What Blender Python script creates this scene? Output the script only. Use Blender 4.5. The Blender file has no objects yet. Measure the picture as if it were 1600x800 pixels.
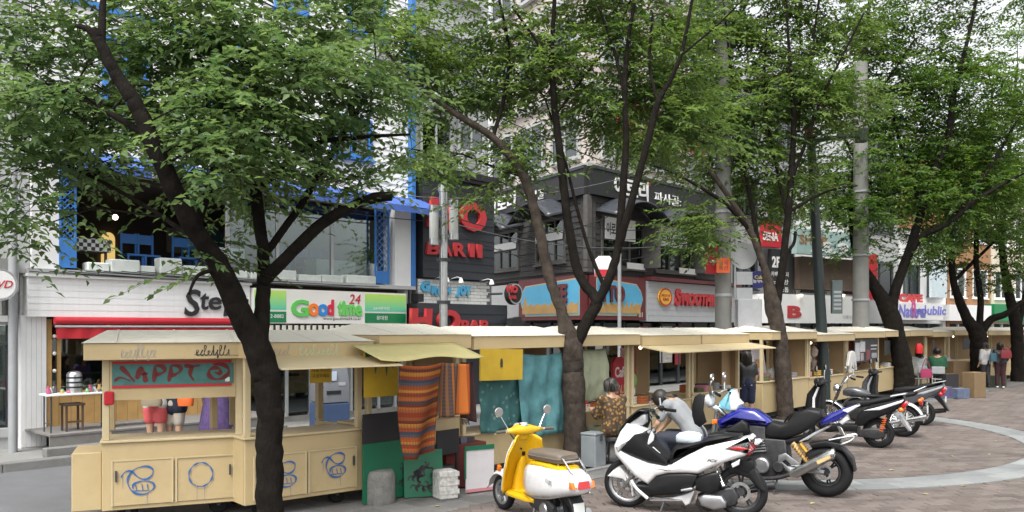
import bpy, bmesh, math, random
import numpy as np
from mathutils import Vector, Matrix, noise

random.seed(7); RNG = np.random.default_rng(7)
SC = bpy.context.scene; COL = SC.collection; R = math.radians
F = 1289.0; H = 2.15; HZ = 512.0          # focal length in photo pixels, eye height, horizon row

# ---------------------------------------------------------------- camera, sky, sun, exposure
cd = bpy.data.cameras.new('camera'); cam = bpy.data.objects.new('camera', cd); COL.objects.link(cam)
cam.location = (0, 0, H); cam.rotation_euler = (R(90), 0, 0)
cd.sensor_width = 36; cd.lens = 29.0; cd.shift_y = (HZ-400)/1600; cd.clip_end = 3000; cd.clip_start = .1
SC.camera = cam
world = bpy.data.worlds.new('World'); SC.world = world; world.use_nodes = True
wn = world.node_tree.nodes; wl = world.node_tree.links
bgn = wn['Background']; sky = wn.new('ShaderNodeTexSky'); sky.sky_type = 'NISHITA'; sky.sun_disc = False
SUN_EL, SUN_AZ = 58.0, 200.0               # overcast: high, soft, from behind the camera
sky.sun_elevation = R(SUN_EL); sky.sun_rotation = R(SUN_AZ); sky.dust_density = 4.0; sky.air_density = 1.0; sky.ozone_density = 1.0
hsv = wn.new('ShaderNodeHueSaturation'); hsv.inputs['Saturation'].default_value = .12; hsv.inputs['Value'].default_value = 1.0
wl.new(sky.outputs[0], hsv.inputs['Color']); wl.new(hsv.outputs[0], bgn.inputs[0]); bgn.inputs[1].default_value = .15
sd = bpy.data.lights.new('sun', 'SUN'); sun = bpy.data.objects.new('sun', sd); COL.objects.link(sun)
sd.energy = 1.3; sd.angle = R(25); sd.color = (1, .97, .92)
az = R(SUN_AZ); sdir = Vector((math.sin(az)*math.cos(R(SUN_EL)), math.cos(az)*math.cos(R(SUN_EL)), math.sin(R(SUN_EL))))
sun.rotation_euler = sdir.to_track_quat('Z', 'Y').to_euler()
SC.view_settings.view_transform = 'Standard'; SC.view_settings.look = 'None'; SC.view_settings.gamma = 1
SC.view_settings.exposure = 1.15
SC.render.engine = 'CYCLES'
SC.cycles.max_bounces = 8; SC.cycles.diffuse_bounces = 4; SC.cycles.transmission_bounces = 8; SC.cycles.transparent_max_bounces = 12

# ---------------------------------------------------------------- pixel helpers (photo is 1600 x 800)
def W(px, py, Y): return Vector(((px-800)/F*Y, Y, H+(HZ-py)/F*Y))
def GP(px, py, z=0):
    Y = F*(H-z)/(py-HZ); return Vector(((px-800)/F*Y, Y, z))

# ---------------------------------------------------------------- materials
MATS = {}
def mat(name, col=(.5,.5,.5), rough=.6, var=.12, scale=6.0, bump=0.0, bscale=None, metal=0.0, coat=0.0, dirt=0.0, spec=.5, alpha=1, emit=None, estr=0, streak=0):
    if name in MATS: return MATS[name]
    m = bpy.data.materials.new(name); m.use_nodes = True; MATS[name] = m
    nt = m.node_tree; N = nt.nodes; L = nt.links; b = N['Principled BSDF']
    b.inputs['Roughness'].default_value = rough; b.inputs['Metallic'].default_value = metal
    b.inputs['Coat Weight'].default_value = coat; b.inputs['Coat Roughness'].default_value = .08
    b.inputs['Specular IOR Level'].default_value = spec
    c4 = (*col, 1); b.inputs['Base Color'].default_value = c4; m.diffuse_color = c4
    tc = N.new('ShaderNodeTexCoord')
    if var or dirt or streak:
        nz = N.new('ShaderNodeTexNoise'); nz.inputs['Scale'].default_value = scale; nz.inputs['Detail'].default_value = 5; nz.inputs['Roughness'].default_value = .65
        L.new(tc.outputs['Object'], nz.inputs['Vector'])
        mr = N.new('ShaderNodeMapRange'); mr.inputs[1].default_value = .3; mr.inputs[2].default_value = .7
        mr.inputs[3].default_value = 1-var; mr.inputs[4].default_value = 1+var*.6
        L.new(nz.outputs[0], mr.inputs[0])
        mx = N.new('ShaderNodeVectorMath'); mx.operation = 'SCALE'; mx.inputs[0].default_value = col
        L.new(mr.outputs[0], mx.inputs['Scale']); out = mx.outputs[0]
        if dirt or streak:
            n2 = N.new('ShaderNodeTexNoise'); n2.inputs['Scale'].default_value = 2.2; n2.inputs['Detail'].default_value = 8; n2.inputs['Roughness'].default_value = .75
            if streak:
                mp = N.new('ShaderNodeMapping'); mp.inputs['Scale'].default_value = (5, 5, .35); L.new(tc.outputs['Object'], mp.inputs[0]); L.new(mp.outputs[0], n2.inputs['Vector'])
            else: L.new(tc.outputs['Object'], n2.inputs['Vector'])
            m2 = N.new('ShaderNodeMapRange'); m2.inputs[1].default_value = .5; m2.inputs[2].default_value = .78; m2.inputs[4].default_value = max(dirt, streak)
            L.new(n2.outputs[0], m2.inputs[0])
            mm = N.new('ShaderNodeMix'); mm.data_type = 'RGBA'; mm.inputs[7].default_value = (col[0]*.32+.01, col[1]*.3+.01, col[2]*.27+.01, 1)
            L.new(m2.outputs[0], mm.inputs[0]); L.new(out, mm.inputs[6]); out = mm.outputs[2]
        L.new(out, b.inputs['Base Color'])
        rr = N.new('ShaderNodeMapRange'); rr.inputs[1].default_value = .3; rr.inputs[2].default_value = .7; rr.inputs[3].default_value = max(0, rough-.08); rr.inputs[4].default_value = min(1, rough+.12)
        L.new(nz.outputs[0], rr.inputs[0]); L.new(rr.outputs[0], b.inputs['Roughness'])
    if bump:
        nb = N.new('ShaderNodeTexNoise'); nb.inputs['Scale'].default_value = bscale or scale*6; nb.inputs['Detail'].default_value = 4
        L.new(tc.outputs['Object'], nb.inputs['Vector'])
        bp = N.new('ShaderNodeBump'); bp.inputs['Strength'].default_value = bump; bp.inputs['Distance'].default_value = .02
        L.new(nb.outputs[0], bp.inputs['Height']); L.new(bp.outputs[0], b.inputs['Normal'])
    if emit:
        b.inputs['Emission Color'].default_value = (*emit, 1); b.inputs['Emission Strength'].default_value = estr
    return m

def glass(name, tint=(.8,.86,.85), rough=.02, mixf=.82):
    if name in MATS: return MATS[name]
    m = bpy.data.materials.new(name); m.use_nodes = True; MATS[name] = m
    nt = m.node_tree; N = nt.nodes; L = nt.links; N.remove(N['Principled BSDF'])
    tr = N.new('ShaderNodeBsdfTransparent'); tr.inputs[0].default_value = (*tint, 1)
    gl = N.new('ShaderNodeBsdfGlossy'); gl.inputs['Roughness'].default_value = rough; gl.inputs[0].default_value = (.9,.95,.95,1)
    fr = N.new('ShaderNodeFresnel'); fr.inputs[0].default_value = 1.5
    ad = N.new('ShaderNodeMath'); ad.operation = 'ADD'; ad.inputs[1].default_value = (1-mixf)*.4; L.new(fr.outputs[0], ad.inputs[0])
    mx = N.new('ShaderNodeMixShader'); L.new(ad.outputs[0], mx.inputs[0]); L.new(tr.outputs[0], mx.inputs[1]); L.new(gl.outputs[0], mx.inputs[2])
    L.new(mx.outputs[0], N['Material Output'].inputs[0]); return m

def banded(name, axis, period, stops, rough=.9, motif=None, bump=.15, distort=.01):
    """cloth woven in bands: stops = [(pos, colour)...] repeating along an object axis"""
    if name in MATS: return MATS[name]
    m = bpy.data.materials.new(name); m.use_nodes = True; MATS[name] = m
    N = m.node_tree.nodes; L = m.node_tree.links; b = N['Principled BSDF']; b.inputs['Roughness'].default_value = rough; b.inputs['Specular IOR Level'].default_value = .15
    tc = N.new('ShaderNodeTexCoord'); sp = N.new('ShaderNodeSeparateXYZ'); L.new(tc.outputs['UV'], sp.inputs[0])
    a = N.new('ShaderNodeMath'); a.operation = 'MULTIPLY'; a.inputs[1].default_value = 1/period; L.new(sp.outputs[axis], a.inputs[0])
    fr = N.new('ShaderNodeMath'); fr.operation = 'FRACT'; L.new(a.outputs[0], fr.inputs[0])
    cr = N.new('ShaderNodeValToRGB'); cr.color_ramp.interpolation = 'CONSTANT'; L.new(fr.outputs[0], cr.inputs[0])
    e = cr.color_ramp.elements
    while len(e) < len(stops): e.new(.5)
    for i, (p, c) in enumerate(stops): e[i].position = p; e[i].color = (*c, 1)
    out = cr.outputs[0]
    if motif:
        w = N.new('ShaderNodeTexChecker'); w.inputs['Scale'].default_value = motif[0]; mp = N.new('ShaderNodeMapping'); mp.inputs['Scale'].default_value = motif[2]; mp.inputs['Rotation'].default_value = (0,0,R(45))
        L.new(tc.outputs['UV'], mp.inputs[0]); L.new(mp.outputs[0], w.inputs[0])
        w2 = N.new('ShaderNodeMath'); w2.operation = 'MULTIPLY'; w2.inputs[1].default_value = motif[3]; L.new(w.outputs[1], w2.inputs[0])
        mx = N.new('ShaderNodeMix'); mx.data_type = 'RGBA'; L.new(w2.outputs[0], mx.inputs[0]); L.new(out, mx.inputs[6]); mx.inputs[7].default_value = (*motif[1], 1); out = mx.outputs[2]
    nz = N.new('ShaderNodeTexNoise'); nz.inputs['Scale'].default_value = 120; L.new(tc.outputs['UV'], nz.inputs[0])
    mr = N.new('ShaderNodeMapRange'); mr.inputs[3].default_value = .7; mr.inputs[4].default_value = 1.25; L.new(nz.outputs[0], mr.inputs[0])
    vm = N.new('ShaderNodeVectorMath'); vm.operation = 'SCALE'; L.new(out, vm.inputs[0]); L.new(mr.outputs[0], vm.inputs['Scale'])
    L.new(vm.outputs[0], b.inputs['Base Color'])
    bp = N.new('ShaderNodeBump'); bp.inputs['Strength'].default_value = bump; bp.inputs['Distance'].default_value = .005; L.new(nz.outputs[0], bp.inputs['Height']); L.new(bp.outputs[0], b.inputs['Normal'])
    return m

# ---------------------------------------------------------------- mesh builder
class MB:
    def __init__(s): s.v = []; s.f = []; s.uv = None
    def add(s, vs, fs):
        o = len(s.v); s.v += [tuple(p) for p in vs]; s.f += [tuple(i+o for i in f) for f in fs]; return s
    def box(s, x0, x1, y0, y1, z0, z1, M=None):
        vs = [(x,y,z) for z in (z0,z1) for y in (y0,y1) for x in (x0,x1)]
        if M is not None: vs = [M @ Vector(p) for p in vs]
        return s.add(vs, [(0,2,3,1),(4,5,7,6),(0,1,5,4),(2,6,7,3),(0,4,6,2),(1,3,7,5)])
    def hexa(s, b, t):      # 4 bottom + 4 top corners, ccw from above
        return s.add(list(b)+list(t), [(3,2,1,0),(4,5,6,7),(0,1,5,4),(1,2,6,5),(2,3,7,6),(3,0,4,7)])
    def tube(s, pts, rad, n=8, cap=True):
        pts = [Vector(p) for p in pts]
        if not hasattr(rad, '__len__'): rad = [rad]*len(pts)
        o = len(s.v); ref = None
        for i, p in enumerate(pts):
            d = (pts[min(i+1,len(pts)-1)]-pts[max(i-1,0)]).normalized()
            if ref is None: ref = d.orthogonal().normalized()
            ref = (ref - d*ref.dot(d))
            ref = ref.normalized() if ref.length > 1e-6 else d.orthogonal().normalized()
            bn = d.cross(ref)
            for k in range(n):
                a = 2*math.pi*k/n; s.v.append(tuple(p + (ref*math.cos(a)+bn*math.sin(a))*rad[i]))
        for i in range(len(pts)-1):
            for k in range(n):
                k2 = (k+1) % n; s.f.append((o+i*n+k, o+i*n+k2, o+(i+1)*n+k2, o+(i+1)*n+k))
        if cap: s.f.append(tuple(o+k for k in range(n))[::-1]); s.f.append(tuple(o+(len(pts)-1)*n+k for k in range(n)))
        return s
    def lathe(s, prof, c=(0,0,0), axis='z', n=24, close=False):
        """prof = [(r, h)...] turned about an axis through c"""
        o = len(s.v); c = Vector(c)
        for r, h in prof:
            for k in range(n):
                a = 2*math.pi*k/n; x, y = r*math.cos(a), r*math.sin(a)
                p = {'z': (x,y,h), 'y': (x,h,-y), 'x': (h,x,y)}[axis]; s.v.append(tuple(c+Vector(p)))
        m = len(prof)
        for i in range(m if close else m-1):
            j = (i+1) % m
            for k in range(n):
                k2 = (k+1) % n; s.f.append((o+i*n+k, o+i*n+k2, o+j*n+k2, o+j*n+k))
        if not close:
            if prof[0][0] > 1e-6: s.f.append(tuple(o+k for k in range(n))[::-1])
            if prof[-1][0] > 1e-6: s.f.append(tuple(o+(m-1)*n+k for k in range(n)))
        return s
    def prism(s, poly, t0, t1, plane='xz'):
        """polygon in a plane, extruded along the third axis"""
        def P(a, b, t): return {'xz': (a,t,b), 'xy': (a,b,t), 'yz': (t,a,b)}[plane]
        n = len(poly); vs = [P(a,b,t0) for a,b in poly]+[P(a,b,t1) for a,b in poly]
        return s.add(vs, [tuple(range(n)), tuple(range(n,2*n))[::-1]]+[(i, n+i, n+(i+1)%n, (i+1)%n) for i in range(n)])
    def rings(s, rs, cap=True, closed=True):
        n = len(rs[0]); o = len(s.v)
        for r in rs: s.v += [tuple(p) for p in r]
        for i in range(len(rs)-1):
            for k in range(n if closed else n-1):
                k2 = (k+1) % n; s.f.append((o+i*n+k, o+i*n+k2, o+(i+1)*n+k2, o+(i+1)*n+k))
        if cap and closed: s.f.append(tuple(o+k for k in range(n))[::-1]); s.f.append(tuple(o+(len(rs)-1)*n+k for k in range(n)))
        return s
    def loft(s, secs, n=16, axis='x'):
        """secs = [(t, a, b, ha, hb, e)]: superellipse sections; axis x: (x, y, z, half y, half z, e)"""
        rs = []
        for t, a, b, ha, hb, e in secs:
            r = []
            for k in range(n):
                q = 2*math.pi*(k+.5)/n; c, d = math.cos(q), math.sin(q)
                u = a+ha*math.copysign(abs(c)**(2/e), c); w = b+hb*math.copysign(abs(d)**(2/e), d)
                r.append({'x': (t,u,w), 'y': (u,t,w), 'z': (u,w,t)}[axis])
            rs.append(r)
        return s.rings(rs)
    def pillow(s, prof, y0, w, inset=.03, steps=3):
        """side outline (x, z) given a thickness 2w about y0 with rounded-off rims"""
        P = [Vector((a,b)) for a,b in prof]; n = len(P)
        area = sum(P[i].x*P[(i+1)%n].y-P[(i+1)%n].x*P[i].y for i in range(n))
        if area < 0: P = P[::-1]
        nr = []
        for i in range(n):
            d = (P[(i+1)%n]-P[i-1]); d = d.normalized() if d.length else Vector((1,0)); nr.append(Vector((-d.y, d.x)))
        rs = []
        ang = [math.pi/2*i/steps for i in range(steps+1)]
        for a in ang: rs.append([(p.x+q.x*inset*(1-math.sin(a)), y0-w+min(inset,w)*(1-math.cos(a)), p.y+q.y*inset*(1-math.sin(a))) for p, q in zip(P, nr)])
        for a in ang[::-1]: rs.append([(p.x+q.x*inset*(1-math.sin(a)), y0+w-min(inset,w)*(1-math.cos(a)), p.y+q.y*inset*(1-math.sin(a))) for p, q in zip(P, nr)])
        return s.rings(rs)
    def ball(s, c, r, n=12, sc=(1,1,1)):
        o = len(s.v); c = Vector(c); m = n//2
        for i in range(1, m):
            t = math.pi*i/m
            for k in range(n):
                a = 2*math.pi*k/n; s.v.append((c.x+r*sc[0]*math.sin(t)*math.cos(a), c.y+r*sc[1]*math.sin(t)*math.sin(a), c.z+r*sc[2]*math.cos(t)))
        for i in range(m-2):
            for k in range(n):
                k2 = (k+1) % n; s.f.append((o+i*n+k, o+(i+1)*n+k, o+(i+1)*n+k2, o+i*n+k2))
        t = len(s.v); s.v += [(c.x,c.y,c.z+r*sc[2]), (c.x,c.y,c.z-r*sc[2])]
        for k in range(n):
            k2 = (k+1) % n; s.f.append((t, o+k, o+k2)); s.f.append((t+1, o+(m-2)*n+k2, o+(m-2)*n+k))
        return s
    def ribbon(s, pts, w, nrm):
        """a flat painted stroke of width w lying on a surface with normal nrm"""
        pts = [Vector(p) for p in pts]; nrm = Vector(nrm); o = len(s.v)
        for i, p in enumerate(pts):
            d = (pts[min(i+1,len(pts)-1)]-pts[max(i-1,0)]); d = d.normalized() if d.length else Vector((1,0,0))
            q = d.cross(nrm).normalized()*w/2*(.78+.34*math.sin(i*.45+len(pts)))*(.45 if i in (0,len(pts)-1) and len(pts) > 6 else 1); s.v += [tuple(p-q), tuple(p+q)]
        s.f += [(o+2*i, o+2*i+1, o+2*i+3, o+2*i+2) for i in range(len(pts)-1)]; return s
    def grid(s, fn, nu, nv, thick=0.0):
        """fn(u, v) -> point; a sheet with uv coordinates"""
        o = len(s.v); g = [[Vector(fn(i/nu, j/nv)) for i in range(nu+1)] for j in range(nv+1)]
        s.v += [tuple(p) for r in g for p in r]
        if s.uv is None: s.uv = {}
        for j in range(nv+1):
            for i in range(nu+1): s.uv[o+j*(nu+1)+i] = (i/nu, j/nv)
        s.f += [(o+j*(nu+1)+i, o+j*(nu+1)+i+1, o+(j+1)*(nu+1)+i+1, o+(j+1)*(nu+1)+i) for j in range(nv) for i in range(nu)]
        return s
    def mesh(s, name, m=None, smooth=False, sharp=40):
        me = bpy.data.meshes.new(name); me.from_pydata(s.v, [], s.f); 
        if s.uv is not None:
            ul = me.uv_layers.new(name='UVMap')
            for lp in me.loops: ul.data[lp.index].uv = s.uv.get(lp.vertex_index, (0,0))
        if m: me.materials.append(m)
        me.update()
        bm = bmesh.new(); bm.from_mesh(me); bmesh.ops.recalc_face_normals(bm, faces=bm.faces); bm.to_mesh(me); bm.free()
        if smooth:
            me.polygons.foreach_set('use_smooth', [True]*len(me.polygons))
            if sharp: me.set_sharp_from_angle(angle=R(sharp))
        return me
    def build(s, name, m=None, parent=None, smooth=False, bevel=0, seg=2, sub=0, solid=0, sharp=40, label=None):
        me = s.mesh(name, m, smooth, sharp); o = bpy.data.objects.new(name, me); COL.objects.link(o)
        if parent is not None: o.parent = parent
        if solid: md = o.modifiers.new('thick', 'SOLIDIFY'); md.thickness = solid; md.offset = 0
        if bevel: md = o.modifiers.new('bevel', 'BEVEL'); md.width = bevel; md.segments = seg; md.limit_method = 'ANGLE'; md.angle_limit = R(35)
        if sub: md = o.modifiers.new('sub', 'SUBSURF'); md.levels = sub; md.render_levels = sub
        if label: o['label'] = label
        return o

def bx(name, x0, x1, y0, y1, z0, z1, m, parent=None, bevel=0, M=None, label=None):
    return MB().box(x0,x1,y0,y1,z0,z1,M).build(name, m, parent, bevel=bevel, seg=1, label=label)
def tag(o, label=None, cat=None, group=None, kind=None):
    if label: o['label'] = label
    if cat: o['category'] = cat
    if group: o['group'] = group
    if kind: o['kind'] = kind
    return o
def thing(name, label, cat, loc=(0,0,0), rotz=0, group=None):
    o = bpy.data.objects.new(name, None); COL.objects.link(o); o.empty_display_size = .1
    o.location = loc; o.rotation_euler = (0,0,rotz); return tag(o, label, cat, group)
def share(name, me, parent=None, M=None, loc=None):
    o = bpy.data.objects.new(name, me); COL.objects.link(o)
    if parent is not None: o.parent = parent
    if M is not None: o.matrix_local = M
    elif loc is not None: o.location = loc
    return o
def kids(o): return [c for c in bpy.data.objects if c.parent == o]
def copy_tree(o, parent=None):
    c = o.copy(); COL.objects.link(c); c.parent = parent
    for ch in kids(o): copy_tree(ch, c)
    return c

FONT = None
def text(body, x, z, w, h, y, m, parent, depth=.02, name='lettering', bold=0.0, shear=0.0, cut=True, rot=0.0, plane='xz'):
    """flat or raised lettering filling the box w x h with its lower left corner at (x, z), facing -y"""
    c = bpy.data.curves.new('txt', 'FONT'); c.body = body; c.size = 1; c.offset = bold; c.shear = shear; c.resolution_u = 3
    c.extrude = .001
    t = bpy.data.objects.new('txt', c)
    me = bpy.data.meshes.new_from_object(t); bpy.data.objects.remove(t); bpy.data.curves.remove(c)
    n = len(me.vertices)
    if n == 0: return None
    co = np.empty(n*3, np.float32); me.vertices.foreach_get('co', co); co = co.reshape(-1,3)
    lo, hi = co.min(0), co.max(0); d = np.maximum(hi-lo, 1e-5); q = (co-lo)/d
    a, bb = q[:,0]*w, q[:,1]*h
    if rot: cs, sn = math.cos(rot), math.sin(rot); a, bb = a*cs-bb*sn, a*sn+bb*cs
    out = np.stack([x+a, y-depth*q[:,2], z+bb], 1)
    me.vertices.foreach_set('co', out.ravel().astype(np.float32)); me.name = name
    me.materials.clear(); me.materials.append(m); me.update()
    o = bpy.data.objects.new(name, me); COL.objects.link(o); o.parent = parent; return o

def spline(pts, n=8):
    """smooth curve through points (Catmull-Rom)"""
    P = [Vector(p) for p in pts]; out = []
    for i in range(len(P)-1):
        a, b, c, d = P[max(i-1,0)], P[i], P[i+1], P[min(i+2,len(P)-1)]
        for k in range(n):
            t = k/n; out.append(.5*((2*b)+(c-a)*t+(2*a-5*b+4*c-d)*t*t+(3*b-a-3*c+d)*t**3))
    out.append(P[-1]); return out
def arc(cx, cz, rx, rz, a0, a1, n=24, y=0): return [(cx+rx*math.cos(R(a0+(a1-a0)*i/n)), y, cz+rz*math.sin(R(a0+(a1-a0)*i/n))) for i in range(n+1)]

# street frame: x along the shop fronts, y into the buildings
UA = math.atan2(.735, .678); U = Vector((math.cos(UA), math.sin(UA), 0)); INTO = Vector((-math.sin(UA), math.cos(UA), 0)); O0 = Vector((-7.56, 15.0, 0))
def fs(px, d=0.0):
    k = (px-800)/F; o = O0+INTO*d; return (k*o.y-o.x)/(U.x-k*U.y)
def fz(px, py, d=0.0):
    Y = (O0+INTO*d+U*fs(px,d)).y; return H+(HZ-py)*Y/F
def S(s, d=0.0, z=0.0): return O0+U*s+INTO*d+Vector((0,0,z))

# ================================================================ the setting: ground, road, paving
M_ground = mat('dusty_ground', (.2,.19,.18), .95, .15, 1.5, .2, 30)
M_asph = mat('asphalt', (.14,.143,.15), .9, .16, 2.0, .35, 160, dirt=.25)
M_conc = mat('concrete', (.25,.25,.24), .9, .14, 3.0, .2, 60, dirt=.35)
M_sand = mat('joint_sand', (.12,.105,.095), .95, .2, 20)
def tintmat(name, c0, c1, bump=.25, dirt=.35):
    m = bpy.data.materials.new(name); m.use_nodes = True; N = m.node_tree.nodes; L = m.node_tree.links; b = N['Principled BSDF']; b.inputs['Roughness'].default_value = .85
    at = N.new('ShaderNodeAttribute'); at.attribute_name = 'tint'
    mx = N.new('ShaderNodeMix'); mx.data_type = 'RGBA'; mx.inputs[6].default_value = (*c0,1); mx.inputs[7].default_value = (*c1,1); L.new(at.outputs['Fac'], mx.inputs[0])
    g = N.new('ShaderNodeNewGeometry'); nz = N.new('ShaderNodeTexNoise'); nz.inputs['Scale'].default_value = .9; nz.inputs['Detail'].default_value = 9; nz.inputs['Roughness'].default_value = .72; L.new(g.outputs['Position'], nz.inputs['Vector'])
    mr = N.new('ShaderNodeMapRange'); mr.inputs[1].default_value = .35; mr.inputs[2].default_value = .72; mr.inputs[3].default_value = 1.12; mr.inputs[4].default_value = 1-dirt; L.new(nz.outputs[0], mr.inputs[0])
    vm = N.new('ShaderNodeVectorMath'); vm.operation = 'SCALE'; L.new(mx.outputs[2], vm.inputs[0]); L.new(mr.outputs[0], vm.inputs['Scale']); L.new(vm.outputs[0], b.inputs['Base Color'])
    n2 = N.new('ShaderNodeTexNoise'); n2.inputs['Scale'].default_value = 70; L.new(g.outputs['Position'], n2.inputs['Vector'])
    bp = N.new('ShaderNodeBump'); bp.inputs['Strength'].default_value = bump; bp.inputs['Distance'].default_value = .01; L.new(n2.outputs[0], bp.inputs['Height']); L.new(bp.outputs[0], b.inputs['Normal'])
    return m
M_brick = tintmat('red_paver', (.112,.09,.08), (.168,.14,.126))
M_granite = tintmat('granite_slab', (.175,.184,.184), (.24,.25,.246), .15, .3)
M_flag = tintmat('grey_flagstone', (.13,.127,.122), (.185,.18,.172), .2, .4)

def sheet(name, pts, z, m, kind='structure'):
    o = MB().add([(p[0],p[1],z) for p in pts], [tuple(range(len(pts)))]).build(name, m); return tag(o, kind=kind)
sheet('ground', [(-500,-200),(500,-200),(500,900),(-500,900)], -.06, M_ground)
def SP(s, d): p = S(s, d); return (p.x, p.y)
tag(sheet('road', [SP(-40,-6.2), SP(60,-6.2), SP(60,-1.78), SP(-40,-1.78)], -.02, M_asph), 'grey asphalt lane between the stalls and the shops')
plaza = sheet('plaza', [SP(-40,-60), SP(90,-60), SP(90,-6.2), SP(-40,-6.2)], -.014, M_sand)
plaza['label'] = 'red brick plaza paving in front of the stalls'

def piece(poly, z0, z1, ch, tint):
    """a paving piece: top face a little smaller than its foot (worn arris)"""
    n = len(poly); c = (sum(p[0] for p in poly)/n, sum(p[1] for p in poly)/n)
    def sh(k): return [(c[0]+(p[0]-c[0])*(1-k/max(.05, math.hypot(p[0]-c[0], p[1]-c[1]))), c[1]+(p[1]-c[1])*(1-k/max(.05, math.hypot(p[0]-c[0], p[1]-c[1])))) for p in poly]
    vs = [(x,y,z0) for x,y in poly]+[(x,y,z1-ch) for x,y in poly]+[(x,y,z1) for x,y in sh(ch*1.6)]
    fs_ = [(i, (i+1)%n, n+(i+1)%n, n+i) for i in range(n)]+[(n+i, n+(i+1)%n, 2*n+(i+1)%n, 2*n+i) for i in range(n)]+[tuple(range(2*n,3*n))]
    return vs, fs_
def tinted(name, items, m, parent, kind=None):
    """items = [(verts, faces, tint)] joined"""
    v = []; f = []; t = []
    for a, b, c in items:
        o = len(v); v += a; f += [tuple(i+o for i in q) for q in b]; t += [c]*len(b)
    me = bpy.data.meshes.new(name); me.from_pydata(v, [], f); me.materials.append(m)
    at = me.attributes.new('tint', 'FLOAT', 'FACE'); at.data.foreach_set('value', t); me.update()
    o = share(name, me, parent)
    if kind: o['kind'] = kind
    return o
RC = Vector((3.95, 17.6)); R0, R1 = 6.0, 6.66
def sd_of(x, y): p = Vector((x,y,0))-O0; return p.dot(U), p.dot(INTO)
def inview(x, y): return y > 8.9 and abs(x)/y < .66 and x/y > -.7
# brick pavers
pa = R(9); pc, ps = math.cos(pa), math.sin(pa); PW, PH = .30, .15
cells = []
for j in range(0, 125):
    for i in range(-45, 95):
        a = (i+(.5 if j % 2 else 0))*PW; b = 8.0+j*PH
        x, y = a*pc-b*ps+1.2, a*ps+b*pc
        if not (y > 7.2 and -.75 < x/y < 1.0): continue
        s_, d_ = sd_of(x, y)
        if d_ > -8.68: continue
        r = math.hypot(x-RC.x, y-RC.y)
        if R0-.09 < r < R1+.09: continue
        cells.append((0 if (inview(x, y) and y > 9.55) else 1, y, x))
cells.sort()
VAR = []
for k in range(8):
    vs, fs_ = piece([(-PW/2+.006,-PH/2+.006),(PW/2-.006,-PH/2+.006),(PW/2-.006,PH/2-.006),(-PW/2+.006,PH/2-.006)], -.04, 0, .007, 0)
    me = bpy.data.meshes.new('paver'); me.from_pydata(vs, [], fs_); me.materials.append(M_brick)
    at = me.attributes.new('tint', 'FLOAT', 'FACE'); at.data.foreach_set('value', [k/7]*len(fs_)); VAR.append((me, vs, fs_))
rest = []
for n, (_v, y, x) in enumerate(cells):
    z = random.uniform(-.004, .003); k = random.randrange(8); ra = pa+random.uniform(-.012,.012)
    if n < 280:
        o = share('paver', VAR[k][0], plaza, Matrix.Translation((x,y,z)) @ Matrix.Rotation(ra,4,'Z') @ Matrix.Rotation(random.uniform(-.012,.012),4,'X'))
    else:
        c, s_ = math.cos(ra), math.sin(ra)
        rest.append(([(x+p[0]*c-p[1]*s_, y+p[0]*s_+p[1]*c, z+p[2]) for p in VAR[k][1]], VAR[k][2], random.random()))
tinted('paver_field', rest, M_brick, plaza, 'stuff')
# curved granite band of slabs
band = MB()
for k in range(3): pass
cur = tag(thing('granite_band', 'pale granite band of slabs curving through the brick plaza', None), kind='structure')
NSEG = 66
for i in range(NSEG):
    a0, a1 = 2*math.pi*i/NSEG, 2*math.pi*(i+1)/NSEG
    for q, (ra, rb) in enumerate(((R0,6.33),(6.33,R1))):
        sh = (.5 if q else 0)*2*math.pi/NSEG; am = (a0+a1)/2+sh
        x, y = RC.x+6.3*math.cos(am), RC.y+6.3*math.sin(am)
        if not (y > 8.9 and -.1 < x/y < 1.0) or sd_of(x,y)[1] > -8.75: continue
        g = .005/ra
        poly = [(RC.x+rr*math.cos(t+sh), RC.y+rr*math.sin(t+sh)) for rr, t in ((ra+.005,a0+g),(rb-.005,a0+g),(rb-.005,(a0+a1)/2),(rb-.005,a1-g),(ra+.005,a1-g),(ra+.005,(a0+a1)/2))]
        vs, fs_ = piece(poly, -.04, .004+random.uniform(-.002,.003), .006, 0)
        tinted('slab', [(vs, fs_, random.random())], M_granite, cur)
# grey flagstones under and before the stalls
fl = tag(thing('stall_pavement', 'grey flagstone strip under the row of stalls', None), kind='structure')
items = []; big = []
FW = .42
for j in range(6):
    for i in range(-8, 110):
        s0 = i*FW+(.21 if j % 2 else 0); d0 = -8.62+j*.405
        p = S(s0+FW/2, d0+.2)
        if not (8 < p.y < 45): continue
        poly = [SP(s0+.006, d0+.006), SP(s0+FW-.006, d0+.006), SP(s0+FW-.006, d0+.399), SP(s0+.006, d0+.399)]
        vs, fs_ = piece(poly, -.04, random.uniform(-.003,.003), .006, 0)
        (big if (j < 4 and 3 < i < 62) else items).append((vs, fs_, random.random()))
for it in big: tinted('flagstone', [it], M_flag, fl)
tinted('flagstone_field', items, M_flag, fl, 'stuff')
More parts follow.
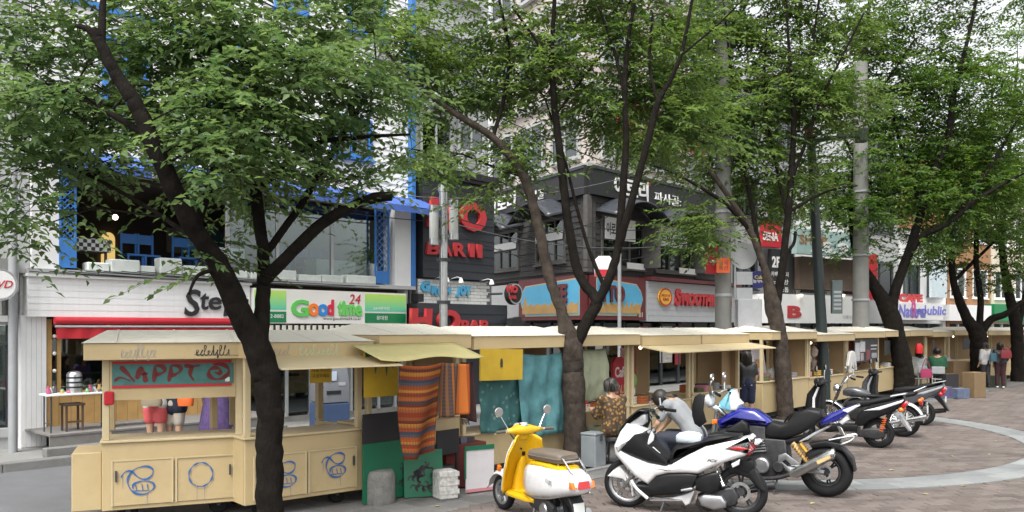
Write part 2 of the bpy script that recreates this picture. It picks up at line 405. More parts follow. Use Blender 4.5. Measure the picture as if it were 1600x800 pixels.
# kerb and steps in front of the shops (stone blocks)
sw = tag(thing('sidewalk', 'raised grey stone sidewalk in front of the shops', None), kind='structure')
MB().hexa([(*SP(-40,-1.55),-.05),(*SP(60,-1.55),-.05),(*SP(60,6),-.05),(*SP(-40,6),-.05)], [(*SP(-40,-1.55),.1),(*SP(60,-1.55),.1),(*SP(60,6),.1),(*SP(-40,6),.1)]).build('slab_base', M_conc, sw)
M_kerb = mat('kerb_stone', (.19,.19,.185), .85, .18, 5, .3, 50, dirt=.4)
for i in range(-5, 32):
    s0 = i*1.0
    MB().hexa([(*SP(s0+.005,-1.8),-.05),(*SP(s0+.995,-1.8),-.05),(*SP(s0+.995,-1.555),-.05),(*SP(s0+.005,-1.555),-.05)], [(*SP(s0+.005,-1.79),.115),(*SP(s0+.995,-1.79),.115),(*SP(s0+.995,-1.555),.115),(*SP(s0+.005,-1.555),.115)]).build('kerb_stone', M_kerb, sw, bevel=.012, seg=2)

# ================================================================ buildings
M_white = mat('white_paint', (.8,.8,.79), .55, .04, 3, .08, 40, streak=.12)
M_white2 = mat('white_siding', (.8,.8,.8), .5, .04, 5, .05, 60, streak=.13)
M_blue = mat('blue_paint', (.045,.2,.55), .5, .12, 6, .05)
M_canvas = mat('blue_canvas', (.06,.13,.42), .8, .12, 5, .1)
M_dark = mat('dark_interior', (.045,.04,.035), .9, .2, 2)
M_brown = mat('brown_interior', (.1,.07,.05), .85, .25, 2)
M_wood = mat('ochre_wood', (.5,.3,.11), .6, .18, 4, .15, 30)
M_red = mat('red_paint', (.5,.02,.035), .5, .1, 5)
M_redfab = mat('red_fabric', (.45,.02,.03), .8, .12, 6)
M_black = mat('black_paint', (.02,.02,.022), .5, .2, 6)
M_navy = mat('black_siding', (.028,.032,.04), .55, .18, 5, .1, 40, streak=.2)
M_steel = mat('brushed_steel', (.55,.56,.56), .3, .1, 8, metal=1)
M_grey = mat('grey_paint', (.32,.33,.34), .6, .1, 4, dirt=.25)
M_lgrey = mat('light_grey_paint', (.42,.43,.43), .55, .08, 4, streak=.25)
M_darkm = mat('dark_metal', (.05,.055,.06), .45, .15, 8)
M_glass = glass('window_glass')
M_glassd = glass('dark_window_glass', (.35,.42,.42), .03, .7)
M_glassg = glass('green_window_glass', (.15,.5,.42), .04, .75)
M_pink = mat('pink_wall_tile', (.6,.52,.49), .5, .08, 3, .1, 20, streak=.2)
M_cream = mat('cream_wall', (.62,.56,.43), .7, .1, 3, streak=.25)
M_orange = mat('orange_brick_wall', (.32,.17,.08), .8, .15, 8, .2, 60, streak=.25)
M_warm = mat('warm_lamp', (1,.8,.5), .5, 0, emit=(1,.72,.36), estr=3.0)
M_bulb = mat('lamp_bulb', (1,.9,.7), .5, 0, emit=(1,.82,.55), estr=2.5)
def boards(parent, x0, x1, z0, z1, y, h, m, name='board', lean=.012, jit=.0):
    """lapped siding boards, one object each"""
    n = max(1, round((z1-z0)/h)); h = (z1-z0)/n
    me = MB().hexa([(x0,y-lean-.012,0),(x1,y-lean-.012,0),(x1,y+.0,0),(x0,y+.0,0)], [(x0,y-.012,h+.012),(x1,y-.012,h+.012),(x1,y+.0,h+.012),(x0,y+.0,h+.012)]).mesh(name, m)
    for i in range(n): share(name, me, parent, loc=(0, random.uniform(-jit,jit), z0+i*h))
def window(parent, x0, x1, z0, z1, y, fm, gm, fw=.06, nx=2, nz=1, d=.08, sill=True, name='window', interior=None):
    """frame with mullions proud of the wall, panes set back"""
    b = MB(); b.box(x0,x0+fw,y-d,y,z0,z1); b.box(x1-fw,x1,y-d,y,z0,z1); b.box(x0+fw,x1-fw,y-d,y,z1-fw,z1); b.box(x0+fw,x1-fw,y-d,y,z0,z0+fw)
    cw = (x1-x0-2*fw)/nx; ch = (z1-z0-2*fw)/nz
    for i in range(1, nx): b.box(x0+fw+cw*i-fw*.35, x0+fw+cw*i+fw*.35, y-d*.8, y, z0+fw, z1-fw)
    for j in range(1, nz): b.box(x0+fw, x1-fw, y-d*.7, y-.005, z0+fw+ch*j-fw*.3, z0+fw+ch*j+fw*.3)
    o = b.build(name, fm, parent)
    for i in range(nx):
        for j in range(nz): bx('pane', x0+fw+cw*i, x0+fw+cw*(i+1), y-d*.45, y-d*.45+.008, z0+fw+ch*j, z0+fw+ch*(j+1), gm, o)
    if sill: bx('sill', x0-.05, x1+.05, y-d-.06, y-.002, z0-.06, z0-.003, fm, o)
    return o
def wallbox(parent, x0, x1, y0, y1, z0, z1, m, name='wall', holes=()):
    """front wall (thickness y0..y1) with rectangular openings"""
    xs = sorted({x0,x1,*[h[0] for h in holes],*[h[1] for h in holes]}); zs = sorted({z0,z1,*[h[2] for h in holes],*[h[3] for h in holes]})
    b = MB()
    for i in range(len(xs)-1):
        run = None
        for j in range(len(zs)-1):
            cx, cz = (xs[i]+xs[i+1])/2, (zs[j]+zs[j+1])/2
            if any(h[0] < cx < h[1] and h[2] < cz < h[3] for h in holes):
                if run is not None: b.box(xs[i], xs[i+1], y0, y1, run, zs[j]); run = None
            elif run is None: run = zs[j]
        if run is not None: b.box(xs[i], xs[i+1], y0, y1, run, z1)
    return b.build(name, m, parent)
def spotlamp(parent, x, z, y, out=.35, m=None):
    b = MB(); b.tube([(x,y,z),(x,y-out*.7,z+.05),(x,y-out,z+.02)], .012, 6)
    o = b.build('spotlight', m or M_white, parent, True)
    MB().lathe([(.02,0),(.05,-.05),(.07,-.13)], (x,y-out,z+.03), 'z', 10).build('lamp_head', m or M_white, o, True)

# ---------------------------------------------------------------- white corner shop building with the cafe on its first floor
B = thing('shop_building', 'white clapboard building with upstairs cafe, blue trim and two shops below', 'building', S(0,0), UA)
X0, X1 = -1.1, 7.35; Z1 = 3.08; Z2 = 5.0; ZT = 13.0
# ground floor structure
M_floor = mat('shop_floor', (.3,.29,.27), .6, .1, 3)
bx('floor', X0, X1, .02, 6, .1, .22, M_floor, B)
bx('ceiling', X0+.01, X1-.01, .3, 6, 2.5, Z1-.02, mat('shop_ceiling', (.5,.5,.48), .8), B)
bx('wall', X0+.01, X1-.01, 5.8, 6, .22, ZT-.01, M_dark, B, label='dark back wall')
bx('wall', 2.78, 2.9, .05, 5.8, .22, 2.5, M_white, B)
bx('wall', X0-.14, X0, 0, 6, .1, ZT, M_white, B); bx('wall', X1-.12, X1, 0, 6, .1, ZT, M_white, B)
wp = bx('pillar', -1.27, -.87, -.12, .2, .1, 2.36, M_white2, B)
for i in range(5): bx('board', -1.268+i*.0795, -1.268+i*.0795+.075, -.14, -.122, .12, 2.34, M_white2, wp)
# Ste... fascia boards and lettering
bx('fascia_core', X0-.1, 2.92, -.24, .3, 2.34, 3.02, M_white, B)
fb = bx('fascia_cap', X0-.12, 2.93, -.32, .3, 3.022, 3.07, M_white, B)
boards(B, X0-.1, 2.92, 2.34, 3.02, -.24, .113, M_white2, lean=.005)
sx = fs(286,-.3)
for body, px0, px1, py0, py1 in (('S',288,313,452,494),('t',313,326,458,484),('e',326,346,464,484),('p',349,370,466,494),('s',372,388,466,486)):
    a, c = fs(px0,-.28), fs(px1,-.28); z0 = fz((px0+px1)/2,py1,-.28); z1 = fz((px0+px1)/2,py0,-.28)
    text(body, a, z0, c-a, z1-z0, -.272, M_black, B, .025, bold=.015, shear=.12)
# red roller awning, valance and shop window
MB().tube([(-.8,-.3,2.27),(2.75,-.3,2.27)], .07, 12).build('awning_roll', M_red, B, True)
MB().tube([(-.8,-.34,2.17),(2.75,-.34,2.17)], .02, 8).build('awning_bar', M_lgrey, B, True)
MB().grid(lambda u,v: (-.78+3.5*u, -.33-.012*math.sin(u*70), 2.16-.2*v), 90, 2).build('awning_valance', M_redfab, B, solid=.004)
fr = bx('door_frame', -.85, -.77, -.08, .1, .22, 2.3, M_wood, B); bx('window_pane', -.77, -.68, -.02, -.012, 1.02, 2.28, M_glass, B); bx('plank', -.77, -.65, -.06, -.01, .22, 1.0, M_wood, B); bx('door_frame', 2.68, 2.76, -.08, .1, .22, 2.3, M_wood, B)
for i in range(4):
    a = -.64+i*.83; bx('window_pane', a+.03, a+.8, -.02, -.012, 1.02, 2.28, M_glass, B); bx('mullion', a-.03, a+.03, -.05, .05, 1.02, 2.3, M_wood, B)
for i in range(17): bx('plank', -.64+i*.195, -.64+i*.195+.189, -.06, -.01, .22, 1.0, M_wood, B)
bx('window_sill', -.66, 2.68, -.1, .03, 1.0, 1.03, M_wood, B)
M_hedge = mat('shop_goods', (.06,.09,.05), .9, .5, 9)
for i in range(6): bx('shelf', -.6, 2.7, 1.6+.02*i, 2.0, .5+.36*i, .53+.36*i, M_brown, B)
for i in range(26):
    x = random.uniform(-.55,2.6); z = .53+.36*random.randrange(5); bx('shop_goods', x, x+random.uniform(.05,.16), 1.62, 1.9, z, z+random.uniform(.1,.28), mat('goods%d' % (i % 6), random.choice([(.4,.05,.05),(.1,.2,.08),(.35,.3,.2),(.05,.1,.25),(.5,.45,.4),(.3,.15,.05)]), .6), B)
for i in range(5):
    w = MB().lathe([(.0,0),(.05,.02),(.07,.08),(.05,.14),(0,.16)], (-.3+i*.6, .35, 1.95), 'z', 10).build('pendant_lamp', M_warm if i % 2 else M_redfab, B, True)
for i in range(4): MB().ball((-.74+.0*i, -.12, 2.0-.3*i), .035, 8).build('bulb', M_white, B, True)
for x in (.32,.75): MB().ball((x,-.1,.98), .06, 10).build('round_lamp', M_white, B, True)
# Good time sign and convenience store
gs0, gs1 = 2.95, 7.0
gz0, gz1 = 2.24, 2.97; YS = -.36
bx('sign_box', gs0, gs1, YS, .3, gz0, gz1, mat('sign_white', (.78,.76,.72), .35, .04, 3), B)
M_g1 = mat('sign_light_green', (.25,.75,.3), .35, .04); M_g2 = mat('sign_mint', (.2,.62,.33), .35, .04); M_g3 = mat('sign_dark_green', (.01,.2,.07), .35, .05)
def gxx(px): return fs(px, YS)
for a, c in ((2.96, gxx(447)), (gxx(570), 6.98)):
    n = 8
    for i in range(n): bx('sign_stripe', a, c, YS-.006, YS-.001, 2.53+i*.05, 2.53+i*.05+.05, mat('sign_grad%d' % i, (.12+.05*i,.58+.02*i,.36-.035*i), .35, 0), B)
    bx('sign_stripe', a, c, YS-.006, YS-.001, 2.26, 2.49, M_g3, B)
cols = {'G':(.1,.5,.12),'o':(.75,.2,.03),'o2':(.9,.55,.02),'d':(.6,.02,.03)}
for body, p0, p1, y0, y1, c in (('G',454,482,468,495,(.12,.55,.1)),('o',481,498,474,494,(.9,.2,.02)),('o',496,512,475,494,(.02,.25,.7)),('d',510,521,468,493,(.65,.02,.05)),('t',527,534,470,493,(.15,.6,.12)),('i',534,539,470,493,(.15,.6,.12)),('m',539,554,476,493,(.15,.6,.12)),('e',554,565,477,494,(.15,.6,.12))):
    z0, z1 = fz((p0+p1)/2,y1,YS), fz((p0+p1)/2,y0,YS)
    text(body, gxx(p0), z0, gxx(p1)-gxx(p0), z1-z0, YS-.006, mat('letter_%s%d' % (body,p0), c, .4, 0), B, .02, bold=.04)
text('24', gxx(545), fz(553,475,YS), gxx(563)-gxx(545), .22, YS-.003, M_red, B, .01, shear=.2)
text('www.goodtime24.co.kr', gxx(505), fz(530,501,YS), gxx(564)-gxx(505), .07, YS-.003, M_black, B, .002)
text('24시편의점', gxx(583), 2.56, gxx(608)-gxx(583), .08, YS-.008, M_white, B, .002); text('용대점', gxx(588), 2.33, gxx(605)-gxx(588), .1, YS-.008, M_white, B, .002)
text('02)332-8882', gxx(404), 2.33, gxx(443)-gxx(404), .1, YS-.008, M_white, B, .002)
aw = bx('striped_canopy', 2.96, 7.0, -.9, -.3, 2.1, 2.19, M_black, B)
for i in range(28): bx('canopy_stripe', 2.98+i*.145, 3.05+i*.145, -.93, -.9, 2.08, 2.2, mat('canopy_cream', (.6,.58,.5), .6), aw)
# convenience store front: frames, glass, shelves
for x in (2.95,3.9,4.5,5.6,6.4,6.9): bx('mullion', x, x+.06, -.04, .06, .22, 2.24, M_lgrey, B)
for a, c in ((3.01,3.9),(3.96,4.5),(5.66,6.4),(6.46,6.9)): bx('window_pane', a, c, .0, .008, .3, 2.22, M_glassd, B)
for i in range(5):
    bx('shelf', 3.1, 6.9, 1.8, 2.2, .45+.38*i, .48+.38*i, mat('shelf_green', (.03,.1,.07), .5), B)
    for k in range(16):
        x = 3.12+k*.235; bx('shop_goods', x, x+random.uniform(.1,.2), 1.84, 2.1, .48+.38*i, .48+.38*i+random.uniform(.12,.3), mat('cgoods%d' % ((k*3+i) % 7), [(.04,.2,.12),(.3,.3,.28),(.02,.12,.1),(.3,.05,.04),(.05,.15,.3),(.35,.3,.1),(.03,.08,.05)][(k*3+i) % 7], .5), B)
bx('sliding_door', 4.7, 5.5, .3, .33, .22, 2.2, mat('frosted_green', (.35,.5,.45), .3), B)
# first-floor cafe: ledge, shutters, awning, room
bx('ledge', X0-.1, X1, -.3, .25, 3.075, 3.16, M_lgrey, B)
for x0_, x1_, h_ in ((-.25,.15,.16),(.15,.7,.24),(.7,1.0,.15),(1.05,1.5,.32),(1.5,2.3,.2),(2.3,2.9,.16),(2.95,3.5,.14),(3.5,4.05,.22),(4.1,4.7,.15),(4.7,5.3,.17),(5.35,6.2,.2)):
    bx('planter_block', x0_+.01, x1_-.01, -.26+random.uniform(0,.05), .02, 3.162, 3.16+h_, mat('planter_white', (.66,.7,.66), .7, .12, 6, .15, 30, dirt=.3), B, bevel=.02)
bx('floor', X0+.01, X1-.13, .25, 5.8, 3.0, 3.15, M_brown, B); 
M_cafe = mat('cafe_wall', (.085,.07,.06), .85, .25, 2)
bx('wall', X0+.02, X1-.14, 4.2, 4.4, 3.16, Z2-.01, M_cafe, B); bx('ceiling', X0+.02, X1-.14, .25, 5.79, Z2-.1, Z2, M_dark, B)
bx('pillar', -1.12, -.68, -.2, .24, 3.165, ZT, M_white, B); bx('pillar', -1.3, -1.13, -.1, .3, 3.08, ZT, M_lgrey, B)
bx('pillar', 6.78, 7.28, -.2, .24, 3.165, Z2+.2, M_white, B)
bx('corner_trim', 7.285, 7.4, -.24, .24, 3.165, ZT, M_blue, B)
def shutter(x0, x1, z0, z1, y, solidz):
    b = MB(); f = .035
    b.box(x0,x0+f,y-.04,y,z0,z1); b.box(x1-f,x1,y-.04,y,z0,z1); b.box(x0+f,x1-f,y-.038,y,z1-f,z1)
    o = b.build('lattice_shutter', M_blue, B); bx('shutter_panel', x0+f, x1-f, y-.035, y-.005, z0, solidz, M_blue if solidz-z0 < .7 else M_white, o)
    w = x1-x0-2*f; n = max(2, int((z1-solidz)/ (w/2.2)))
    l = MB()
    st = w/2.2; z = solidz-w
    while z < z1:
        for sg in (1,-1):
            p = []
            xa, xb = (x0+f, x1-f) if sg == 1 else (x1-f, x0+f)
            za, zb = z, z+w
            t0 = max(0, (solidz-za)/w); t1 = min(1, (z1-f-za)/w)
            if t1 > t0+.02: l.tube([(xa+(xb-xa)*t0, y-.02-.006*sg, za+w*t0),(xa+(xb-xa)*t1, y-.02-.006*sg, za+w*t1)], .011, 4)
        z += st
    l.build('lattice', M_blue, o)
shutter(fs(92,-.2), fs(119,-.2), 3.2, 4.95, -.18, 3.72)
shutter(fs(585,-.1), fs(607,-.1), 3.2, 4.95, -.1, 3.5)
for x in (2.55, 3.7, 5.1): bx('mullion', x, x+.06, .0, .08, 3.17, Z2-.1, M_lgrey, B)
for a, c in ((2.61,3.7),(3.76,5.1),(5.16,6.2)): bx('window_pane', a, c, .03, .038, 3.2, Z2-.1, M_glass, B)
# arched lit niche, pendant, chairs, checked table
nb = MB(); pts = [(-.14,0),(.14,0),(.14,.75)]+[(.14*math.cos(R(t)), .75+.16*math.sin(R(t))) for t in range(15,180,15)]+[(-.14,.75)]
xn = fs(170,4.1); nb.prism([(xn+a, 3.45+b) for a,b in pts], 4.1, 4.19); nb.build('lit_niche', mat('niche_glow', (.8,.6,.25), .6, 0, emit=(1,.66,.22), estr=.35), B)
MB().ball((fs(180,2), 2.0, 4.45), .06, 10).build('pendant_lamp', M_bulb, B, True)
MB().ball((fs(550,2.4), 2.4, 4.5), .06, 10).build('pendant_lamp', M_bulb, B, True)
for qi, x in enumerate((.9,1.2,1.95,2.3,4.4,5.0,5.5)):
    y = 1.0+random.uniform(-.2,.3)
    ct = thing('cafe_chair', 'blue wooden chair inside the upstairs cafe, number %s from the left lattice shutter' % ('one two three four five six seven'.split()[qi]), 'chair', S(x,y,3.155), UA, 'blue chairs in the upstairs cafe')
    bx('seat', 0,.38,0,.38,.42,.46, M_blue, ct); bx('backrest', .04,.34,.345,.375,.69,.88, M_blue, ct)
    for a in (0,.34):
        for b in (0,.34): bx('leg', a,a+.04,b,b+.04,0,.42 if b == 0 else .9, M_blue, ct)
M_check = bpy.data.materials.new('checked_cloth'); M_check.use_nodes = True
_n = M_check.node_tree.nodes; ck = _n.new('ShaderNodeTexChecker'); ck.inputs['Scale'].default_value = 14; ck.inputs[1].default_value = (.03,.03,.03,1); ck.inputs[2].default_value = (.7,.7,.68,1)
_tc = _n.new('ShaderNodeTexCoord'); M_check.node_tree.links.new(_tc.outputs['Object'], ck.inputs[0]); M_check.node_tree.links.new(ck.outputs[0], _n['Principled BSDF'].inputs[0])
def cafe_table(x, y, m, lab):
    t = thing('cafe_table', lab, 'table', S(x,y,3.155), UA)
    bx('table_cloth', -.36,.36,-.3,.3,.42,.66, m, t)
    for a in (-.3,.26):
        for b in (-.26,.22): bx('leg', a,a+.04,b,b+.04,0,.42, M_brown, t)
cafe_table(.08, .75, M_check, 'cafe table under a black and white checked cloth beside the blue shutter')
cafe_table(2.75, .6, M_white, 'cafe table with plain white cloth in the upstairs cafe')
bx('glass_counter', 5.1, 6.2, .6, 1.1, 3.16, 3.75, M_white, B)
for q in range(3): bx('cafe_picture', 3.2+q*.9, 3.8+q*.9, 4.14, 4.19, 4.0, 4.6, mat('cafe_pic%d' % q, [(.25,.22,.18),(.05,.12,.12),(.2,.08,.05)][q], .5), B)
bx('bar_back', 3.6, 4.5, 4.0, 4.19, 3.2, 4.7, mat('bar_green', (.03,.1,.1), .4), B)
PT = thing('potted_plant', 'tall white pot with spiky green plant beside the right lattice shutter', 'plant', S(0,0), UA)
MB().lathe([(.12,0),(.16,.5),(.16,.52),(.13,.52)], (fs(580,.3), .3, 3.17), 'z', 12).build('flower_pot', M_white, PT, True)
for q in range(14):
    a = q*2.4; MB().tube([(fs(580,.3),.3,3.68),(fs(580,.3)+.08*math.cos(a),.3+.08*math.sin(a),3.95),(fs(580,.3)+.16*math.cos(a),.3+.16*math.sin(a),4.1)], [.008,.012,.002], 4).build('leaf', mat('plant_leaf', (.07,.13,.03), .6), PT)
for a, c in ((-.66,.6),(.7,2.1),(2.3,4.6),(4.7,7.6)):      # canvas awnings
    b = MB(); b.add([(a,-.25,5.3),(c,-.25,5.3),(c,-.95,4.98),(a,-.95,4.98)], [(0,1,2,3)]); b.grid(lambda u,v: (a+(c-a)*u, -.95, 4.98-.13*v-.02*abs(math.sin(u*(c-a)*9))), 40, 2)
    b.add([(a,-.25,5.3),(a,-.95,4.98),(a,-.25,4.98)], [(0,1,2)]); b.add([(c,-.25,5.3),(c,-.95,4.98),(c,-.25,4.98)], [(0,1,2)])
    b.build('canvas_awning', M_canvas, B, solid=.01)
# upper floors: lapped siding with blue-framed windows
W3 = [(fs(518,-.1), fs(580,-.1), fz(548,246,-.1), fz(548,182,-.1)), (fs(330,-.1), fs(400,-.1), 6.2, 7.5), (fs(160,-.1), fs(230,-.1), 6.2, 7.5), (fs(430,-.1), fs(480,-.1), 9.0,10.3), (fs(545,-.1), fs(600,-.1), 9.0, 10.3), (fs(250,-.1), fs(320,-.1), 9.0,10.3)]
wallbox(B, -.68, 7.28, -.06, .2, Z2, ZT, M_white, holes=W3)
for zz in (Z2+.32,): pass
def sidingrow(z0, z1, h):
    n = round((z1-z0)/h); hh = (z1-z0)/n
    for i in range(n):
        za, zb = z0+i*hh, z0+(i+1)*hh; segs = [(-.68, 7.28)]
        for (a,c,p,q) in W3:
            if p-.08 < zb and q+.08 > za:
                segs = [t for s_ in segs for t in ((s_[0], min(s_[1],a-.07)), (max(s_[0],c+.07), s_[1])) if t[1]-t[0] > .02]
        for a, c in segs:
            MB().hexa([(a,-.1,0),(c,-.1,0),(c,-.061,0),(a,-.061,0)], [(a,-.075,hh+.01),(c,-.075,hh+.01),(c,-.061,hh+.01),(a,-.061,hh+.01)]).build('siding_board', M_white2, B).location = (0,0,za)
sidingrow(Z2+.3, 10.6, .16)
for (a,c,p,q) in W3: window(B, a, c, p, q, -.06, M_blue, M_glassd, .08, 2, 1, .1)
bx('roof', X0-.3, X1+.1, -.4, 6.2, ZT, ZT+.2, M_lgrey, B)
for a, c, z in ((-.6, 3.0, 7.9), (3.4, 7.2, 7.9)): bx('blue_band', a, c, -.13, -.1, z, z+.12, M_blue, B)

# ---------------------------------------------------------------- neighbour on the far left
A = thing('neighbour_shop', 'grey building at the left edge with dark glass shop front', 'building', S(0,0), UA)
wallbox(A, -9, -1.31, .02, .3, .1, 13, M_lgrey, holes=[(-3.2,-1.38,.35,2.2)])
bx('shop_room', -3.3, -1.36, 1.5, 1.6, .1, 3, M_dark, A); bx('window_pane', -3.2, -1.38, .1, .108, .4, 2.18, M_glassd, A)
bx('window_frame', -1.4, -1.34, -.02, .12, .3, 2.22, mat('mauve_metal', (.18,.13,.18), .5), A); bx('window_frame', -3.2, -1.4, -.02, .12, 1.86, 1.9, M_darkm, A); bx('window_frame', -3.2, -1.4, -.02, .12, .3, .45, M_lgrey, A)
for z in (.75, 1.1, 1.4): bx('display_shelf', -3.1, -1.42, .5, .9, z, z+.03, M_white, A)
for i in range(7): bx('display_goods', -3.0+i*.18, -2.9+i*.18, .55, .7, 1.13, 1.22+.03*(i % 3), M_white, A)
bx('sign_strip', -3.4, -1.33, -.08, .02, 2.25, 2.62, M_white, A); text('MARKET', -1.72, 2.36, .36, .1, -.08, M_red, A, .004)
bx('upper_ledge', -9, -1.33, -.25, .02, 2.75, 3.3, M_conc, A)
for i in range(3): window(A, -4.6+i*.0, -2.2, 4.2+i*3, 6+i*3, .02, M_grey, M_glassd, .07, 2, 2)
A2 = thing('round_sign', 'round white projecting sign with red letters at the left edge', 'sign', S(fs(-2,-.75),-.75,fz(-2,445,-.75)), UA)
MB().lathe([(0,-.07),(.22,-.07),(.24,-.05),(.24,.05),(.22,.07),(0,.07)], (0,0,0), 'y', 32).build('disc', M_white, A2, True)
MB().lathe([(.235,-.072),(.255,-.072),(.255,.072),(.235,.072)], (0,0,0), 'y', 32, True).build('rim', M_grey, A2, True)
text('DVD', -.18, -.05, .36, .12, -.075, M_red, A2, .004, bold=.01, shear=.3)
MB().tube([(.0,.06,0),(.0,.75,0)], .02, 8).build('bracket', M_darkm, A2)

# ---------------------------------------------------------------- bar with black siding and big red letters
C = thing('bar_building', 'black clapboard bar front with big red letters and a white brick band', 'building', S(0,0), UA)
c0, c1 = 7.42, 10.2; YC = -.34
M_letter = mat('red_letter', (.46,.035,.04), .45, .1, 8, streak=.25)
M_wbrick = mat('white_brick', (.7,.7,.68), .7, .08, 8, .15, 60, dirt=.2)
bx('wall', c0, c1, 0, 6, .1, 12, M_lgrey, C)
bx('sign_core', c0+.12, c1-.14, YC, -.002, 3.4, 5.88, M_black, C)
boards(C, c0+.12, c1-.14, 3.4, 5.88, YC, .2, M_navy)
bx('sign_cap', c0+.05, c1-.1, YC-.12, 0, 5.9, 5.98, M_black, C)
def fit(body, p0, p1, y0, y1, d, m, par, dep=.06, bold=.06, shear=0, rot=0):
    pm = (p0+p1)/2; a = fs(p0,d); return text(body, a, fz(pm,y1,d), fs(p1,d)-a, fz(pm,y0,d)-fz(pm,y1,d), d, m, par, dep, bold=bold, shear=shear, rot=rot)
dl = YC-.03
fit('H', 664,710,309,356,dl,M_letter,C,.09,.045,.12,-.06); fit('O', 716,757,317,362,dl,M_letter,C,.09,.05)
fit('B', 664,685,378,398,dl,M_letter,C,.07,.035,.1); fit('A',686,704,380,400,dl,M_letter,C,.07,.035); fit('R',707,726,380,401,dl,M_letter,C,.07,.035); fit('I',731,739,381,402,dl,M_letter,C,.07,.03); fit('I',743,751,382,403,dl,M_letter,C,.07,.03)
# white brick band, each brick its own piece
zb0, zb1 = 2.76, 3.36; bx('band_core', c0+.05, c1-.1, -.22, -.002, zb0, zb1, M_conc, C)
rows = 7; bh = (zb1-zb0)/rows; bw = .24
bme = MB().box(.004,bw-.006,-.03,0,.004,bh-.006).mesh('brick', M_wbrick); bmh = MB().box(.004,bw/2-.006,-.03,0,.004,bh-.006).mesh('brick', M_wbrick)
for j in range(rows):
    x = c0+.06
    if j % 2: share('brick', bmh, C, loc=(x,-.22,zb0+j*bh)); x += bw/2
    while x+bw < c1-.08: share('brick', bme, C, loc=(x,-.22+random.uniform(-.004,.004),zb0+j*bh)); x += bw
M_lb = mat('blue_letter', (.08,.38,.62), .45, .1)
for i, (ch, p0, p1, y0, y1, rt) in enumerate((('G',657,672,441,457,.15),('R',672,682,446,460,-.1),('O',682,692,448,462,.05),('W',693,704,449,461,0),('J',711,717,447,464,-.1),('O',718,726,447,462,.05),('Y',726,734,447,462,-.05))):
    fit(ch, p0, p1, y0, y1, -.255, M_lb, C, .05, .07, .1, rt)
# lower dark sign over the door
bx('sign_core', c0-.25, c1+.15, -.55, -.002, 2.02, 2.74, M_black, C)
boards(C, c0-.25, c1+.15, 2.02, 2.74, -.55, .24, M_navy)
fit('H',638,672,482,518,-.58,M_letter,C,.1,.055,.05); fit('O',681,716,484,518,-.58,M_letter,C,.1,.055); fit('BAR',718,764,500,520,-.58,M_letter,C,.07,.035)
wallbox(C, c0+.05, c1-.05, -.06, -.003, .1, 2.0, M_navy, holes=[(8.2,9.2,.1,1.98)]); bx('door', 8.2, 9.2, -.03, -.012, .12, 1.97, M_brown, C)
for p in (678,700,748): spotlamp(C, fs(p,-.22), 3.38, -.25, .45)
bx('speaker_box', fs(648,-.3)-.05, fs(648,-.3)+.12, -.5, -.225, 2.78, 2.98, M_black, C)
window(C, 7.7, 8.8, 6.3, 7.6, 0, M_lgrey, M_glassd, .07, 2, 1); window(C, 9.0, 10.0, 6.3, 7.6, 0, M_lgrey, M_glassd, .07, 2, 1)
bx('upper_canopy', c0+.1, c1-.1, -.5, -.01, 5.99, 6.15, M_black, C)
for j in range(2): window(C, 7.8, 9.8, 8.4+j*2.4, 9.8+j*2.4, 0, M_lgrey, M_glassd, .07, 3, 1)
def aircon(par, x, z, y):
    o = bx('air_conditioner', x, x+.8, y-.32, y-.02, z, z+.58, M_lgrey, par, bevel=.02)
    MB().lathe([(.2,-.01),(.23,-.01),(.23,.01),(.2,.01)], (x+.3,y-.33,z+.29), 'y', 20, True).build('fan_ring', M_darkm, o, True)
    for i in range(6): MB().box(x+.1,x+.5,y-.335,y-.325,z+.1+i*.075,z+.112+i*.075).build('grille_bar', M_grey, o)
aircon(C, 8.9, 6.2, 0); aircon(C, 8.0, 7.75, 0); aircon(B, 6.0, 8.1, -.1)
# round projecting bar sign in the alley mouth
RS = thing('round_bar_sign', 'small round black projecting sign with red letters beside the alley', 'sign', S(10.05,-.8,3.05), UA)
MB().lathe([(0,-.09),(.26,-.09),(.29,-.06),(.29,.06),(.26,.09),(0,.09)], (.28,0,0), 'y', 24).build('disc', M_black, RS, True)
MB().lathe([(.24,-.1),(.275,-.1),(.275,-.085),(.24,-.085)], (.28,0,0), 'y', 24, True).build('rim', M_grey, RS, True)
text('HO', -.1, .02, .42, .2, -.11, M_letter, RS, .03, bold=.08); text('BAR', 0, -.14, .3, .1, -.1, M_letter, RS, .02, bold=.04)
MB().tube([(-.1,.05,0),(-.15,.5,.0)], .03, 8).build('bracket', M_darkm, RS)
MB().prism([(.1,-.9),(.55,-.95),(.5,-.6),(.12,-.66)], -.1, .1).build('bracket_lamp', M_black, RS)

# ---------------------------------------------------------------- corner restaurant with weathered dark boards, tiled floors above
D = thing('corner_building', 'corner building with dark weathered wooden upper floor, black Korean signs and tiled storeys above', 'building')
PC = S(14.66, 0); LDIR = Vector((-.489,.873,0)); LA = math.atan2(-LDIR.y, -LDIR.x)   # left face: x runs towards the corner
DL = thing('left_front', None, None, PC, LA); DL.parent = D      # local x: negative away from the corner
DR = thing('right_front', None, None, PC, UA); DR.parent = D
M_wd = mat('weathered_board', (.048,.046,.045), .85, .45, 7, .3, 40, streak=.45)
M_wd2 = mat('weathered_frame', (.1,.095,.09), .8, .3, 8, .2, 40)
M_maroon = mat('maroon_paint', (.13,.024,.028), .5, .08, 4); M_gold = mat('gold_trim', (.55,.42,.2), .5, .1)
M_skyb = mat('sign_sky_blue', (.1,.42,.66), .5, .1, 2, dirt=.15); M_tan = mat('sign_tan', (.5,.3,.1), .5, .2, 4)
M_hang = mat('white_letter', (.75,.75,.73), .5, .05)
LEN_L, LEN_R = 8.0, 9.2
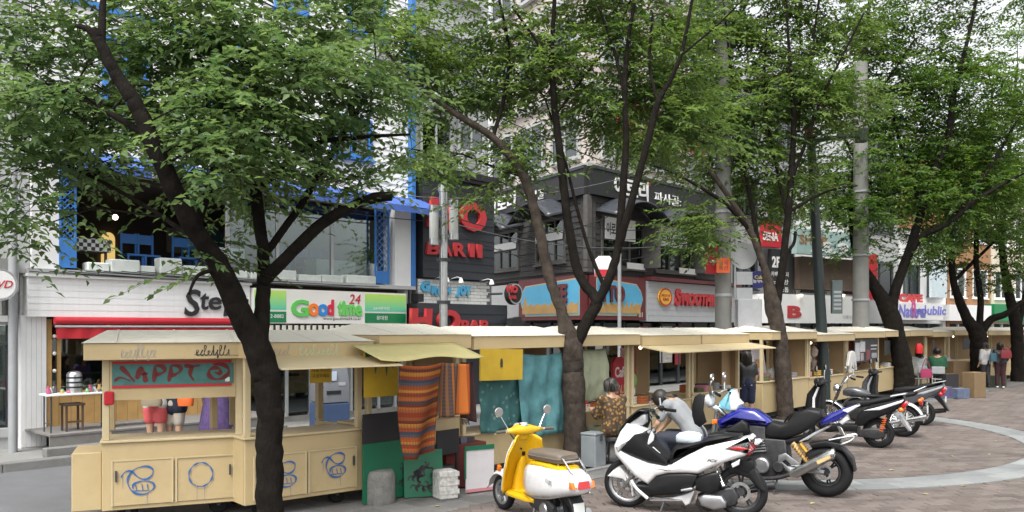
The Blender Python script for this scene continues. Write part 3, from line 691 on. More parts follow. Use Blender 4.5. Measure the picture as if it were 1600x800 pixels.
def rl(px, axis, d=0.0):         # pixel column -> local x on that face
    dv, o = (-LDIR, PC+Vector((LDIR.y,-LDIR.x,0))*d) if axis == 'L' else (U, PC+INTO*d)
    k = (px-800)/F; return (k*o.y-o.x)/(dv.x-k*dv.y)
def rz(px, py, axis):
    dv = -LDIR if axis == 'L' else U; return H+(HZ-py)*(PC+dv*rl(px,axis)).y/F
DB = MB(); q0 = PC; q1 = PC+U*LEN_R; q2 = q1+INTO*7; q3 = PC+LDIR*LEN_L
def dprism(name, z0, z1, m, off=0.0):
    P = [q0, q1, q2, q3]; c = sum((Vector(p) for p in P), Vector())/4
    P = [p+(c-p).normalized()*off for p in P]
    return MB().hexa([(p.x,p.y,z0) for p in P], [(p.x,p.y,z1) for p in P]).build(name, m, D)
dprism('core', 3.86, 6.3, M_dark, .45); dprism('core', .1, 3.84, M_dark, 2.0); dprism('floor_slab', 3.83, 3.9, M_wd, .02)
def fuzzy(par, x0, x1, holes, z0, z1, h, name='board'):
    n = round((z1-z0)/h); hh = (z1-z0)/n
    for i in range(n):
        za = z0+i*hh; segs = [(x0,x1)]
        for (a,c,p,q) in holes:
            if p < za+hh*.8 and q > za+hh*.2: segs = [t for s_ in segs for t in ((s_[0],min(s_[1],a)),(max(s_[0],c),s_[1])) if t[1]-t[0] > .02]
        for a, c in segs:
            o = MB().hexa([(a,-.03,0),(c,-.03,0),(c,.0,0),(a,.0,0)], [(a,-.008,hh+.01),(c,-.008,hh+.01),(c,.0,hh+.01),(a,.0,hh+.01)]).build(name, M_wd, par); o.location = (0, random.uniform(-.006,.006), za)
HL = [(rl(768,'L'), rl(812,'L'), 4.25, 5.7), (rl(838,'L'), rl(885,'L'), 4.3, 5.8)]
HR = [(rl(938,'R'), rl(1005,'R'), 4.1, 5.75), (rl(1022,'R'), rl(1085,'R'), 4.1, 5.75)]
for par, x0, x1, hs in ((DL,-LEN_L,-.02,HL), (DR,.02,LEN_R,HR)):
    wallbox(par, x0, x1, .001, .3, 3.9, 6.3, M_wd, 'board_wall', hs); fuzzy(par, x0, x1, hs, 3.95, 6.3, .19)
bx('corner_post', -.12,.12,-.06,.1,3.9,6.3, M_wd2, DR)
# windows with mullions, hanging notices, curved dark canopies
for hs, par in ((HL,DL),(HR,DR)):
    for n_, (a,c,p,q) in enumerate(hs):
        w = window(par, a, c, p, q, .06, M_wd2, M_glass if par is DL else M_glassd, .09, 3, 2 if par is DL else 1, .12)
        if par is DL: bx('window_notice', a+.1, c-.1, -.1, -.085, p+.75, p+1.0, M_white, par, M=None)
        else:
            bn = bx('window_banner', a+.12, a+(c-a)*.75, -.1, -.085, q-.75, q-.05, M_white, par); text('이로리' if n_ == 0 else '로리', a+.2, q-.62, (c-a)*.3, .4, -.102, M_black, par, .004, bold=.02)
            bx('window_notice', a+(c-a)*.55, c-.05, -.11, -.09, p-.05, p+.2, M_white, par); bx('open_sash', c-.14, c-.08, -.75, -.12, p+.05, q-.1, M_wd2, par)
            bx('lit_screen', a+(c-a)*.35, a+(c-a)*.6, .25, .29, p+.1, p+1.0, mat('ochre_screen', (.55,.27,.06), .6), par)
        cv = MB(); a2, c2 = a-.35, c+.35
        cv.grid(lambda u,v: (a2+(c2-a2)*u, -.05-.9*v, q+.12+.55*math.sin(math.pi*u)-.22*v), 16, 4)
        o = cv.build('curved_canopy', mat('canopy_dark', (.05,.055,.065), .3, .1), par, True, solid=.015)
        rb = MB()
        for t in (0,.25,.5,.75,1): rb.tube([(a2+(c2-a2)*t,-.05,q+.1+.55*math.sin(math.pi*t)),(a2+(c2-a2)*t,-.95,q+.1+.55*math.sin(math.pi*t)-.22)], .018, 6)
        rb.tube([(a2+(c2-a2)*t/16,-.95,q+.1+.55*math.sin(math.pi*t/16)-.22) for t in range(17)], .02, 6); rb.build('canopy_rib', M_darkm, o)
# black sign boards with white Korean lettering
for par, x0, x1 in ((DL,-LEN_L,-.0),(DR,.0,LEN_R)):
    bx('sign_board', x0, x1, -.16, .3, 6.32, 7.2, M_black, par); bx('sign_rim', x0, x1, -.2, -.161, 7.13, 7.22, M_darkm, par)
text('이로리', rl(769,'L'), 6.42, rl(812,'L')-rl(769,'L'), .62, -.165, M_hang, DL, .03, bold=.02); text('파사골', rl(826,'L'), 6.5, rl(857,'L')-rl(826,'L'), .34, -.165, M_hang, DL, .03)
text('이로리', rl(953,'R'), 6.4, rl(1006,'R')-rl(953,'R'), .66, -.165, M_hang, DR, .03, bold=.02); text('파사골:', rl(1016,'R'), 6.46, rl(1057,'R')-rl(1016,'R'), .36, -.165, M_hang, DR, .03)
bx('red_seal', rl(1004,'R'), rl(1009,'R'), -.18, -.161, 6.95, 7.1, M_red, DR)
for p in (930,1010,1050): spotlamp(DR, rl(p,'R'), 7.2, -.2, .5, M_darkm)
# wrapped sky blue sign with maroon frame
def ysign(par, x0, x1, inner):
    bx('sign_panel', x0, x1, -.3, .0, 2.4, 3.8, M_maroon, par)
    z0, z1 = 2.53, 3.66; a, c = (x0+.25, x1) if inner == 'L' else (x0, x1-.3)
    pts = [(a,z0+.3),(a-.12,(z0+z1)/2),(a,z1-.3),(a+.25,z1-.08),(c,z1+(.06 if 1 else 0)),(c,z0),(a+.25,z0)] if inner == 'L' else [(a,z0),(a,z1+.06),(c-.25,z1-.08),(c,z1-.3),(c+.12,(z0+z1)/2),(c,z0+.3),(c-.25,z0)]
    o = MB().prism(pts, -.318, -.301).build('sign_border', M_gold, par)
    cx, cz = sum(p[0] for p in pts)/7, sum(p[1] for p in pts)/7
    MB().prism([(cx+(p[0]-cx)*(.965 if (p[0] not in (x0,x1)) else 1), cz+(p[1]-cz)*.93) for p in pts], -.326, -.319).build('sign_field', M_skyb, par)
    n = 18; w = (c-a)-.1; drip = [(a+.05, z0+.08)]+[(a+.05+w*i/n, z0+.2+.28*abs(math.sin(i*1.7))*(1.8 if (i < 3 and inner == 'L') else 1)) for i in range(n+1)]+[(a+.05+w, z0+.08)]
    MB().prism(drip, -.334, -.327).build('sign_drip', M_tan, par)
ysign(DL, rl(822,'L'), -.02, 'L'); ysign(DR, .02, rl(997,'R'), 'R')
text('YE', rl(877,'L'), 2.95, .9, .6, -.34, M_maroon, DL, .05, bold=.05); text('TTO', .15, 2.95, 1.3, .55, -.34, M_maroon, DR, .05, bold=.04)
text('81', rl(986,'R'), 2.5, .22, .16, -.302, M_hang, DR, .004)
# grey panel up the alley, smoothie sign on the street
bx('grey_panel', -LEN_L, rl(821,'L'), -.2, 0, 2.3, 3.7, M_lgrey, DL); 
xs0, xs1 = rl(999,'R'), LEN_R
bx('sign_panel', xs0, xs1, -.32, 0, 2.36, 3.72, mat('panel_grey', (.47,.48,.49), .4, .06, 3, streak=.2), DR); bx('red_rail', xs0, xs1, -.5, .02, 3.74, 3.86, M_maroon, DR)
for i in range(1,7): bx('panel_joint', xs0, xs1, -.326, -.321, 2.36+i*.195, 2.368+i*.195, M_grey, DR)
lg = MB().lathe([(0,-.06),(.34,-.06),(.38,-.02),(.38,0)], (0,0,0), 'y', 28).build('logo_disc', mat('logo_yellow', (.8,.45,.05), .4, .05), DR, True); lg.location = (rl(1038,'R',-.33), -.33, 3.2); lg.scale = (1.15,1,.85)
MB().lathe([(.3,-.062),(.36,-.062),(.36,-.058),(.3,-.058)], (0,0,0), 'y', 28, True).build('logo_ring', M_red, lg, True); text('SMOOTHIE', -.24,.02,.48,.1,-.065,M_red,lg,.004); text('KING', -.16,-.15,.32,.13,-.065,M_red,lg,.004,bold=.03)
xq = rl(1053,'R',-.33); 
text('S', xq, 2.9, .36, .62, -.33, M_letter, DR, .08, bold=.06, shear=.15); text('MOOTHIE', xq+.42, 2.93, rl(1118,'R',-.33)-xq-.42, .46, -.33, M_letter, DR, .08, bold=.05, shear=.12); text('KING', rl(1121,'R',-.33), 2.9, 1.0, .5, -.33, M_letter, DR, .08, bold=.05, shear=.12)
# ground floor fronts
for par, x0, x1 in ((DL,-LEN_L,0),(DR,0,LEN_R)):
    n = int(abs(x1-x0)/1.15); st = (x1-x0)/n
    for i in range(n):
        bx('shopfront_pane', x0+st*i+.05, x0+st*(i+1)-.05, .3, .308, .2, 2.3, M_glassd, par); bx('mullion', x0+st*i-.03 if i else x0+.05, x0+st*i+.05 if i else x0+.1, .24, .36, .1, 2.35, M_darkm, par)
for k, (x0, x1, z0, z1, c) in enumerate(((.6,1.1,.9,2.1,(.6,.55,.5)),(3.2,3.7,.9,2.2,(.5,.04,.04)),(4.5,5.3,.9,2.2,(.65,.6,.55)),(5.5,5.9,.8,2.2,(.4,.04,.05)),(6.6,7.4,1.0,2.1,(.12,.1,.1)))):
    bx('window_poster', x0, x1, .25, .262, z0, z1, mat('poster%d' % k, c, .5, .5, 12), DR)
M_tile = M_pink
def upper(z0, z1):
    P = [q0, q1, q2, q3]; c = sum((Vector(p) for p in P), Vector())/4; P = [p+(c-p).normalized()*.7 for p in P]
    MB().hexa([(p.x,p.y,z0) for p in P], [(p.x,p.y,z1) for p in P]).build('tiled_storeys', M_tile, D); return P
PU = upper(7.2, 17)
UL = thing('upper_left_front', None, None, (PU[0].x,PU[0].y,0), LA); UL.parent = D; UR = thing('upper_right_front', None, None, (PU[0].x,PU[0].y,0), UA); UR.parent = D
for fl_ in range(3):
    z = 7.7+fl_*3.1
    for i in range(3): window(UL, -6.6+i*2.2, -4.9+i*2.2, z, z+1.7, 0, M_lgrey, M_glassg, .09, 2, 2, .1)
    for i in range(3): window(UR, .6+i*2.7, 2.6+i*2.7, z, z+1.7, 0, M_lgrey, M_glassg, .09, 3, 2, .1)
    bx('ledge', .0, LEN_R-1, -.12, -.002, z+2.2, z+2.4, M_lgrey, UR); bx('ledge', -LEN_L+.8, -.0, -.12, -.002, z+2.2, z+2.4, M_lgrey, UL)
dprism('parapet_roof', 7.2, 7.32, M_lgrey, -.05)
bx('red_neon_sign', 1.2, 5.6, -.5, -.3, 9.3, 9.75, M_white, UR); text('막걸리', 1.4, 9.35, 2.2, .34, -.5, M_letter, UR, .05, bold=.03)
for z in (8.6, 8.9): bx('red_stripe', 1.0, 6.6, -.42, -.36, z, z+.12, M_red, UR)

def flatten(part, root):
    for c in kids(part): c.parent = root; c.matrix_basis = part.matrix_basis @ c.matrix_basis
    bpy.data.objects.remove(part)
for q in (DL, DR, UL, UR): flatten(q, D)

# ---------------------------------------------------------------- shops further along, the street bends to the right
E0 = S(24.2, 0); U2 = Vector((.828,.56,0)).normalized(); EA = math.atan2(U2.y, U2.x)
def ex(px, d=0.0):
    k = (px-800)/F; o = E0+Vector((-U2.y,U2.x,0))*d; return (k*o.y-o.x)/(U2.x-k*U2.y)
def ez(px, py, d=0.0): return H+(HZ-py)*(E0+Vector((-U2.y,U2.x,0))*d+U2*ex(px,d)).y/F
def eb(p0, p1, name, label, m, zt, z2, frontm, depth=8):
    """a shop building between two pixel columns"""
    b = thing(name, label, 'building', E0, EA); a, c = ex(p0), ex(p1)
    wn_ = max(1, int((c-a)/1.9)); st = (c-a)/wn_
    holes = [(a+.3,c-.3,.25,2.35)]; flo = []; z = 3.7
    while z+1.8 < zt:
        for i in range(wn_): flo.append((a+st*i+st*.15, a+st*(i+1)-st*.15, z, z+1.5))
        z += 2.9
    wallbox(b, a+.02, c-.02, 0, .3, .1, zt, m, holes=holes+flo)
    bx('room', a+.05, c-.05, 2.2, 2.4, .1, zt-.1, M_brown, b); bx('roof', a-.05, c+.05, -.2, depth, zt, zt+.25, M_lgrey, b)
    bx('side_wall', a+.02, a+.2, .31, depth, .1, zt-.01, m, b); bx('side_wall', c-.2, c-.02, .31, depth, .1, zt-.01, m, b)
    for (h0,h1,p,q) in flo: window(b, h0, h1, p, q, .1, frontm, M_glassd, .08, 2, 1, .12)
    n = max(2, int((c-a)/1.1)); s2 = (c-a-.6)/n
    for i in range(n): bx('shopfront_pane', a+.3+s2*i+.04, a+.3+s2*(i+1)-.04, .12, .128, .3, 2.3, M_glass, b); bx('mullion', a+.3+s2*i-.04, a+.3+s2*i+.04, .05, .2, .25, 2.35, frontm, b)
    return b, a, c
b, a, c = eb(1136, 1243, 'sign_covered_shop', 'dark narrow building with black floor directory sign and red panel above', M_grey, 12, 3.7, M_darkm)
bx('directory_sign', ex(1203,-.4), ex(1237,-.4), -.5, -.3, ez(1215,475,-.4), ez(1215,390,-.4), M_black, b)
text('2F', ex(1206,-.5), ez(1212,418,-.5), ex(1219,-.5)-ex(1206,-.5), .45, -.503, M_hang, b, .01, bold=.03)
for i, tx in enumerate(('카페 라운지','노래방','미니스톱')): text(tx, ex(1205,-.5), ez(1212,432+12*i,-.5), ex(1232,-.5)-ex(1205,-.5), .2, -.503, M_hang, b, .004)
bx('red_sign', ex(1190,-.4), ex(1218,-.4), -.5, -.3, ez(1200,386,-.4), ez(1200,345,-.4), M_red, b); text('SENA', ex(1192,-.5), ez(1200,376,-.5), ex(1216,-.5)-ex(1192,-.5), .35, -.503, M_hang, b, .01, bold=.03)
lo = MB().lathe([(0,-.05),(.5,-.05),(.5,.05),(0,.05)], (0,0,0), 'y', 24).build('oval_sign', mat('navy_sign', (.02,.02,.12), .4, .1), b, True); lo.location = (ex(1184,-.4), -.4, ez(1184,437,-.4)); lo.scale = (1,1,.7); text('Cafe', -.25, .05, .5, .18, -.055, mat('yellow_letter', (.7,.6,.05), .4), lo, .004); text('놀부네', -.35, -.2, .7, .2, -.055, M_hang, lo, .004)
bx('white_sign', ex(1150,-.3), ex(1200,-.3), -.5, -.28, ez(1180,482,-.3), ez(1180,462,-.3), M_white, b); text('헤어', ex(1183,-.5), ez(1190,479,-.5), .6, .35, -.503, M_black, b, .004)
b, a, c = eb(1243, 1345, 'white_sign_shop', 'shop with a long blank white sign box and dark windows above', M_white, 8.2, 3.7, M_darkm)
bx('white_sign_box', ex(1196,-.8), ex(1344,-.8), -1.0, -.02, ez(1260,505,-.8), ez(1260,461,-.8), M_white, b); bx('dark_fascia', ex(1246,-.6), ex(1344,-.6), -.7, -.02, ez(1300,461,-.6)+.2, ez(1300,405,-.6), M_brown, b)
bx('roof_sign', ex(1240,-.9), ex(1344,-.9), -1.05, -.8, ez(1290,400,-.9), ez(1290,362,-.9), mat('teal_sign', (.35,.5,.48), .5, .2, 3), b); text('25.9', ex(1266,-1.05), ez(1290,396,-1.05), 2.6, .5, -1.055, M_hang, b, .01, bold=.03); text('SHOP', ex(1249,-1.05), ez(1270,383,-1.05), 1.8, .4, -1.055, M_orange, b, .01, bold=.03)
text('B', ex(1230,-1), ez(1236,497,-1), .9, .5, -1.003, M_letter, b, .02, bold=.05); text('더페이스샵', ex(1317,-1), ez(1325,499,-1), 1.0, .18, -1.003, M_grey, b, .004)
for p in (1252,1285,1318): MB().lathe([(.0,0),(.06,.0),(.09,.07),(0,.09)], (ex(p,-1.1), -1.08, ez(p,463,-1.1)), 'z', 10).build('sign_lamp', M_bulb, b, True)
b, a, c = eb(1346, 1404, 'pale_narrow_building', 'pale narrow building with small red vertical sign behind the trees', M_lgrey, 13, 3.7, M_darkm)
bx('vertical_sign', ex(1352,-.5), ex(1358,-.5), -.9, -.05, 3.4, 5.4, M_redfab, b)
b, a, c = eb(1405, 1478, 'grey_arched_building', 'grey building with dark upstairs windows and white shop sign with blue letters', M_white, 6.6, 3.7, M_darkm)
bx('white_sign_box', ex(1402,-.6), ex(1468,-.6), -.8, -.02, ez(1440,500,-.6), ez(1440,474,-.6), M_white, b); text('Natural', ex(1404,-.8), ez(1410,496,-.8), 2.3, .6, -.803, mat('violet_letter', (.2,.2,.6), .4), b, .01, bold=.03, shear=.1); text('R', ex(1424,-.8), ez(1425,497,-.8), .5, .8, -.803, mat('pink_letter', (.6,.1,.3), .4), b, .01, bold=.04); text('epublic', ex(1432,-.8), ez(1440,496,-.8), 2.6, .55, -.803, MATS['violet_letter'], b, .01, bold=.03, shear=.1)
text('CAFE', ex(1404,-.3), ez(1410,472,-.3), 2.0, .4, -.3, M_letter, b, .05, bold=.06); bx('white_banner', ex(1452,-.5), ex(1476,-.5), -.62, -.5, ez(1460,465,-.5), ez(1460,412,-.5), mat('pale_blue_banner', (.6,.7,.75), .5), b)
b, a, c = eb(1479, 1548, 'orange_building', 'orange brick building with white window frames at far right', M_orange, 11, 3.7, M_white)
bx('white_sign_box', ex(1481,-.4), ex(1546,-.4), -.5, -.02, 2.5, 3.3, M_white, b)
b, a, c = eb(1549, 1640, 'cream_building', 'cream building with green sign at the right edge behind trees', M_cream, 10, 3.7, M_white)
bx('green_sign_box', ex(1551,-.4), ex(1636,-.4), -.5, -.02, 2.5, 3.4, M_g3, b)
b, a, c = eb(1641, 1760, 'pink_building', 'pink tiled building beyond the right edge', M_pink, 12, 3.7, M_white)
# taller blocks behind
def tower(name, label, x, y, w, d, h, rot, m, nx, nz):
    b = thing(name, label, 'building', (x,y,0), R(rot)); bx('wall', -w/2, w/2, 0, d, 0, h, m, b); bx('roof', -w/2-.3, w/2+.3, -.3, d+.3, h, h+.5, M_lgrey, b)
    for j in range(nz):
        for i in range(nx):
            x0 = -w/2+w/nx*(i+.2); z0 = 3+(h-3)/nz*(j+.2); window(b, x0, x0+w/nx*.6, z0, z0+(h-3)/nz*.5, -.001, M_white, M_glassd, .12, 2, 1, .1)
tower('apartment_block', 'tall pale apartment block rising behind the corner building', 14, 62, 18, 10, 22, 25, M_pink, 6, 6)
tower('apartment_block', 'white apartment block far behind the right-hand trees', 40, 78, 20, 10, 20, 32, M_white, 6, 5)
tower('office_block', 'pale grey block behind the bar at the end of the alley', -8, 60, 14, 9, 16, 35, M_lgrey, 5, 5)

# ================================================================ the row of cream market stalls
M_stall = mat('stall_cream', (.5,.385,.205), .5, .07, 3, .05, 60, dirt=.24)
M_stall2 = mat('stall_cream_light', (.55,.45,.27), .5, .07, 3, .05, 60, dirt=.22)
M_roof = mat('stall_roof', (.72,.68,.58), .55, .05, 3, .05, 30, dirt=.14)
M_inner = mat('stall_inner_ply', (.36,.245,.13), .7, .1, 4)
M_tyre = mat('tyre_rubber', (.013,.013,.014), .75, .2, 10, spec=.25)
M_gblue = mat('blue_spray_paint', (.03,.12,.35), .6, .1, 20)
M_gblack = mat('black_marker', (.03,.03,.03), .6, 0)
M_ggrey = mat('faded_marker', (.36,.33,.27), .6, 0)
ZR, ZF1, ZF0, ZC = 2.14, 2.0, 1.82, .9
def stall(p0, p1, label, depth=1.1, posts=True, front=True, doors=True, counter=ZC, over=.13, left_panel=False, right_panel=False, back=False, hip=True):
    """p0, p1: ground points of the front corners; local x along the front, y to the back"""
    p0, p1 = Vector(p0), Vector(p1); d = p1-p0; w = d.length; an = math.atan2(d.y, d.x)
    t = thing('market_stall', label, 'stall', (p0.x,p0.y,0), an, 'cream market stalls in a row'); t.scale = (1,1,1+random.Random(label).uniform(-.015,.03))
    zb = .16
    if front:
        bx('front_panel', .0, w, 0, .04, zb, counter, M_stall, t, bevel=.006)
        bx('side_panel', .0, .04, .045, depth, zb, counter, M_stall, t); bx('side_panel', w-.04, w, .045, depth, zb, counter, M_stall, t); bx('back_panel', .045, w-.045, depth-.04, depth, zb, counter-.05, M_stall, t)
        bx('counter', -.02, w+.02, -.03, depth*.55, counter+.002, counter+.03, M_stall2, t, bevel=.006)
        if doors:
            for i, (a, c) in enumerate(((.09,w/2-.01),(w/2+.01,w-.09))):
                o = bx('sliding_door', a, c, -.014-.008*(1-i), -.001, zb+.05, counter-.2, M_stall, t, bevel=.004); 
                fr = MB(); fr.box(a,c,-.03,-.023,counter-.2,counter-.185); fr.box(a,a+.018,-.03,-.023,zb+.05,counter-.2); fr.box(c-.018,c,-.03,-.023,zb+.05,counter-.2); fr.build('door_trim', M_stall2, o)
                kx = a+.04 if i == 0 else c-.06
                MB().box(kx,kx+.02,-.05,-.03,counter-.42,counter-.3).build('latch', M_darkm, o, bevel=.003)
    for x in (0, w-.075):
        for y in (.0, depth-.075):
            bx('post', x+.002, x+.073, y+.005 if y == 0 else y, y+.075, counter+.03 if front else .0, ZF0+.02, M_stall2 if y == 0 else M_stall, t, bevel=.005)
    # roof: fascia ring, two slopes, hipped ends
    o = over
    fa = MB(); fa.box(-o,w+o,-.22,-.19,ZF0,ZF1); fa.box(-o,w+o,depth+.12,depth+.15,ZF0,ZF1); fa.box(-o,-o+.03,-.19,depth+.12,ZF0,ZF1); fa.box(w+o-.03,w+o,-.19,depth+.12,ZF0,ZF1)
    fa.build('fascia', M_stall, t, bevel=.006)
    ym = depth/2-.03; h = .2 if hip else .0; e = .02
    A_ = (-o-e,-.24,ZF1+.004); B_ = (w+o+e,-.24,ZF1+.004); C_ = (w+o+e,depth+.17,ZF1+.004); D_ = (-o-e,depth+.17,ZF1+.004); E_ = (-o-e+h,ym,ZR); F_ = (w+o+e-h,ym,ZR)
    nsh = max(2, int(w/.8))
    MB().add([A_,B_,C_,D_,E_,F_], [(0,1,5,4),(2,3,4,5),(1,2,5),(3,0,4),(3,2,1,0)]).build('roof', M_roof, t)
    for x in [(-o+.3)+(w+2*o-.6)*i/nsh for i in range(nsh+1)]:
        MB().hexa([(x-.012,-.235,ZF1+.006),(x+.012,-.235,ZF1+.006),(x+.012,ym,ZR),(x-.012,ym,ZR)], [(x-.012,-.235,ZF1+.012),(x+.012,-.235,ZF1+.012),(x+.012,ym,ZR+.006),(x-.012,ym,ZR+.006)]).build('roof_seam', M_roof, t)
    bx('ceiling_panel', -o+.04, w+o-.04, -.18, depth+.11, ZF0+.02, ZF0+.035, M_inner, t)
    if left_panel: bx('end_panel', .006, .03, .08, depth-.08, counter+.03, ZF0+.02, M_inner, t)
    if right_panel: bx('end_panel', w-.03, w-.006, .08, depth-.08, counter+.03, ZF0+.02, M_inner, t)
    if back: bx('back_board', .08, w-.08, depth-.06, depth-.03, counter, ZF0+.02, M_inner, t)
    if front:
        for x in (.25, w-.25):
            for y in (.2, depth-.2):
                MB().lathe([(.03,-.03),(.09,-.03),(.105,-.012),(.105,.012),(.09,.03),(.03,.03)], (x,y,.106), 'y', 16, True).build('wheel', M_tyre, t, True)
                MB().box(x-.02,x+.02,y-.035,y+.035,.09,zb+.02).build('wheel_fork', M_darkm, t)
    MB().ball((w*.5,depth*.45,ZF0-.06), .035, 8).build('bulb', M_bulb if (not hip or 'stall' in label and not any(q in label for q in ('leftmost','second','third'))) else M_white, t, True)
    return t, w
def stroke(t, pts, w, m, y=-.031, name='graffiti', n=6):
    return MB().ribbon(spline([(x,y,z) for x,z in pts], n), w, (0,-1,0)).build(name, m, t)

def lx(t, px, y=0.0):
    a = t.rotation_euler.z; u = Vector((math.cos(a),math.sin(a))); n = Vector((-math.sin(a),math.cos(a))); o = Vector((t.location.x,t.location.y))+n*y; k = (px-800)/F
    return (k*o.y-o.x)/(u.x-k*u.y)
# cart one, far left
t1, w1 = stall((-4.44,8.93,0), (-3.10,9.49,0), 'leftmost cream stall with teal panel of dark red graffiti under its roof', over=.16)
# extension box on its left flank
bx('side_box', -.3, -.005, .08, .75, .16, .8, M_stall, t1, bevel=.01)
bx('teal_board_frame', .075, w1-.075, .0, .05, 1.37, ZF0, M_stall, t1)
def _(): pass
bx('red_tape', .1, w1-.12, -.012, -.001, 1.5, 1.53, M_red, t1); bx('red_tape', .1, w1-.12, -.012, -.001, 1.765, 1.795, M_red, t1)
M_teal = mat('teal_board', (.06,.2,.18), .5, .3, 6, dirt=.2)
bx('teal_board', .1, w1-.1, -.01, -.001, 1.532, 1.763, M_teal, t1)
M_dred = mat('dark_red_spray', (.16,.015,.015), .6, .2, 12)
yy = -.016
for pts, sw_ in (([(.2,1.74),(.27,1.66),(.34,1.57)],.035),([(.36,1.6),(.4,1.72),(.43,1.68),(.45,1.56)],.035),([(.4,1.65),(.47,1.66)],.02),([(.53,1.56),(.54,1.66),(.55,1.74),(.62,1.73),(.64,1.68),(.58,1.65),(.55,1.65)],.032),([(.68,1.56),(.7,1.66),(.71,1.74),(.79,1.73),(.8,1.68),(.74,1.64),(.71,1.64)],.032),([(.84,1.74),(.93,1.73),(1.0,1.74)],.03),([(.92,1.73),(.9,1.64),(.94,1.57)],.032),([(1.16,1.66),(1.2,1.64),(1.22,1.67),(1.2,1.7),(1.15,1.71),(1.1,1.68),(1.1,1.62),(1.16,1.58),(1.24,1.59),(1.3,1.64),(1.3,1.7),(1.24,1.745),(1.14,1.75)],.033),([(.14,1.58),(.2,1.62),(.3,1.58)],.02)):
    stroke(t1, [(x*(w1-.24)/1.2-.02,z) for x,z in pts], sw_*1.35, M_dred, yy)
bx('sticker', w1-.19, w1-.14, -.014, -.0105, 1.55, 1.6, M_white, t1)
# spray tags on the doors
def swirl(t, cx, cz, k):
    stroke(t, [(cx-.19*k,cz+.06*k),(cx-.15*k,cz+.12*k),(cx-.08*k,cz+.13*k),(cx+.0,cz+.05*k),(cx+.08*k,cz+.02*k),(cx+.15*k,cz+.06*k),(cx+.16*k,cz+.14*k),(cx+.08*k,cz+.18*k),(cx-.04*k,cz+.15*k),(cx-.11*k,cz+.06*k),(cx-.11*k,cz-.04*k),(cx-.04*k,cz-.14*k),(cx+.08*k,cz-.16*k),(cx+.17*k,cz-.1*k),(cx+.16*k,cz-.03*k),(cx+.05*k,cz+.0),(cx-.05*k,cz-.03*k),(cx-.06*k,cz-.09*k)], .02, M_gblue, -.0315)
    for q in (-.03,.04,.1): stroke(t, [(cx+q*k,cz-.04*k),(cx+q*k+.01,cz-.11*k)], .014, M_gblue, -.0318, n=2)
    stroke(t, [(cx-.05*k,cz-.115*k),(cx+.13*k,cz-.12*k)], .014, M_gblue, -.0318, n=2)
    stroke(t, [(cx+.1*k,cz-.15*k),(cx+.1*k,cz-.3*k)], .005, M_gblue, -.0318, n=2); stroke(t, [(cx-.17*k,cz+.06*k),(cx-.17*k,cz-.08*k)], .005, M_gblue, -.0318, n=2)
swirl(t1, .36, .47, .9)
stroke(t1, [(p[0],p[2]) for p in arc(w1*.69,.5,.125,.135,-110,245,18)], .018, M_gblue); 
for q in (.02,.1): stroke(t1, [(w1*.69-.06+q,.38),(w1*.69-.06+q,.22)], .005, M_gblue, n=2)
yf = -.2235
def scrawl(t, x, z, w, h, m, seed, sw_=.01, n=9):
    r = random.Random(seed); pts = []
    for i in range(n):      # loopy handwriting
        a = x+w*i/n; c = w/n; hh = h*r.choice((.45,.55,.6,1.0)); k = r.random()
        pts += [(a, z+hh*.25), (a+c*.55, z+hh*.95), (a+c*(.05 if k > .5 else .4), z+hh*1.0), (a+c*(.1 if k > .35 else .5), z+(hh*.1 if k > .2 else -h*.3)), (a+c*.75, z)]
    stroke(t, pts, sw_, m, yf, n=5)
scrawl(t1, .95, 1.86, .36, .1, M_gblack, 3, .011); stroke(t1, [(.93,1.87),(1.4,1.855)], .008, M_gblack, yf, n=2); scrawl(t1, .2, 1.85, .36, .12, M_ggrey, 5, .012)
MB().box(.02,.12,-.03,.03,1.32,1.47).build('red_rag', M_redfab, t1, bevel=.02)
# cart two
t2, w2 = stall((-2.98,9.2,0), (-1.84,10.15,0), 'second cream stall behind the big trunk with raised flap and blue scribble on its door', over=.03)
swirl(t2, w2*.73, .5, .85); swirl(t2, w2*.3, .46, .85)
fl_ = MB(); fl_.hexa([(.05,-.85,1.72),(w2+.05,-.85,1.72),(w2,-.2,1.83),(.05,-.2,1.83)], [(.05,-.85,1.735),(w2+.05,-.85,1.735),(w2,-.2,1.845),(.05,-.2,1.845)]); fl_.build('raised_flap', M_stall2, t2, bevel=.004)
scrawl(t2, .1, 1.86, .35, .11, M_ggrey, 8, .01, 7); scrawl(t2, .55, 1.86, .5, .1, mat('pale_green_marker', (.45,.52,.33), .6, 0), 9, .014)
yn = bx('yellow_notice', w2*.66, w2*.86, .4, .405, 1.48, 1.74, mat('yellow_paper', (.65,.45,.05), .7, .1), t2)
text('세일 오천원', w2*.68, 1.62, w2*.16, .06, .398, M_black, t2, .001); text('구경하세요', w2*.68, 1.54, w2*.16, .05, .398, M_black, t2, .001)
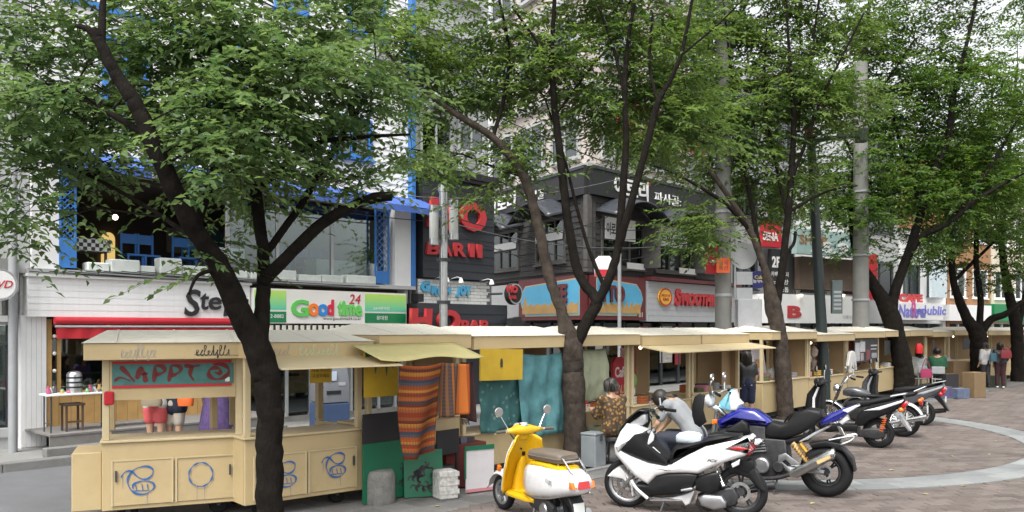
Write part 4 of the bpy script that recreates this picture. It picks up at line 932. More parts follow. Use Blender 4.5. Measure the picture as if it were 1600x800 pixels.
# stall three with the woven blankets
t3, w3 = stall((-1.78,10.2,0), (-.72,11.42,0), 'third stall hung with orange woven blankets, its front covered by green boards', over=.0, doors=False, front=True)
cx0, cx1 = lx(t3,572,-.5), lx(t3,733,-.5)
ca = MB(); ca.grid(lambda u,v: (cx0+(cx1-cx0)*u, -.22-.55*v, 1.9-.17*v-.02*math.sin(u*9)*v), 16, 4); ca.build('cream_canopy_sheet', mat('cream_sheet', (.5,.44,.2), .8, .1, 5), t3, True, solid=.006)
M_ylw = mat('yellow_board', (.52,.34,.02), .6, .12, 5, dirt=.2)
yb0, yb1 = lx(t3,569,-.29), lx(t3,621,-.29); kk = (yb1-yb0)/.7
b3 = bx('yellow_board', yb0, yb1, -.3, -.28, 1.28, 1.82, M_ylw, t3)
M_gpaint = mat('green_gloss_paint', (.01,.14,.07), .4, .15, 6)
dr = MB(); dr.prism([(yb0+(p[0]-.02)*kk, p[1]) for p in [(.02,1.81),(.68,1.81),(.7,1.66),(.62,1.7),(.6,1.6),(.57,1.69),(.5,1.66),(.47,1.52),(.44,1.67),(.38,1.62),(.35,1.7),(.27,1.64),(.24,1.55),(.21,1.66),(.12,1.64),(.07,1.7)][::-1]], -.306, -.301); dr.build('green_paint_drip', M_gpaint, b3)
# stall four with teal cloth and yellow board
t4, w4 = stall((-.68,11.46,0), (.9,13.3,0), 'fourth stall with teal cloth and a yellow board across its front', over=.0, doors=False, counter=.62, left_panel=True)
def cloth(par, name, x0, x1, z0, z1, y, m, folds=5, amp=.04, sag=.06, lean=0.0, taper=0.0, nu=40, nv=20, label=None, belly=0):
    def f(u, v):
        xx = x0+(x1-x0)*(u if not taper else (.5+(u-.5)*(1-taper*v)))
        top = z1-sag*4*u*(1-u)
        wr = noise.noise(Vector((u*3+v*1.6, v*2.2-u, folds)))*2.2+noise.noise(Vector((u*8-v*3, v*5+u*2, folds+3)))*.8
        return (xx+lean*v, y+amp*wr*(.5+.5*v)+amp*.35*math.sin(u*folds*6.28+v*4)-belly*math.sin(math.pi*v), top+(z0-top)*v-.02*math.sin(u*7)*v)
    return MB().grid(f, nu, nv).build(name, m, par, True, solid=.006, label=label)
M_tealc = mat('teal_cloth', (.038,.135,.13), .75, .22, 9, .1, 80, dirt=.0)
nt = M_tealc.node_tree   # faint pale print on the teal cloth
vo = nt.nodes.new('ShaderNodeTexVoronoi'); vo.inputs['Scale'].default_value = 9; tcx = nt.nodes.new('ShaderNodeTexCoord'); nt.links.new(tcx.outputs['Object'], vo.inputs[0])
mrx = nt.nodes.new('ShaderNodeMapRange'); mrx.inputs[1].default_value = .12; mrx.inputs[2].default_value = .3; mrx.inputs[3].default_value = .55; mrx.inputs[4].default_value = 0; nt.links.new(vo.outputs[0], mrx.inputs[0])
mxx = nt.nodes.new('ShaderNodeMix'); mxx.data_type = 'RGBA'; nt.links.new(mrx.outputs[0], mxx.inputs[0]); bs = nt.nodes['Principled BSDF']; nt.links.new(bs.inputs[0].links[0].from_socket, mxx.inputs[6]); mxx.inputs[7].default_value = (.28,.36,.32,1); nt.links.new(mxx.outputs[2], bs.inputs[0])
TL = thing('teal_cloth', 'dark teal printed cloth hanging lower left of the yellow board', 'cloth', t4.location, t4.rotation_euler.z); 
cloth(TL, 'cloth', lx(t4,751,-.06), lx(t4,822,-.06), .66, 1.6, -.06, M_tealc, 4, .025, .02)
TR = thing('teal_cloth', 'lighter teal sheet hanging in front of the stall beside the grey trunk', 'cloth', t4.location, t4.rotation_euler.z)
cloth(TR, 'cloth', lx(t4,812,-.14), lx(t4,884,-.14), .5, 1.78, -.14, mat('teal_sheet', (.07,.2,.215), .7, .3, 7, .2, 30), 3, .045, .05, nu=50)
GS = thing('pale_green_sheet', 'pale yellow green sheet hanging right of the grey trunk', 'cloth', t4.location, t4.rotation_euler.z)
cloth(GS, 'cloth', lx(t4,905,.02), lx(t4,946,.02), .92, 1.8, .02, mat('pale_green_cloth', (.3,.32,.21), .8, .12, 6), 3, .03, .02, belly=.1)
YB = thing('yellow_board', 'plain yellow board with small black figure hung above the teal cloth', 'board', t4.location, t4.rotation_euler.z)
yp0, yp1 = lx(t4,747,-.25), lx(t4,813,-.25)
bx('panel', yp0, yp1, -.26, -.235, 1.42, 1.86, M_ylw, YB, M=Matrix.Translation((0,0,0)) @ Matrix.Rotation(R(1.5),4,'Y'))
fg = MB(); fg.lathe([(0,-.27),(.017,-.27),(.017,-.266),(0,-.266)], (yp0+.47,0,1.7), 'y', 12); fg.prism([(yp0+a_,z_-.03) for a_, z_ in ((.45,1.72),(.49,1.72),(.495,1.68),(.49,1.62),(.45,1.62),(.445,1.68))], -.27, -.266); fg.build('black_figure', M_gblack, YB)
# stalls five to ten
t5, w5 = stall((.95,13.36,0), (2.1,14.7,0), 'fifth stall where the woman in brown browses, with a pink SALE note', over=.0, front=False, counter=.8)
bx('counter', .0, w5, .0, .6, .74, .8, M_stall2, t5); bx('back_board', .1, .7, 1.05, 1.08, .8, ZF0, M_inner, t5)
t6, w6 = stall((2.15,14.75,0), (3.56,16.42,0), 'sixth stall with raised awning flap and bare posts', over=.0, counter=.72, doors=False, hip=False)
t7, w7 = stall((3.6,16.47,0), (5.0,18.1,0), 'seventh stall standing open beside the concrete pole', over=.0, counter=.8, doors=False, right_panel=True)
for t, w in ((t6,w6),(t7,w7)):
    fl_ = MB(); fl_.hexa([(-.05,-.8,1.7),(w+.05,-.8,1.7),(w+.05,-.2,1.8),(-.05,-.2,1.8)], [(-.05,-.8,1.72),(w+.05,-.8,1.72),(w+.05,-.2,1.82),(-.05,-.2,1.82)]); fl_.build('raised_flap', M_stall2, t)
bx('end_panel', w6-.5, w6-.02, .95, .98, .8, ZF0, M_inner, t6); bx('end_panel', w7-.45, w7-.06, .2, .23, .83, ZF0, M_inner, t7)
px = [(5.75,18.98),(7.6,21.1),(9.45,23.25),(11.25,25.35),(13.0,27.4),(14.8,29.45),(16.6,31.5)]
labs = ['eighth stall right of the concrete pole with cream front around the third trunk','ninth stall crowded with red brown goods behind the green lamp post','tenth stall with dark notice board behind the parked scooters','eleventh stall half hidden by the leaning dark trunk','twelfth stall with grey flap where two shoppers sit','thirteenth stall with stacked cartons before it']
ST = []
for i, lb in enumerate(labs):
    a = Vector(px[i]); c = Vector(px[i+1]); d = (c-a).normalized()
    ST.append(stall((*(a+d*.03),0), (*(c-d*.03),0), lb, over=.0, counter=.85, doors=False, back=i in (3,5), right_panel=True))
px = [(16.75,31.65),(19.0,33.3),(21.3,34.9),(23.6,36.4),(26,37.8)]
for i, lb in enumerate(['fourteenth stall behind the pair of standing shoppers','fifteenth stall near the right edge between two trunks','last visible stall at the right edge','stall beyond the right edge of the row']):
    a = Vector(px[i]); c = Vector(px[i+1]); d = (c-a).normalized(); ST.append(stall((*(a+d*.03),0), (*(c-d*.03),0), lb, over=.0, counter=.85, doors=False, back=True))
def on(st, x, y, z=0):
    """point on a stall, in world space"""
    o = st[0] if isinstance(st, tuple) else st; a = o.rotation_euler.z; l = o.location
    return Vector((l.x+x*math.cos(a)-y*math.sin(a), l.y+x*math.sin(a)+y*math.cos(a), z))

# ---------------------------------------------------------------- goods around the stalls
bo = [(0,(0.260,0.062,0.015)),(.06,(0.099,0.019,0.011)),(.12,(0.310,0.124,0.022)),(.2,(0.236,0.043,0.015)),(.27,(0.037,0.043,0.060)),(.33,(0.062,0.062,0.083)),(.38,(0.260,0.062,0.015)),(.47,(0.341,0.149,0.030)),(.52,(0.211,0.037,0.011)),(.6,(0.279,0.081,0.022)),(.68,(0.043,0.037,0.045)),(.74,(0.099,0.025,0.015)),(.8,(0.298,0.087,0.022)),(.9,(0.186,0.031,0.011))]
M_bl1 = banded('woven_blanket', 1, .55, bo, motif=(16,(.07,.04,.03),(1.6,1,1),.5))
bs_ = [(0,(.1,.05,.03)),(.05,(.2,.07,.03)),(.1,(.05,.04,.035)),(.18,(.16,.08,.04)),(.24,(.06,.05,.05)),(.34,(.3,.1,.03)),(.4,(.07,.05,.04)),(.46,(.12,.09,.06)),(.54,(.05,.05,.05)),(.62,(.38,.11,.03)),(.72,(.48,.14,.03)),(.9,(.32,.07,.02))]
M_bl2 = banded('striped_blanket', 0, 1.0, bs_, motif=(10,(.3,.12,.05),(.6,2,1),.12))
K = thing('woven_blanket', 'long orange woven blanket with cross bands draped to a point', 'blanket', t3.location, t3.rotation_euler.z)
bk0, bk1, bk2, bk3 = lx(t3,622,-.75), lx(t3,688,-.75), lx(t3,726,-.75), lx(t3,742,-.7)
def fblk(u, v):
    x0, x1 = bk0+.1*v+.12*max(0,v-.5), bk1-.0*v-.1*max(0,v-.55)*1.5
    return (x0+(x1-x0)*u, -.78+.05*math.sin(u*7+v*3)*(.4+v)+.1*v, 1.72-.03*math.sin(u*math.pi)-1.13*v+.05*u*v)
MB().grid(fblk, 36, 40).build('cloth', M_bl1, K, True, solid=.01)
K2 = thing('striped_blanket', 'brown blanket with upright stripes beside the orange one', 'blanket', t3.location, t3.rotation_euler.z)
MB().grid(lambda u,v: (bk1+.01+(bk2-bk1)*u, -.76+.035*math.sin(u*11+v)*(.5+v)-.04*u, 1.72-(.68-.06*u)*v-.03*u), 30, 20).build('cloth', M_bl2, K2, True, solid=.01)
K3 = thing('dark_scarf', 'dark fringed scarf hanging at the right end of the blankets', 'scarf', t3.location, t3.rotation_euler.z)
MB().grid(lambda u,v: (bk2-.02+(bk3-bk2)*u+.02*v, -.7+.03*math.sin(u*9+v*2), 1.71-(.7+.08*u)*v), 14, 16).build('cloth', mat('dark_red_scarf', (.05,.02,.018), .9, .4, 14), K3, True, solid=.01)
for i in range(9): MB().tube([(bk2+.016*i,-.7,1.0-.004*i),(bk2+.005+.016*i,-.705,.93-.01*(i % 3))], .004, 4).build('fringe', MATS['dark_red_scarf'], K3)
# green painted boards with black plant pattern
M_gb = mat('green_board', (.008,.125,.06), .45, .12, 5, dirt=.25); M_kb = mat('black_board', (.022,.02,.022), .6, .2, 5)
def leafpat(par, x0, x1, z0, z1, y, n, seed):
    r = random.Random(seed)
    for i in range(n):
        x, z = r.uniform(x0+.08,x1-.08), r.uniform(z0+.06,z1-.08); b = MB()
        for k in range(r.randint(5,7)):
            a = r.uniform(0,6.28); l = r.uniform(.05,.1); b.ribbon(spline([(x,y,z),(x+l*.6*math.cos(a),y,z+l*.6*math.sin(a)+.01),(x+l*math.cos(a+.4),y,z+l*math.sin(a+.4))],3), .02, (0,-1,0))
        b.build('painted_leaf', M_gblack, par)
GB = thing('green_board', 'tall green and black painted board leaning on the third stall', 'board', on(t3,lx(t3,569,-.14),-.14), t3.rotation_euler.z)
bx('panel', -.03, .78, -.02, .0, .02, .74, M_gb, GB); bx('upper_panel', -.03, .76, -.018, .0, .742, 1.1, M_kb, GB); leafpat(GB, -.0, .74, .12, .45, -.022, 9, 3)
GB2 = thing('green_board', 'low green board with black painted leaves, right of the stone bollard', 'board', GP(634,779), t3.rotation_euler.z-.55)
bx('panel', -.02, .48, -.02, .0, .01, .6, M_gb, GB2, M=Matrix.Rotation(R(-8),4,'X')); o = leafpat(GB2, .0, .46, .06, .54, -.024, 11, 5)
for q in kids(GB2):
    if q.name.startswith('painted'): q.matrix_local = Matrix.Rotation(R(-8),4,'X')
# stone bollard
M_stone = mat('rough_granite', (.2,.195,.18), .9, .35, 9, .8, 45, dirt=.3)
bp_ = GP(592,785); BL = thing('stone_bollard', 'squat rough grey stone bollard in front of the green board', 'bollard', bp_)
MB().lathe([(.19,0),(.2,.04),(.2,.3),(.19,.37),(.165,.4),(0,.41)], (0,0,0), 'z', 28).build('stone', M_stone, BL, True)
# crate wrapped in newspaper, dark box, red chest, white board, stool
NP = thing('paper_wrapped_box', 'box wrapped in grey newspaper beside the leafy green board', 'box', GP(697,779), UA-.3)
M_news = mat('newspaper', (.5,.49,.46), .9, .45, 22, .2, 30)
bx('box', -.13,.13,-.1,.14,0,.36, M_news, NP, bevel=.02); 
for i in range(3): bx('paper_fold', -.135,.135,-.106,-.1,.07+.11*i,.13+.11*i, M_news, NP)
RB = thing('red_chest', 'dark red display chest heaped with goods between stalls three and four', 'chest', GP(708,766), t4.rotation_euler.z-.2)
bx('box', -.1,.55,0,.45,.02,.6, mat('dark_red_wood', (.13,.02,.018), .6, .15), RB, bevel=.01)
for i in range(16):
    x, y = random.uniform(-.06,.42), random.uniform(.03,.38); bx('trinket', x, x+.1, y, y+.06, .602, .62+random.uniform(.01,.06), mat('trinket%d' % (i % 5), [(.05,.04,.04),(.4,.38,.36),(.25,.05,.04),(.1,.12,.16),(.3,.2,.1)][i % 5], .5), RB)
WB = thing('white_board', 'white board with green and pink painted edges propped on the red chest', 'board', GP(727,772), t4.rotation_euler.z-.3)
bx('panel', .0,.42,-.02,0,.02,.6, mat('dirty_white_board', (.58,.55,.56), .6, .08, 3, dirt=.25), WB); bx('green_edge', -.02,.42,-.03,-.021,.56,.62, M_gb, WB); bx('green_edge', -.025,.0,-.03,-.021,.2,.58, M_gb, WB); bx('pink_edge', .0,.42,-.026,-.021,.02,.06, mat('pink_paint', (.5,.2,.22), .6), WB)
BB = thing('black_panel', 'small black panel standing behind the newspaper box', 'panel', on(t3,lx(t3,683,-.35),-.35), t3.rotation_euler.z)
bx('panel', 0,.4,0,.02,.5,.82, M_kb, BB); bx('leg', .02,.05,.0,.02,.0,.5, M_kb, BB); bx('leg', .35,.38,.0,.02,.0,.5, M_kb, BB)
SE = thing('dark_stool', 'dark round stool tucked under the orange blanket', 'stool', on(t3,lx(t3,690,-.28),-.28)); MB().lathe([(0,.36),(.15,.36),(.17,.33),(.17,.29),(.15,.28),(0,.28)], (0,0,0), 'z', 20).build('seat', M_black, SE, True)
for a in range(4): MB().tube([(.09*math.cos(a*1.57),.09*math.sin(a*1.57),.28),(.14*math.cos(a*1.57),.14*math.sin(a*1.57),0)], .012, 6).build('leg', M_darkm, SE)
# bucket behind, aluminium case and rag bundle by trunk two
CB = thing('grey_metal_case', 'grey metal case standing right of the grey trunk', 'case', GP(928,730), UA+.1)
bx('body', -.16,.16,-.12,.14,.02,.5, mat('case_grey', (.3,.33,.35), .45, .1, 6, metal=.4), CB, bevel=.01); bx('lid', -.165,.165,-.125,.145,.505,.54, MATS['case_grey'], CB, bevel=.008); bx('clasp', -.03,.03,-.14,-.125,.42,.5, M_darkm, CB)
# folding tables with goods in front of the left shop, deck
DK = tag(thing('shop_deck', 'low grey wooden deck before the left shop', None, S(0,0), UA), kind='structure')
for i in range(5): bx('deck_board', fs(66,-1.0), 3.0, -1.35+.26*i, -1.1+.26*i, .4, .43, mat('deck_grey', (.2,.19,.18), .9, .2, 6, .1), DK)
bx('deck_front', fs(66,-1.0), 3.0, -1.34, -1.31, .102, .398, MATS['deck_grey'], DK); bx('step', fs(64,-1.3), 3.0, -1.545, -1.345, .102, .24, M_kerb, DK, bevel=.01)
def ftable(x, w, lab):
    t = thing('folding_table', lab, 'table', S(x,-.95,.43), UA, 'folding tables before the left shop')
    bx('tabletop', 0, w, -.2, .22, .6, .63, M_white, t, bevel=.006)
    for a in (.06, w-.08):
        for b_ in (-.16,.16): MB().tube([(a,b_,.6),(a,b_,.0)], .012, 6).build('leg', M_darkm, t)
        MB().tube([(a,-.16,.15),(a,.16,.15)], .009, 6).build('stretcher', M_darkm, t)
    return t
ta = ftable(fs(73,-1.1), 1.05, 'white folding table of trinkets at the left end of the shop'); tb = ftable(fs(168,-1.1), .95, 'white folding table seen through the leftmost stall')
cols5 = [(.5,.1,.2),(.1,.3,.35),(.6,.55,.5),(.08,.08,.09),(.5,.3,.1),(.15,.35,.15)]
for q, (bx0, n, w) in enumerate(((fs(73,-1.1),18,1.0),(fs(168,-1.1),16,.9))):
    for i in range(n):
        p = S(bx0+.05+w*i/n*.95, -.95+random.uniform(-.15,.18), 1.061); h = random.uniform(.03,.13)
        g = thing('trinket', 'small %s trinket, %s from the left on the %s folding table' % (['pink','teal','pale','black','orange','green'][i % 6], 'first second third fourth fifth sixth seventh eighth ninth tenth eleventh twelfth thirteenth fourteenth fifteenth sixteenth seventeenth eighteenth'.split()[i], 'left' if q == 0 else 'right'), 'trinket', p, random.uniform(0,3), 'trinkets on the %s folding table' % ('left' if q == 0 else 'right'))
        MB().lathe([(0,0),(.03,0),(.04,h*.4),(.02,h*.8),(.025,h),(0,h)], (0,0,0), 'z', 8).build('body', mat('trinket_c%d' % (i % 6), cols5[i % 6], .4), g, True)
SC_ = thing('silver_canister', 'silver striped canister on the left folding table', 'canister', S(fs(116,-.95),-.95,1.061))
MB().lathe([(.0,0),(.12,0),(.12,.3),(.1,.34),(.06,.36),(0,.36)], (0,0,0), 'z', 20).build('body', M_steel, SC_, True)
for z in (.08,.16,.24): MB().lathe([(.121,z),(.124,z),(.124,z+.03),(.121,z+.03)], (0,0,0), 'z', 20, True).build('band', M_black, SC_, True)
WS = thing('wooden_stool', 'brown wooden stool under the left folding table', 'stool', S(fs(113,-.95),-.95,.43), UA); bx('seat', -.16,.16,-.14,.14,.42,.46, M_brown, WS, bevel=.008)
for a in (-.14,.11):
    for b_ in (-.12,.09): bx('leg', a,a+.03,b_,b_+.03,0,.42, M_brown, WS)
bx('stretcher', -.11,.11,-.11,-.09,.14,.17, M_brown, WS)
# cash machine
p = GP(515,681,.02); AT = thing('cash_machine', 'grey and blue cash machine before the convenience store', 'cash machine', (p.x,p.y,0), UA-.15)
M_atm = mat('atm_grey', (.17,.18,.2), .4, .08, 5); M_atmb = mat('atm_blue', (.05,.085,.17), .45, .1, 5)
bx('lower_body', -.3,.3,-.28,.28,.0,.68, M_atmb, AT, bevel=.015); MB().pillow([(-.28,.7),(.28,.7),(.28,1.6),(-.1,1.6),(-.2,1.3),(-.28,1.0)], 0, .3, .02).build('upper_body', M_atm, AT, True).rotation_euler = (0,0,R(90))
bx('screen', -.2,.02,-.27,-.24,1.12,1.3, mat('atm_screen', (.5,.6,.7), .2, 0), AT, M=None); bx('keypad', .06,.2,-.285,-.26,1.02,1.08, M_lgrey, AT); bx('slot', -.2,.1,-.29,-.27,.86,.93, M_black, AT); bx('top_sign', -.3,.3,-.2,.28,1.62,1.85, M_darkm, AT)
# notices, posters and goods hung in the right-hand stalls
def poster(name, st, x0, x1, z0, z1, y, m, lab, cat='poster'):
    o = st[0]; t = thing(name, lab, cat, o.location, o.rotation_euler.z); bx('sheet', x0, x1, y, y+.012, z0, z1, m, t); return t
P_ = poster('sale_note', (t5,w5), .74, 1.05, 1.32, 1.62, .05, mat('pink_paper', (.6,.35,.36), .7, .06), 'pale pink paper note reading SALE in the fifth stall', 'sign'); text('SALE', .77, 1.42, .25, .11, .049, M_red, P_, .001, bold=.03)
rp = thing('red_cafe_sign', 'rounded red cafe sign board standing in the sixth stall', 'sign', on(t6,.25,.55), t6.rotation_euler.z)
MB().prism([(-.0,.5),(.42,.5),(.5,1.3),(.46,1.5),(.3,1.6),(.08,1.6),(-.02,1.5)], 0, .06).build('board', M_red, rp, bevel=.01); text('Cafe', .03, 1.22, .4, .2, -.001, M_hang, rp, .004, bold=.03); text('SALE\n50%', .05, .7, .35, .38, -.001, mat('peach_letter', (.7,.45,.25), .5), rp, .004, bold=.02); bx('foot', .1,.35,-.05,.12,0,.5, M_darkm, rp)
gd = thing('green_disc_sign', 'small round green sign beside the red cafe board', 'sign', on(t6,.82,.5,1.15), t6.rotation_euler.z); MB().lathe([(0,-.02),(.13,-.02),(.13,.02),(0,.02)], (0,0,0), 'y', 20).build('disc', mat('lime_green', (.25,.45,.12), .5), gd, True); MB().tube([(0,.03,-.1),(0,.03,-1.15)], .012, 6).build('stem', M_darkm, gd)
for i, (a, c, z0, z1, col_, lb) in enumerate(((1.02,1.3,1.2,1.5,(.55,.5,.48),'white food menu poster, lower, in the sixth stall'),(1.02,1.3,1.53,1.75,(.6,.4,.38),'pink food menu poster, upper, in the sixth stall'),(1.38,1.58,1.1,1.78,(.4,.05,.05),'tall red poster in the sixth stall'))):
    poster('menu_poster', (t6,w6), a, c, z0, z1, .9, mat('menu%d' % i, col_, .5, .5, 14), lb)
WP = thing('white_poster_stand', 'tall white leaning poster board with drinks at the gap between stalls', 'sign', on(ST[0],.28,.3), ST[0][0].rotation_euler.z)
MB().hexa([(.0,0,.1),(.95,0,.1),(.95,.05,.1),(.0,.05,.1)], [(.05,.1,1.78),(.6,.1,1.78),(.6,.14,1.78),(.05,.14,1.78)]).build('panel', mat('poster_white', (.66,.62,.63), .4, .1, 6), WP)
bx('pink_print', .1,.38,.0,.03,.85,1.1, mat('pink_print', (.5,.15,.25), .5, .3, 20), WP); bx('drink_print', .12,.3,.02,.045,1.2,1.4, mat('amber_print', (.55,.3,.12), .5, .4, 20), WP); bx('drink_print', .4,.52,.02,.045,1.2,1.36, MATS['amber_print'], WP)
cl = thing('plastic_bag', 'crumpled clear plastic bag on the counter of the eighth stall', 'bag', on(ST[0],.9,.1,.885)); MB().ball((0,0,.16), .2, 10, (1,.7,.85)).build('bag', mat('pale_plastic', (.5,.53,.5), .3, .2, 10), cl, True)
nb_ = poster('notice_board', ST[2], .2, 2.3, 1.15, 1.82, -.12, mat('notice_black', (.03,.03,.035), .5, .2), 'black notice board with white printed sheets on the tenth stall', 'notice board')
for (a,c,z0,z1,cc) in ((.28,.5,1.2,1.72,(.45,.46,.46)),(.53,.78,1.45,1.75,(.5,.5,.5)),(.55,.7,1.2,1.42,(.35,.3,.3)),(.85,1.05,1.2,1.5,(.2,.06,.06)),(1.1,1.45,1.6,1.64,(.5,.5,.5)),(1.1,1.4,1.5,1.53,(.45,.15,.12)),(1.15,1.42,1.25,1.4,(.3,.3,.32))): bx('printed_sheet', .2+(a-.25)*1.68, .2+(c-.25)*1.68, -.135, -.122, z0, z1, mat('sheet_%d' % int(a*100), cc, .6, .4, 16), nb_)
text('SALE', .72, 1.755, .2, .05, -.121, mat('lime_letter', (.45,.55,.05), .5), nb_, .001)
for k, (si, x, z0, z1, cc, lb) in enumerate(((3,.4,1.3,1.75,(.04,.045,.04),'small dark picture on the eleventh stall'),(5,.5,1.2,1.7,(.05,.05,.055),'narrow dark picture on the thirteenth stall'),(6,1.0,1.3,1.75,(.04,.045,.05),'square dark picture on the fourteenth stall, left one'),(6,1.9,1.3,1.75,(.045,.045,.05),'square dark picture on the fourteenth stall, right one'))):
    poster('framed_picture', ST[si], x, x+(.25 if si == 5 else .6), z0, z1, -.06, mat('pic%d' % k, cc, .4, .5, 8), lb, 'picture')
r = random.Random(4); combos = [(c_, h_, p_) for h_ in range(3) for p_ in range(3) for c_ in range(6)]; r.shuffle(combos)
cn = ['dark red','red brown','dark brown','pinkish tan','beige','near black']; cv = [(.2,.03,.02),(.28,.09,.05),(.12,.05,.04),(.35,.15,.1),(.4,.32,.26),(.06,.03,.03)]
for k, (c_, h_, p_) in enumerate(combos[:30]):     # hung goods in the crowded ninth stall and its neighbour
    si = 1 if k < 22 else 2; x = .25+p_*.75+r.uniform(0,.6) if si == 1 else 1.5+p_*.36+r.uniform(0,.3); z = 1.05+.25*h_+r.uniform(-.08,.08)
    g = thing('hung_bundle', '%s bundle hung %s on the %s of the %s stall' % (cn[c_], ['low','midway up','high'][h_], ['left','middle','right'][p_], 'ninth' if si == 1 else 'tenth'), 'goods', on(ST[si],x,r.uniform(.2,.7),z), r.uniform(0,3), 'goods hung in the %s stall' % ('ninth' if si == 1 else 'tenth'))
    MB().loft([(-.16,0,0,.03,.03,2),(-.1,0,0,.1,.07,2.3),(.02,0,0,.12,.09,2.3),(.11,0,0,.07,.05,2),(.15,0,0,.015,.015,2)], 10, 'z').build('bundle', mat('bundle_%d' % c_, cv[c_], .8, .35, 15), g, True)
RT = thing('white_hung_shirt', 'white shirt hanging beside the green lamp post', 'shirt', on(ST[2],-.15,-.15,1.2), ST[2][0].rotation_euler.z)
MB().pillow([(-.12,-.3),(.12,-.3),(.13,.1),(.3,-.25),(.36,-.2),(.2,.26),(.08,.3),(-.08,.3),(-.2,.26),(-.34,-.1),(-.28,-.15),(-.13,.1)], 0, .05, .03).build('shirt', mat('white_shirt', (.6,.58,.55), .8), RT, True)
RDx = thing('red_hung_jacket', 'bright red jacket hanging left of the woman in brown', 'jacket', on(t5,.42,.1,1.25), t5.rotation_euler.z)
MB().pillow([(-.12,-.45),(.14,-.45),(.16,.0),(.3,-.3),(.34,-.24),(.2,.22),(.1,.3),(-.08,.3),(-.2,.2),(-.3,-.2),(-.25,-.26),(-.14,.0)], 0, .07, .04).build('jacket', mat('scarlet_cloth', (.55,.015,.02), .75, .15, 8), RDx, True)
DH = thing('dark_hung_coat', 'dark coat and scarves hanging beside the red jacket', 'coat', on(t5,.62,.25,1.5), t5.rotation_euler.z); MB().pillow([(-.1,-.5),(.1,-.5),(.12,.2),(.04,.32),(-.04,.32),(-.12,.2)], 0, .06, .03).build('coat', M_black, DH, True)
# cartons at the far right
M_cart = mat('carton', (.18,.12,.062), .8, .15, 4); M_cart2 = mat('brown_carton', (.2,.13,.07), .8, .15, 4)
def carton(px_, py_, w, d, h, lab, m, z=0, rz=.4):
    t = thing('carton', lab, 'carton', Vector(GP(px_,py_))+Vector((0,0,z)), rz); bx('box', -w/2,w/2,-d/2,d/2,.003,h, m, t, bevel=.006); bx('tape', -w/2-.002,w/2+.002,-.03,.03,h,h+.003, M_inner, t); return t
carton(1522,621,.5,.42,.78,'tall upright carton standing in front of the far trunk', M_cart); carton(1493,602,.95,.6,.9,'wide brown carton behind the tall one', M_cart2); carton(1552,604,.7,.5,.4,'low dark green box right of the tall carton', mat('green_box', (.06,.07,.045), .8, .2), rz=.2)
carton(1470,622,.5,.4,.35,'purple printed box left of the tall carton', mat('purple_box', (.09,.08,.16), .6, .4, 12)); carton(1497,622,.5,.4,.3,'blue printed box touching the tall carton', mat('blue_box', (.1,.13,.2), .6, .4, 12)); carton(1480,612,.6,.4,.6,'dark box behind the printed boxes', M_kb)
# cafe style chair backs where the shoppers sit
def tray(): pass
FT = thing('tilted_grey_tray', 'light grey tray propped up beside the person in green', 'tray', Vector(GP(1482,600))+Vector((0,0,.75)), .3); bx('tray', -.25,.25,-.01,.01,0,.4, M_lgrey, FT, M=Matrix.Rotation(R(-35),4,'X')); bx('stand', -.03,.03,0,.05,-.75,.05, M_darkm, FT)

# folded goods on the open counters
gc = [('navy',(.02,.03,.08)),('white',(.6,.58,.55)),('rust',(.35,.1,.03)),('olive',(.1,.11,.05)),('pink',(.5,.2,.25)),('black',(.02,.02,.02)),('mustard',(.5,.32,.05)),('grey',(.25,.25,.26))]
for q, (st, w_, zc, nm, n_) in enumerate(((t5,w5,.803,'fifth',6),(t6,w6,.755,'sixth',8),(t7,w7,.835,'seventh',8),(ST[0][0],ST[0][1],.885,'eighth',5),(ST[1][0],ST[1][1],.885,'ninth',8),(ST[3][0],ST[3][1],.885,'eleventh',7))):
    for i in range(n_):
        x = .2+(w_-.5)*i/n_; h = random.uniform(.05,.16); nm2, cc = gc[(i+q) % 8]
        g = thing('folded_stack', '%s folded cloth stack on the counter of the %s stall' % (nm2, nm), 'cloth', on(st,x,random.uniform(.08,.3),zc), st.rotation_euler.z+random.uniform(-.3,.3), 'cloth stacks on the counters')
        for k in range(3): MB().pillow([(0,h*k/3),(.2,h*k/3),(.21,h*(k+.5)/3),(.2,h*(k+1)/3),(0,h*(k+1)/3),(-.01,h*(k+.5)/3)], 0, .12, .015, 2).build('fold', mat('stack_'+nm2, cc, .85, .15, 12), g, True)

# ================================================================ poles, wires, street furniture
M_pole = mat('concrete_pole', (.2,.2,.185), .85, .15, 4, .15, 40, streak=.3)
M_gpole = mat('dark_green_pole', (.016,.026,.025), .45, .15, 6)
# steel lantern pole
p = S(fs(693,-4.2), -4.2); LP = thing('lantern_pole', 'shiny steel lamp post with two white cylinder lanterns before the red letters', 'lamp post', p)
k = p.y/F; zt = H+(HZ-290)*k
MB().tube([(0,0,.0),(0,0,zt)], .115*1.0*k*F/12.5*.55, 16).build('pole', M_steel, LP, True); MB().lathe([(.0,zt+.02),(.1,zt+.02),(.1,zt-.12)], (0,0,0), 'z', 16).build('cap', M_steel, LP, True)
for sx_, zc_ in ((-.17, (512-353)*k+H), (.2, (512-345)*k+H)):
    ln = MB().lathe([(0,-.26),(.075,-.26),(.085,-.24),(.085,.24),(.075,.26),(0,.26)], (sx_,-.12,zc_), 'z', 18).build('lantern', mat('frosted_lamp', (.6,.62,.6), .35, .04), LP, True)
    for dz in (-.31,.31): MB().lathe([(0,-.06),(.095,-.06),(.095,.06),(0,.06)], (sx_,-.12,zc_+dz), 'z', 18).build('lantern_cap', M_steel, ln, True)
    MB().tube([(0,0,zc_+.3),(sx_,-.12,zc_+.3)], .02, 6).build('bracket', M_steel, LP); MB().tube([(0,0,zc_-.3),(sx_,-.12,zc_-.3)], .02, 6).build('bracket', M_steel, LP)
